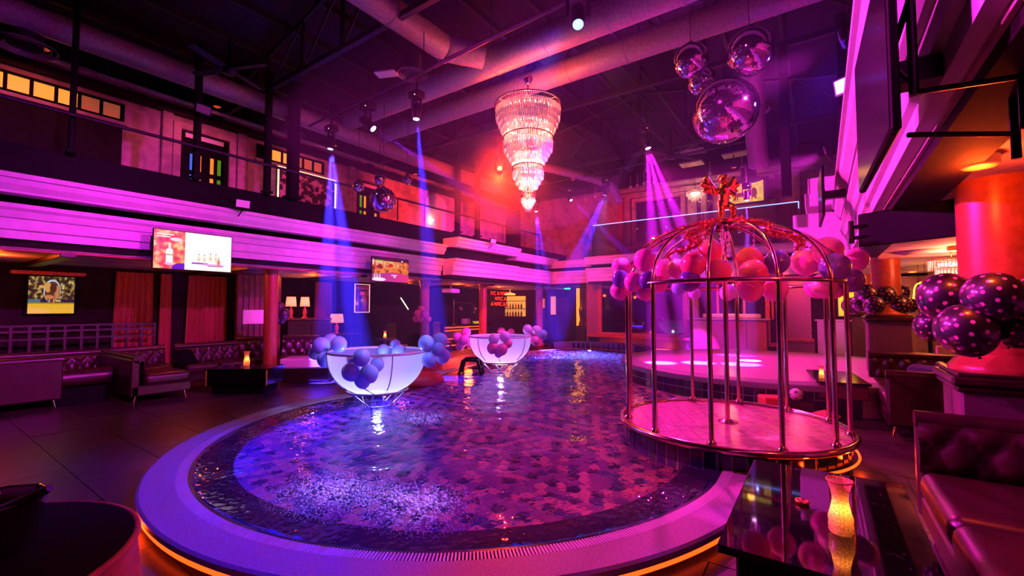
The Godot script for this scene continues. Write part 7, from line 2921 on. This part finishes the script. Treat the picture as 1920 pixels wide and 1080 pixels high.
func build_rig() -> void:
	# light bars
	for q in [["black lighting bar across the hall before the ducts", Vector3(-8.6, 5.32, -5.0), Vector3(-1.6, 5.32, -4.7)], ["black lighting bar across the hall near the far balcony", Vector3(-7.4, 5.35, -11.7), Vector3(-1.2, 5.35, -11.2)]]:
		var m := MB.new()
		m.tube([q[1], q[2]], 0.028, 10)
		for k in 5:
			var p: Vector3 = q[1].lerp(q[2], (k + 0.5) / 5.0)
			m.tube([p, p + Vector3(0, 0.65, 0)], 0.008, 5)
		solo("light_bar", q[0], "lighting bar", m, mats.steel)
	moving_head("moving head throwing a fan of blue beams at the left", Vector3(-7.85, 4.80, -5.01), Vector3(-0.1, -1, 0.05), "lens_blue")
	beam(Vector3(-7.85, 4.80, -5.01), [Vector3(-0.27, -1, -0.16), Vector3(-0.16, -1, -0.10), Vector3(-0.03, -1, -0.17), Vector3(0.08, -1, -0.12)], Color(0.22, 0.15, 1.0), 6000, 4.6)
	moving_head("moving head with a narrow blue beam straight down", Vector3(-5.43, 4.80, -5.01), Vector3(0, -1, 0.02), "lens_blue")
	beam(Vector3(-5.43, 4.80, -5.01), [Vector3(-0.2, -1, -0.33)], Color(0.22, 0.15, 1.0), 5148.0, 4.5)
	moving_head("moving head between the two blue ones, tilted right", Vector3(-6.45, 4.78, -4.82), Vector3(0.8, -0.9, -0.5), "lens_pink", 1.1)
	beam(Vector3(-6.45, 4.78, -4.82), [Vector3(0.45, -0.62, -1.4)], Color(0.55, 0.1, 1.0), 1782.0000000000002, 3.0)
	moving_head("dark moving head hanging high beside the ducts", Vector3(-2.25, 4.95, -4.57), Vector3(0.25, -1, 0.45), "led_blue", 1.25)
	moving_head("moving head throwing a fan of magenta beams at the right", Vector3(-2.74, 4.80, -8.55), Vector3(0.25, -1, -0.1), "lens_pink")
	beam(Vector3(-2.74, 4.80, -8.55), [Vector3(0.02, -1, -0.1), Vector3(0.16, -1, -0.2), Vector3(0.33, -1, -0.25)], Color(0.9, 0.10, 1.0), 4752.0, 4.5)
	moving_head("moving head throwing blue beams down to the left corner", Vector3(-4.80, 4.80, -11.45), Vector3(-0.6, -1, -0.4), "lens_blue")
	beam(Vector3(-4.80, 4.80, -11.45), [Vector3(-0.55, -1, -0.3), Vector3(-0.75, -1, -0.35)], Color(0.22, 0.15, 1.0), 4356.0, 4.5)
	moving_head("small moving head with a violet beam crossing the blue ones", Vector3(-6.03, 4.80, -11.62), Vector3(0.7, -1, 0.1), "lens_pink", 0.8)
	beam(Vector3(-6.03, 4.80, -11.62), [Vector3(0.75, -0.75, 0.05)], Color(0.55, 0.08, 1.0), 2178.0, 3.0)
	moving_head("moving head below the chandelier throwing narrow blue beams", Vector3(-6.75, 4.45, -10.9), Vector3(0.08, -1, 0), "lens_blue", 0.8)
	beam(Vector3(-6.75, 4.45, -10.9), [Vector3(0.04, -1, 0.0), Vector3(0.14, -1, -0.06)], Color(0.22, 0.15, 1.0), 3960.0000000000005, 3.6)
	moving_head("moving head above the cage with a violet beam", Vector3(-1.25, 3.95, -10.6), Vector3(0, -1, 0.0), "lens_pink", 0.8)
	beam(Vector3(-1.25, 3.95, -10.6), [Vector3(0, -1, 0.05)], Color(0.7, 0.25, 1.0), 2376.0, 4.0)
	# red lamp that floods the haze behind the chandelier and the ducts above
	moving_head("red-orange stage lamp glaring out of the haze left of the chandelier", Vector3(-6.17, 4.80, -8.34), Vector3(0.55, 0.1, 0.8), "lens_red", 1.0)
	spot(Vector3(-6.0, 4.83, -8.1), Vector3(-2.0, 3.6, -3.8), Color(1.0, 0.16, 0.06), 40.0, 48.0, 0.7, 0.05)
	spot(Vector3(-6.3, 4.75, -8.5), Vector3(-8.6, 4.2, -11.5), Color(1.0, 0.2, 0.05), 75.0, 60.0, 0.8, 0.05)
	spot(Vector3(-6.05, 4.86, -8.2), Vector3(-3.4, 5.85, -6.6), Color(1.0, 0.14, 0.06), 22.0, 34.0, 0.8, 0.05)
	# wide blue wash from the dark head onto the near left of the pool
	spot(Vector3(-2.30, 4.85, -4.48), Vector3(-3.9, 0.0, -1.5), Color(0.2, 0.1, 1.0), 150.0, 24.0, 0.7, 0.05)
	# added pink key on the cage floor and a few narrow violet pools of light
	spot(Vector3(-2.70, 4.70, -8.45), Vector3(-0.87, 0.3, -5.4), Color(1.0, 0.13, 0.75), 45.0, 17.0, 0.5, 0.04)
	for q in [Vector3(-1.35, 0.3, -4.75), Vector3(-0.45, 0.3, -5.0), Vector3(-0.75, 0.3, -5.6)]:
		spot(Vector3(-2.30, 4.80, -4.5), q, Color(0.75, 0.4, 1.0), 70.0, 1.9, 0.4, 0.02)
	# added cold pools of light on the churning water
	for q in [[Vector3(-3.15, 0.12, -2.1), 5.5, 110.0], [Vector3(-2.5, 0.12, -2.3), 4.5, 110.0], [Vector3(-4.3, 0.12, -4.1), 5.0, 80.0]]:
		spot(Vector3(-2.34, 4.82, -4.42), q[0], Color(0.48, 0.52, 1.0), q[2], q[1], 0.9, 0.03)
	spot(Vector3(-4.78, 4.68, -11.4), Vector3(-5.8, 0.12, -11.9), Color(0.36, 0.55, 1.0), 110.0, 15.0, 0.9, 0.03)
	# added keys: pale blue and lilac on the tubs, warm on statue and balloons
	spot(Vector3(-2.32, 4.84, -4.50), Vector3(-5.4, 0.7, -4.15), Color(0.5, 0.58, 1.0), 40.0, 11.0, 0.6, 0.05)
	spot(Vector3(-2.76, 4.72, -8.5), Vector3(-6.0, 0.7, -8.0), Color(0.86, 0.42, 1.0), 50.0, 11.0, 0.6, 0.05)
	spot(Vector3(-2.22, 4.85, -4.45), Vector3(-0.85, 2.4, -5.1), Color(1.0, 0.70, 0.34), 26.0, 15.0, 0.8, 0.04)
	# flood lamps; those on left posts, roof truss and far bar are added
	var names := ["flood lamp high on the right, nearest the camera, aimed at the left balcony", "flood lamp high on the right above the large television", "flood lamp high on the right above the smaller television", "flood lamp high over the end block of the right balcony", "added flood lamp on the slim post before the stained-glass door", "added flood lamp on the left balcony nearest the camera, aimed at the right fascia", "added flood lamp on the nearest roof truss, aimed at the right fascia", "second added flood lamp on the nearest roof truss, aimed at the end blocks", "added flood lamp on the far lighting bar aimed at the round stage"]
	for k in FLOODS.size():
		flood(names[k], FLOODS[k][0], (FLOODS[k][1] - FLOODS[k][0]).normalized(), "flood_dim")
	flood("dark flood lamp on an arm on the left fascia beside the first television", Vector3(-8.5, 3.42, -3.72), Vector3(1, -0.25, 0.1).normalized(), "white_plastic")
	flood("dark flood lamp on an arm on the projecting left fascia", Vector3(-8.05, 3.55, -10.6), Vector3(1, -0.25, 0.1).normalized(), "white_plastic")
	# violet flood seen glowing beside the big television
	var vt := thing("flood_lamp", "glowing violet flood lamp high beyond the large television", "flood lamp", Vector3(0.36, 4.8, -7.98), 0.0, "flood lamps")
	var vb := Basis.looking_at(Vector3(-0.5, -0.25, 0.85))
	var vm := MB.new()
	vm.box(Vector3.ZERO, Vector3(0.26, 0.24, 0.06), vb, 0.012)
	part(vt, "case", vm, mats.white_plastic)
	vm = MB.new()
	vm.box(vb * Vector3(0, 0, -0.033), Vector3(0.2, 0.18, 0.004), vb)
	part(vt, "face", vm, mats.flood_face)
	spot(Vector3(0.33, 4.79, -7.93), Vector3(-3.5, 2.5, -2.5), Color(0.3, 0.1, 1.0), 14.0, 60.0, 0.8, 0.06)
	# haze that shows the beams
	var fog := FogVolume.new()
	fog.name = "haze"
	fog.shape = RenderingServer.FOG_VOLUME_SHAPE_BOX
	fog.size = Vector3(8.9, 5.4, 10.6)
	fog.position = Vector3(-4.15, 3.2, -9.0)
	var fm := FogMaterial.new()
	fm.density = 0.006
	fm.albedo = Color(1, 1, 1)
	fog.material = fm
	fog.set_meta("kind", "stuff")
	fog.set_meta("label", "thin stage haze hanging in the hall")
	fog.set_meta("category", "haze")
	add_child(fog)
	# denser smoke that has gathered round the red lamp
	var puff := FogVolume.new()
	puff.name = "smoke"
	puff.shape = RenderingServer.FOG_VOLUME_SHAPE_ELLIPSOID
	puff.size = Vector3(5.2, 2.6, 4.4)
	puff.position = Vector3(-6.2, 4.75, -9.2)
	var pm := FogMaterial.new()
	pm.density = 0.07
	pm.albedo = Color(1, 1, 1)
	puff.material = pm
	puff.set_meta("kind", "stuff")
	puff.set_meta("label", "smoke glowing red behind the chandelier")
	puff.set_meta("category", "smoke")
	add_child(puff)


func flood(label: String, at: Vector3, d: Vector3, face: String) -> void:
	var t := thing("flood_lamp", label, "flood lamp", at - d * 0.06, 0.0, "flood lamps")
	var b := Basis.looking_at(d)
	var m := MB.new()
	m.box(Vector3.ZERO, Vector3(0.26, 0.17, 0.05), b, 0.012)
	part(t, "case", m, mats.black_metal)
	m = MB.new()
	m.box(d * 0.026, Vector3(0.22, 0.13, 0.004), b)
	part(t, "face", m, mats[face])
	m = MB.new()
	var back := -Vector3(d.x, 0, d.z).normalized()
	m.tube([Vector3.ZERO, Vector3(0, -0.14, 0) + back * 0.05, Vector3(0, -0.2, 0) + back * 0.2], 0.012, 8)
	part(t, "arm", m, mats.black_metal)
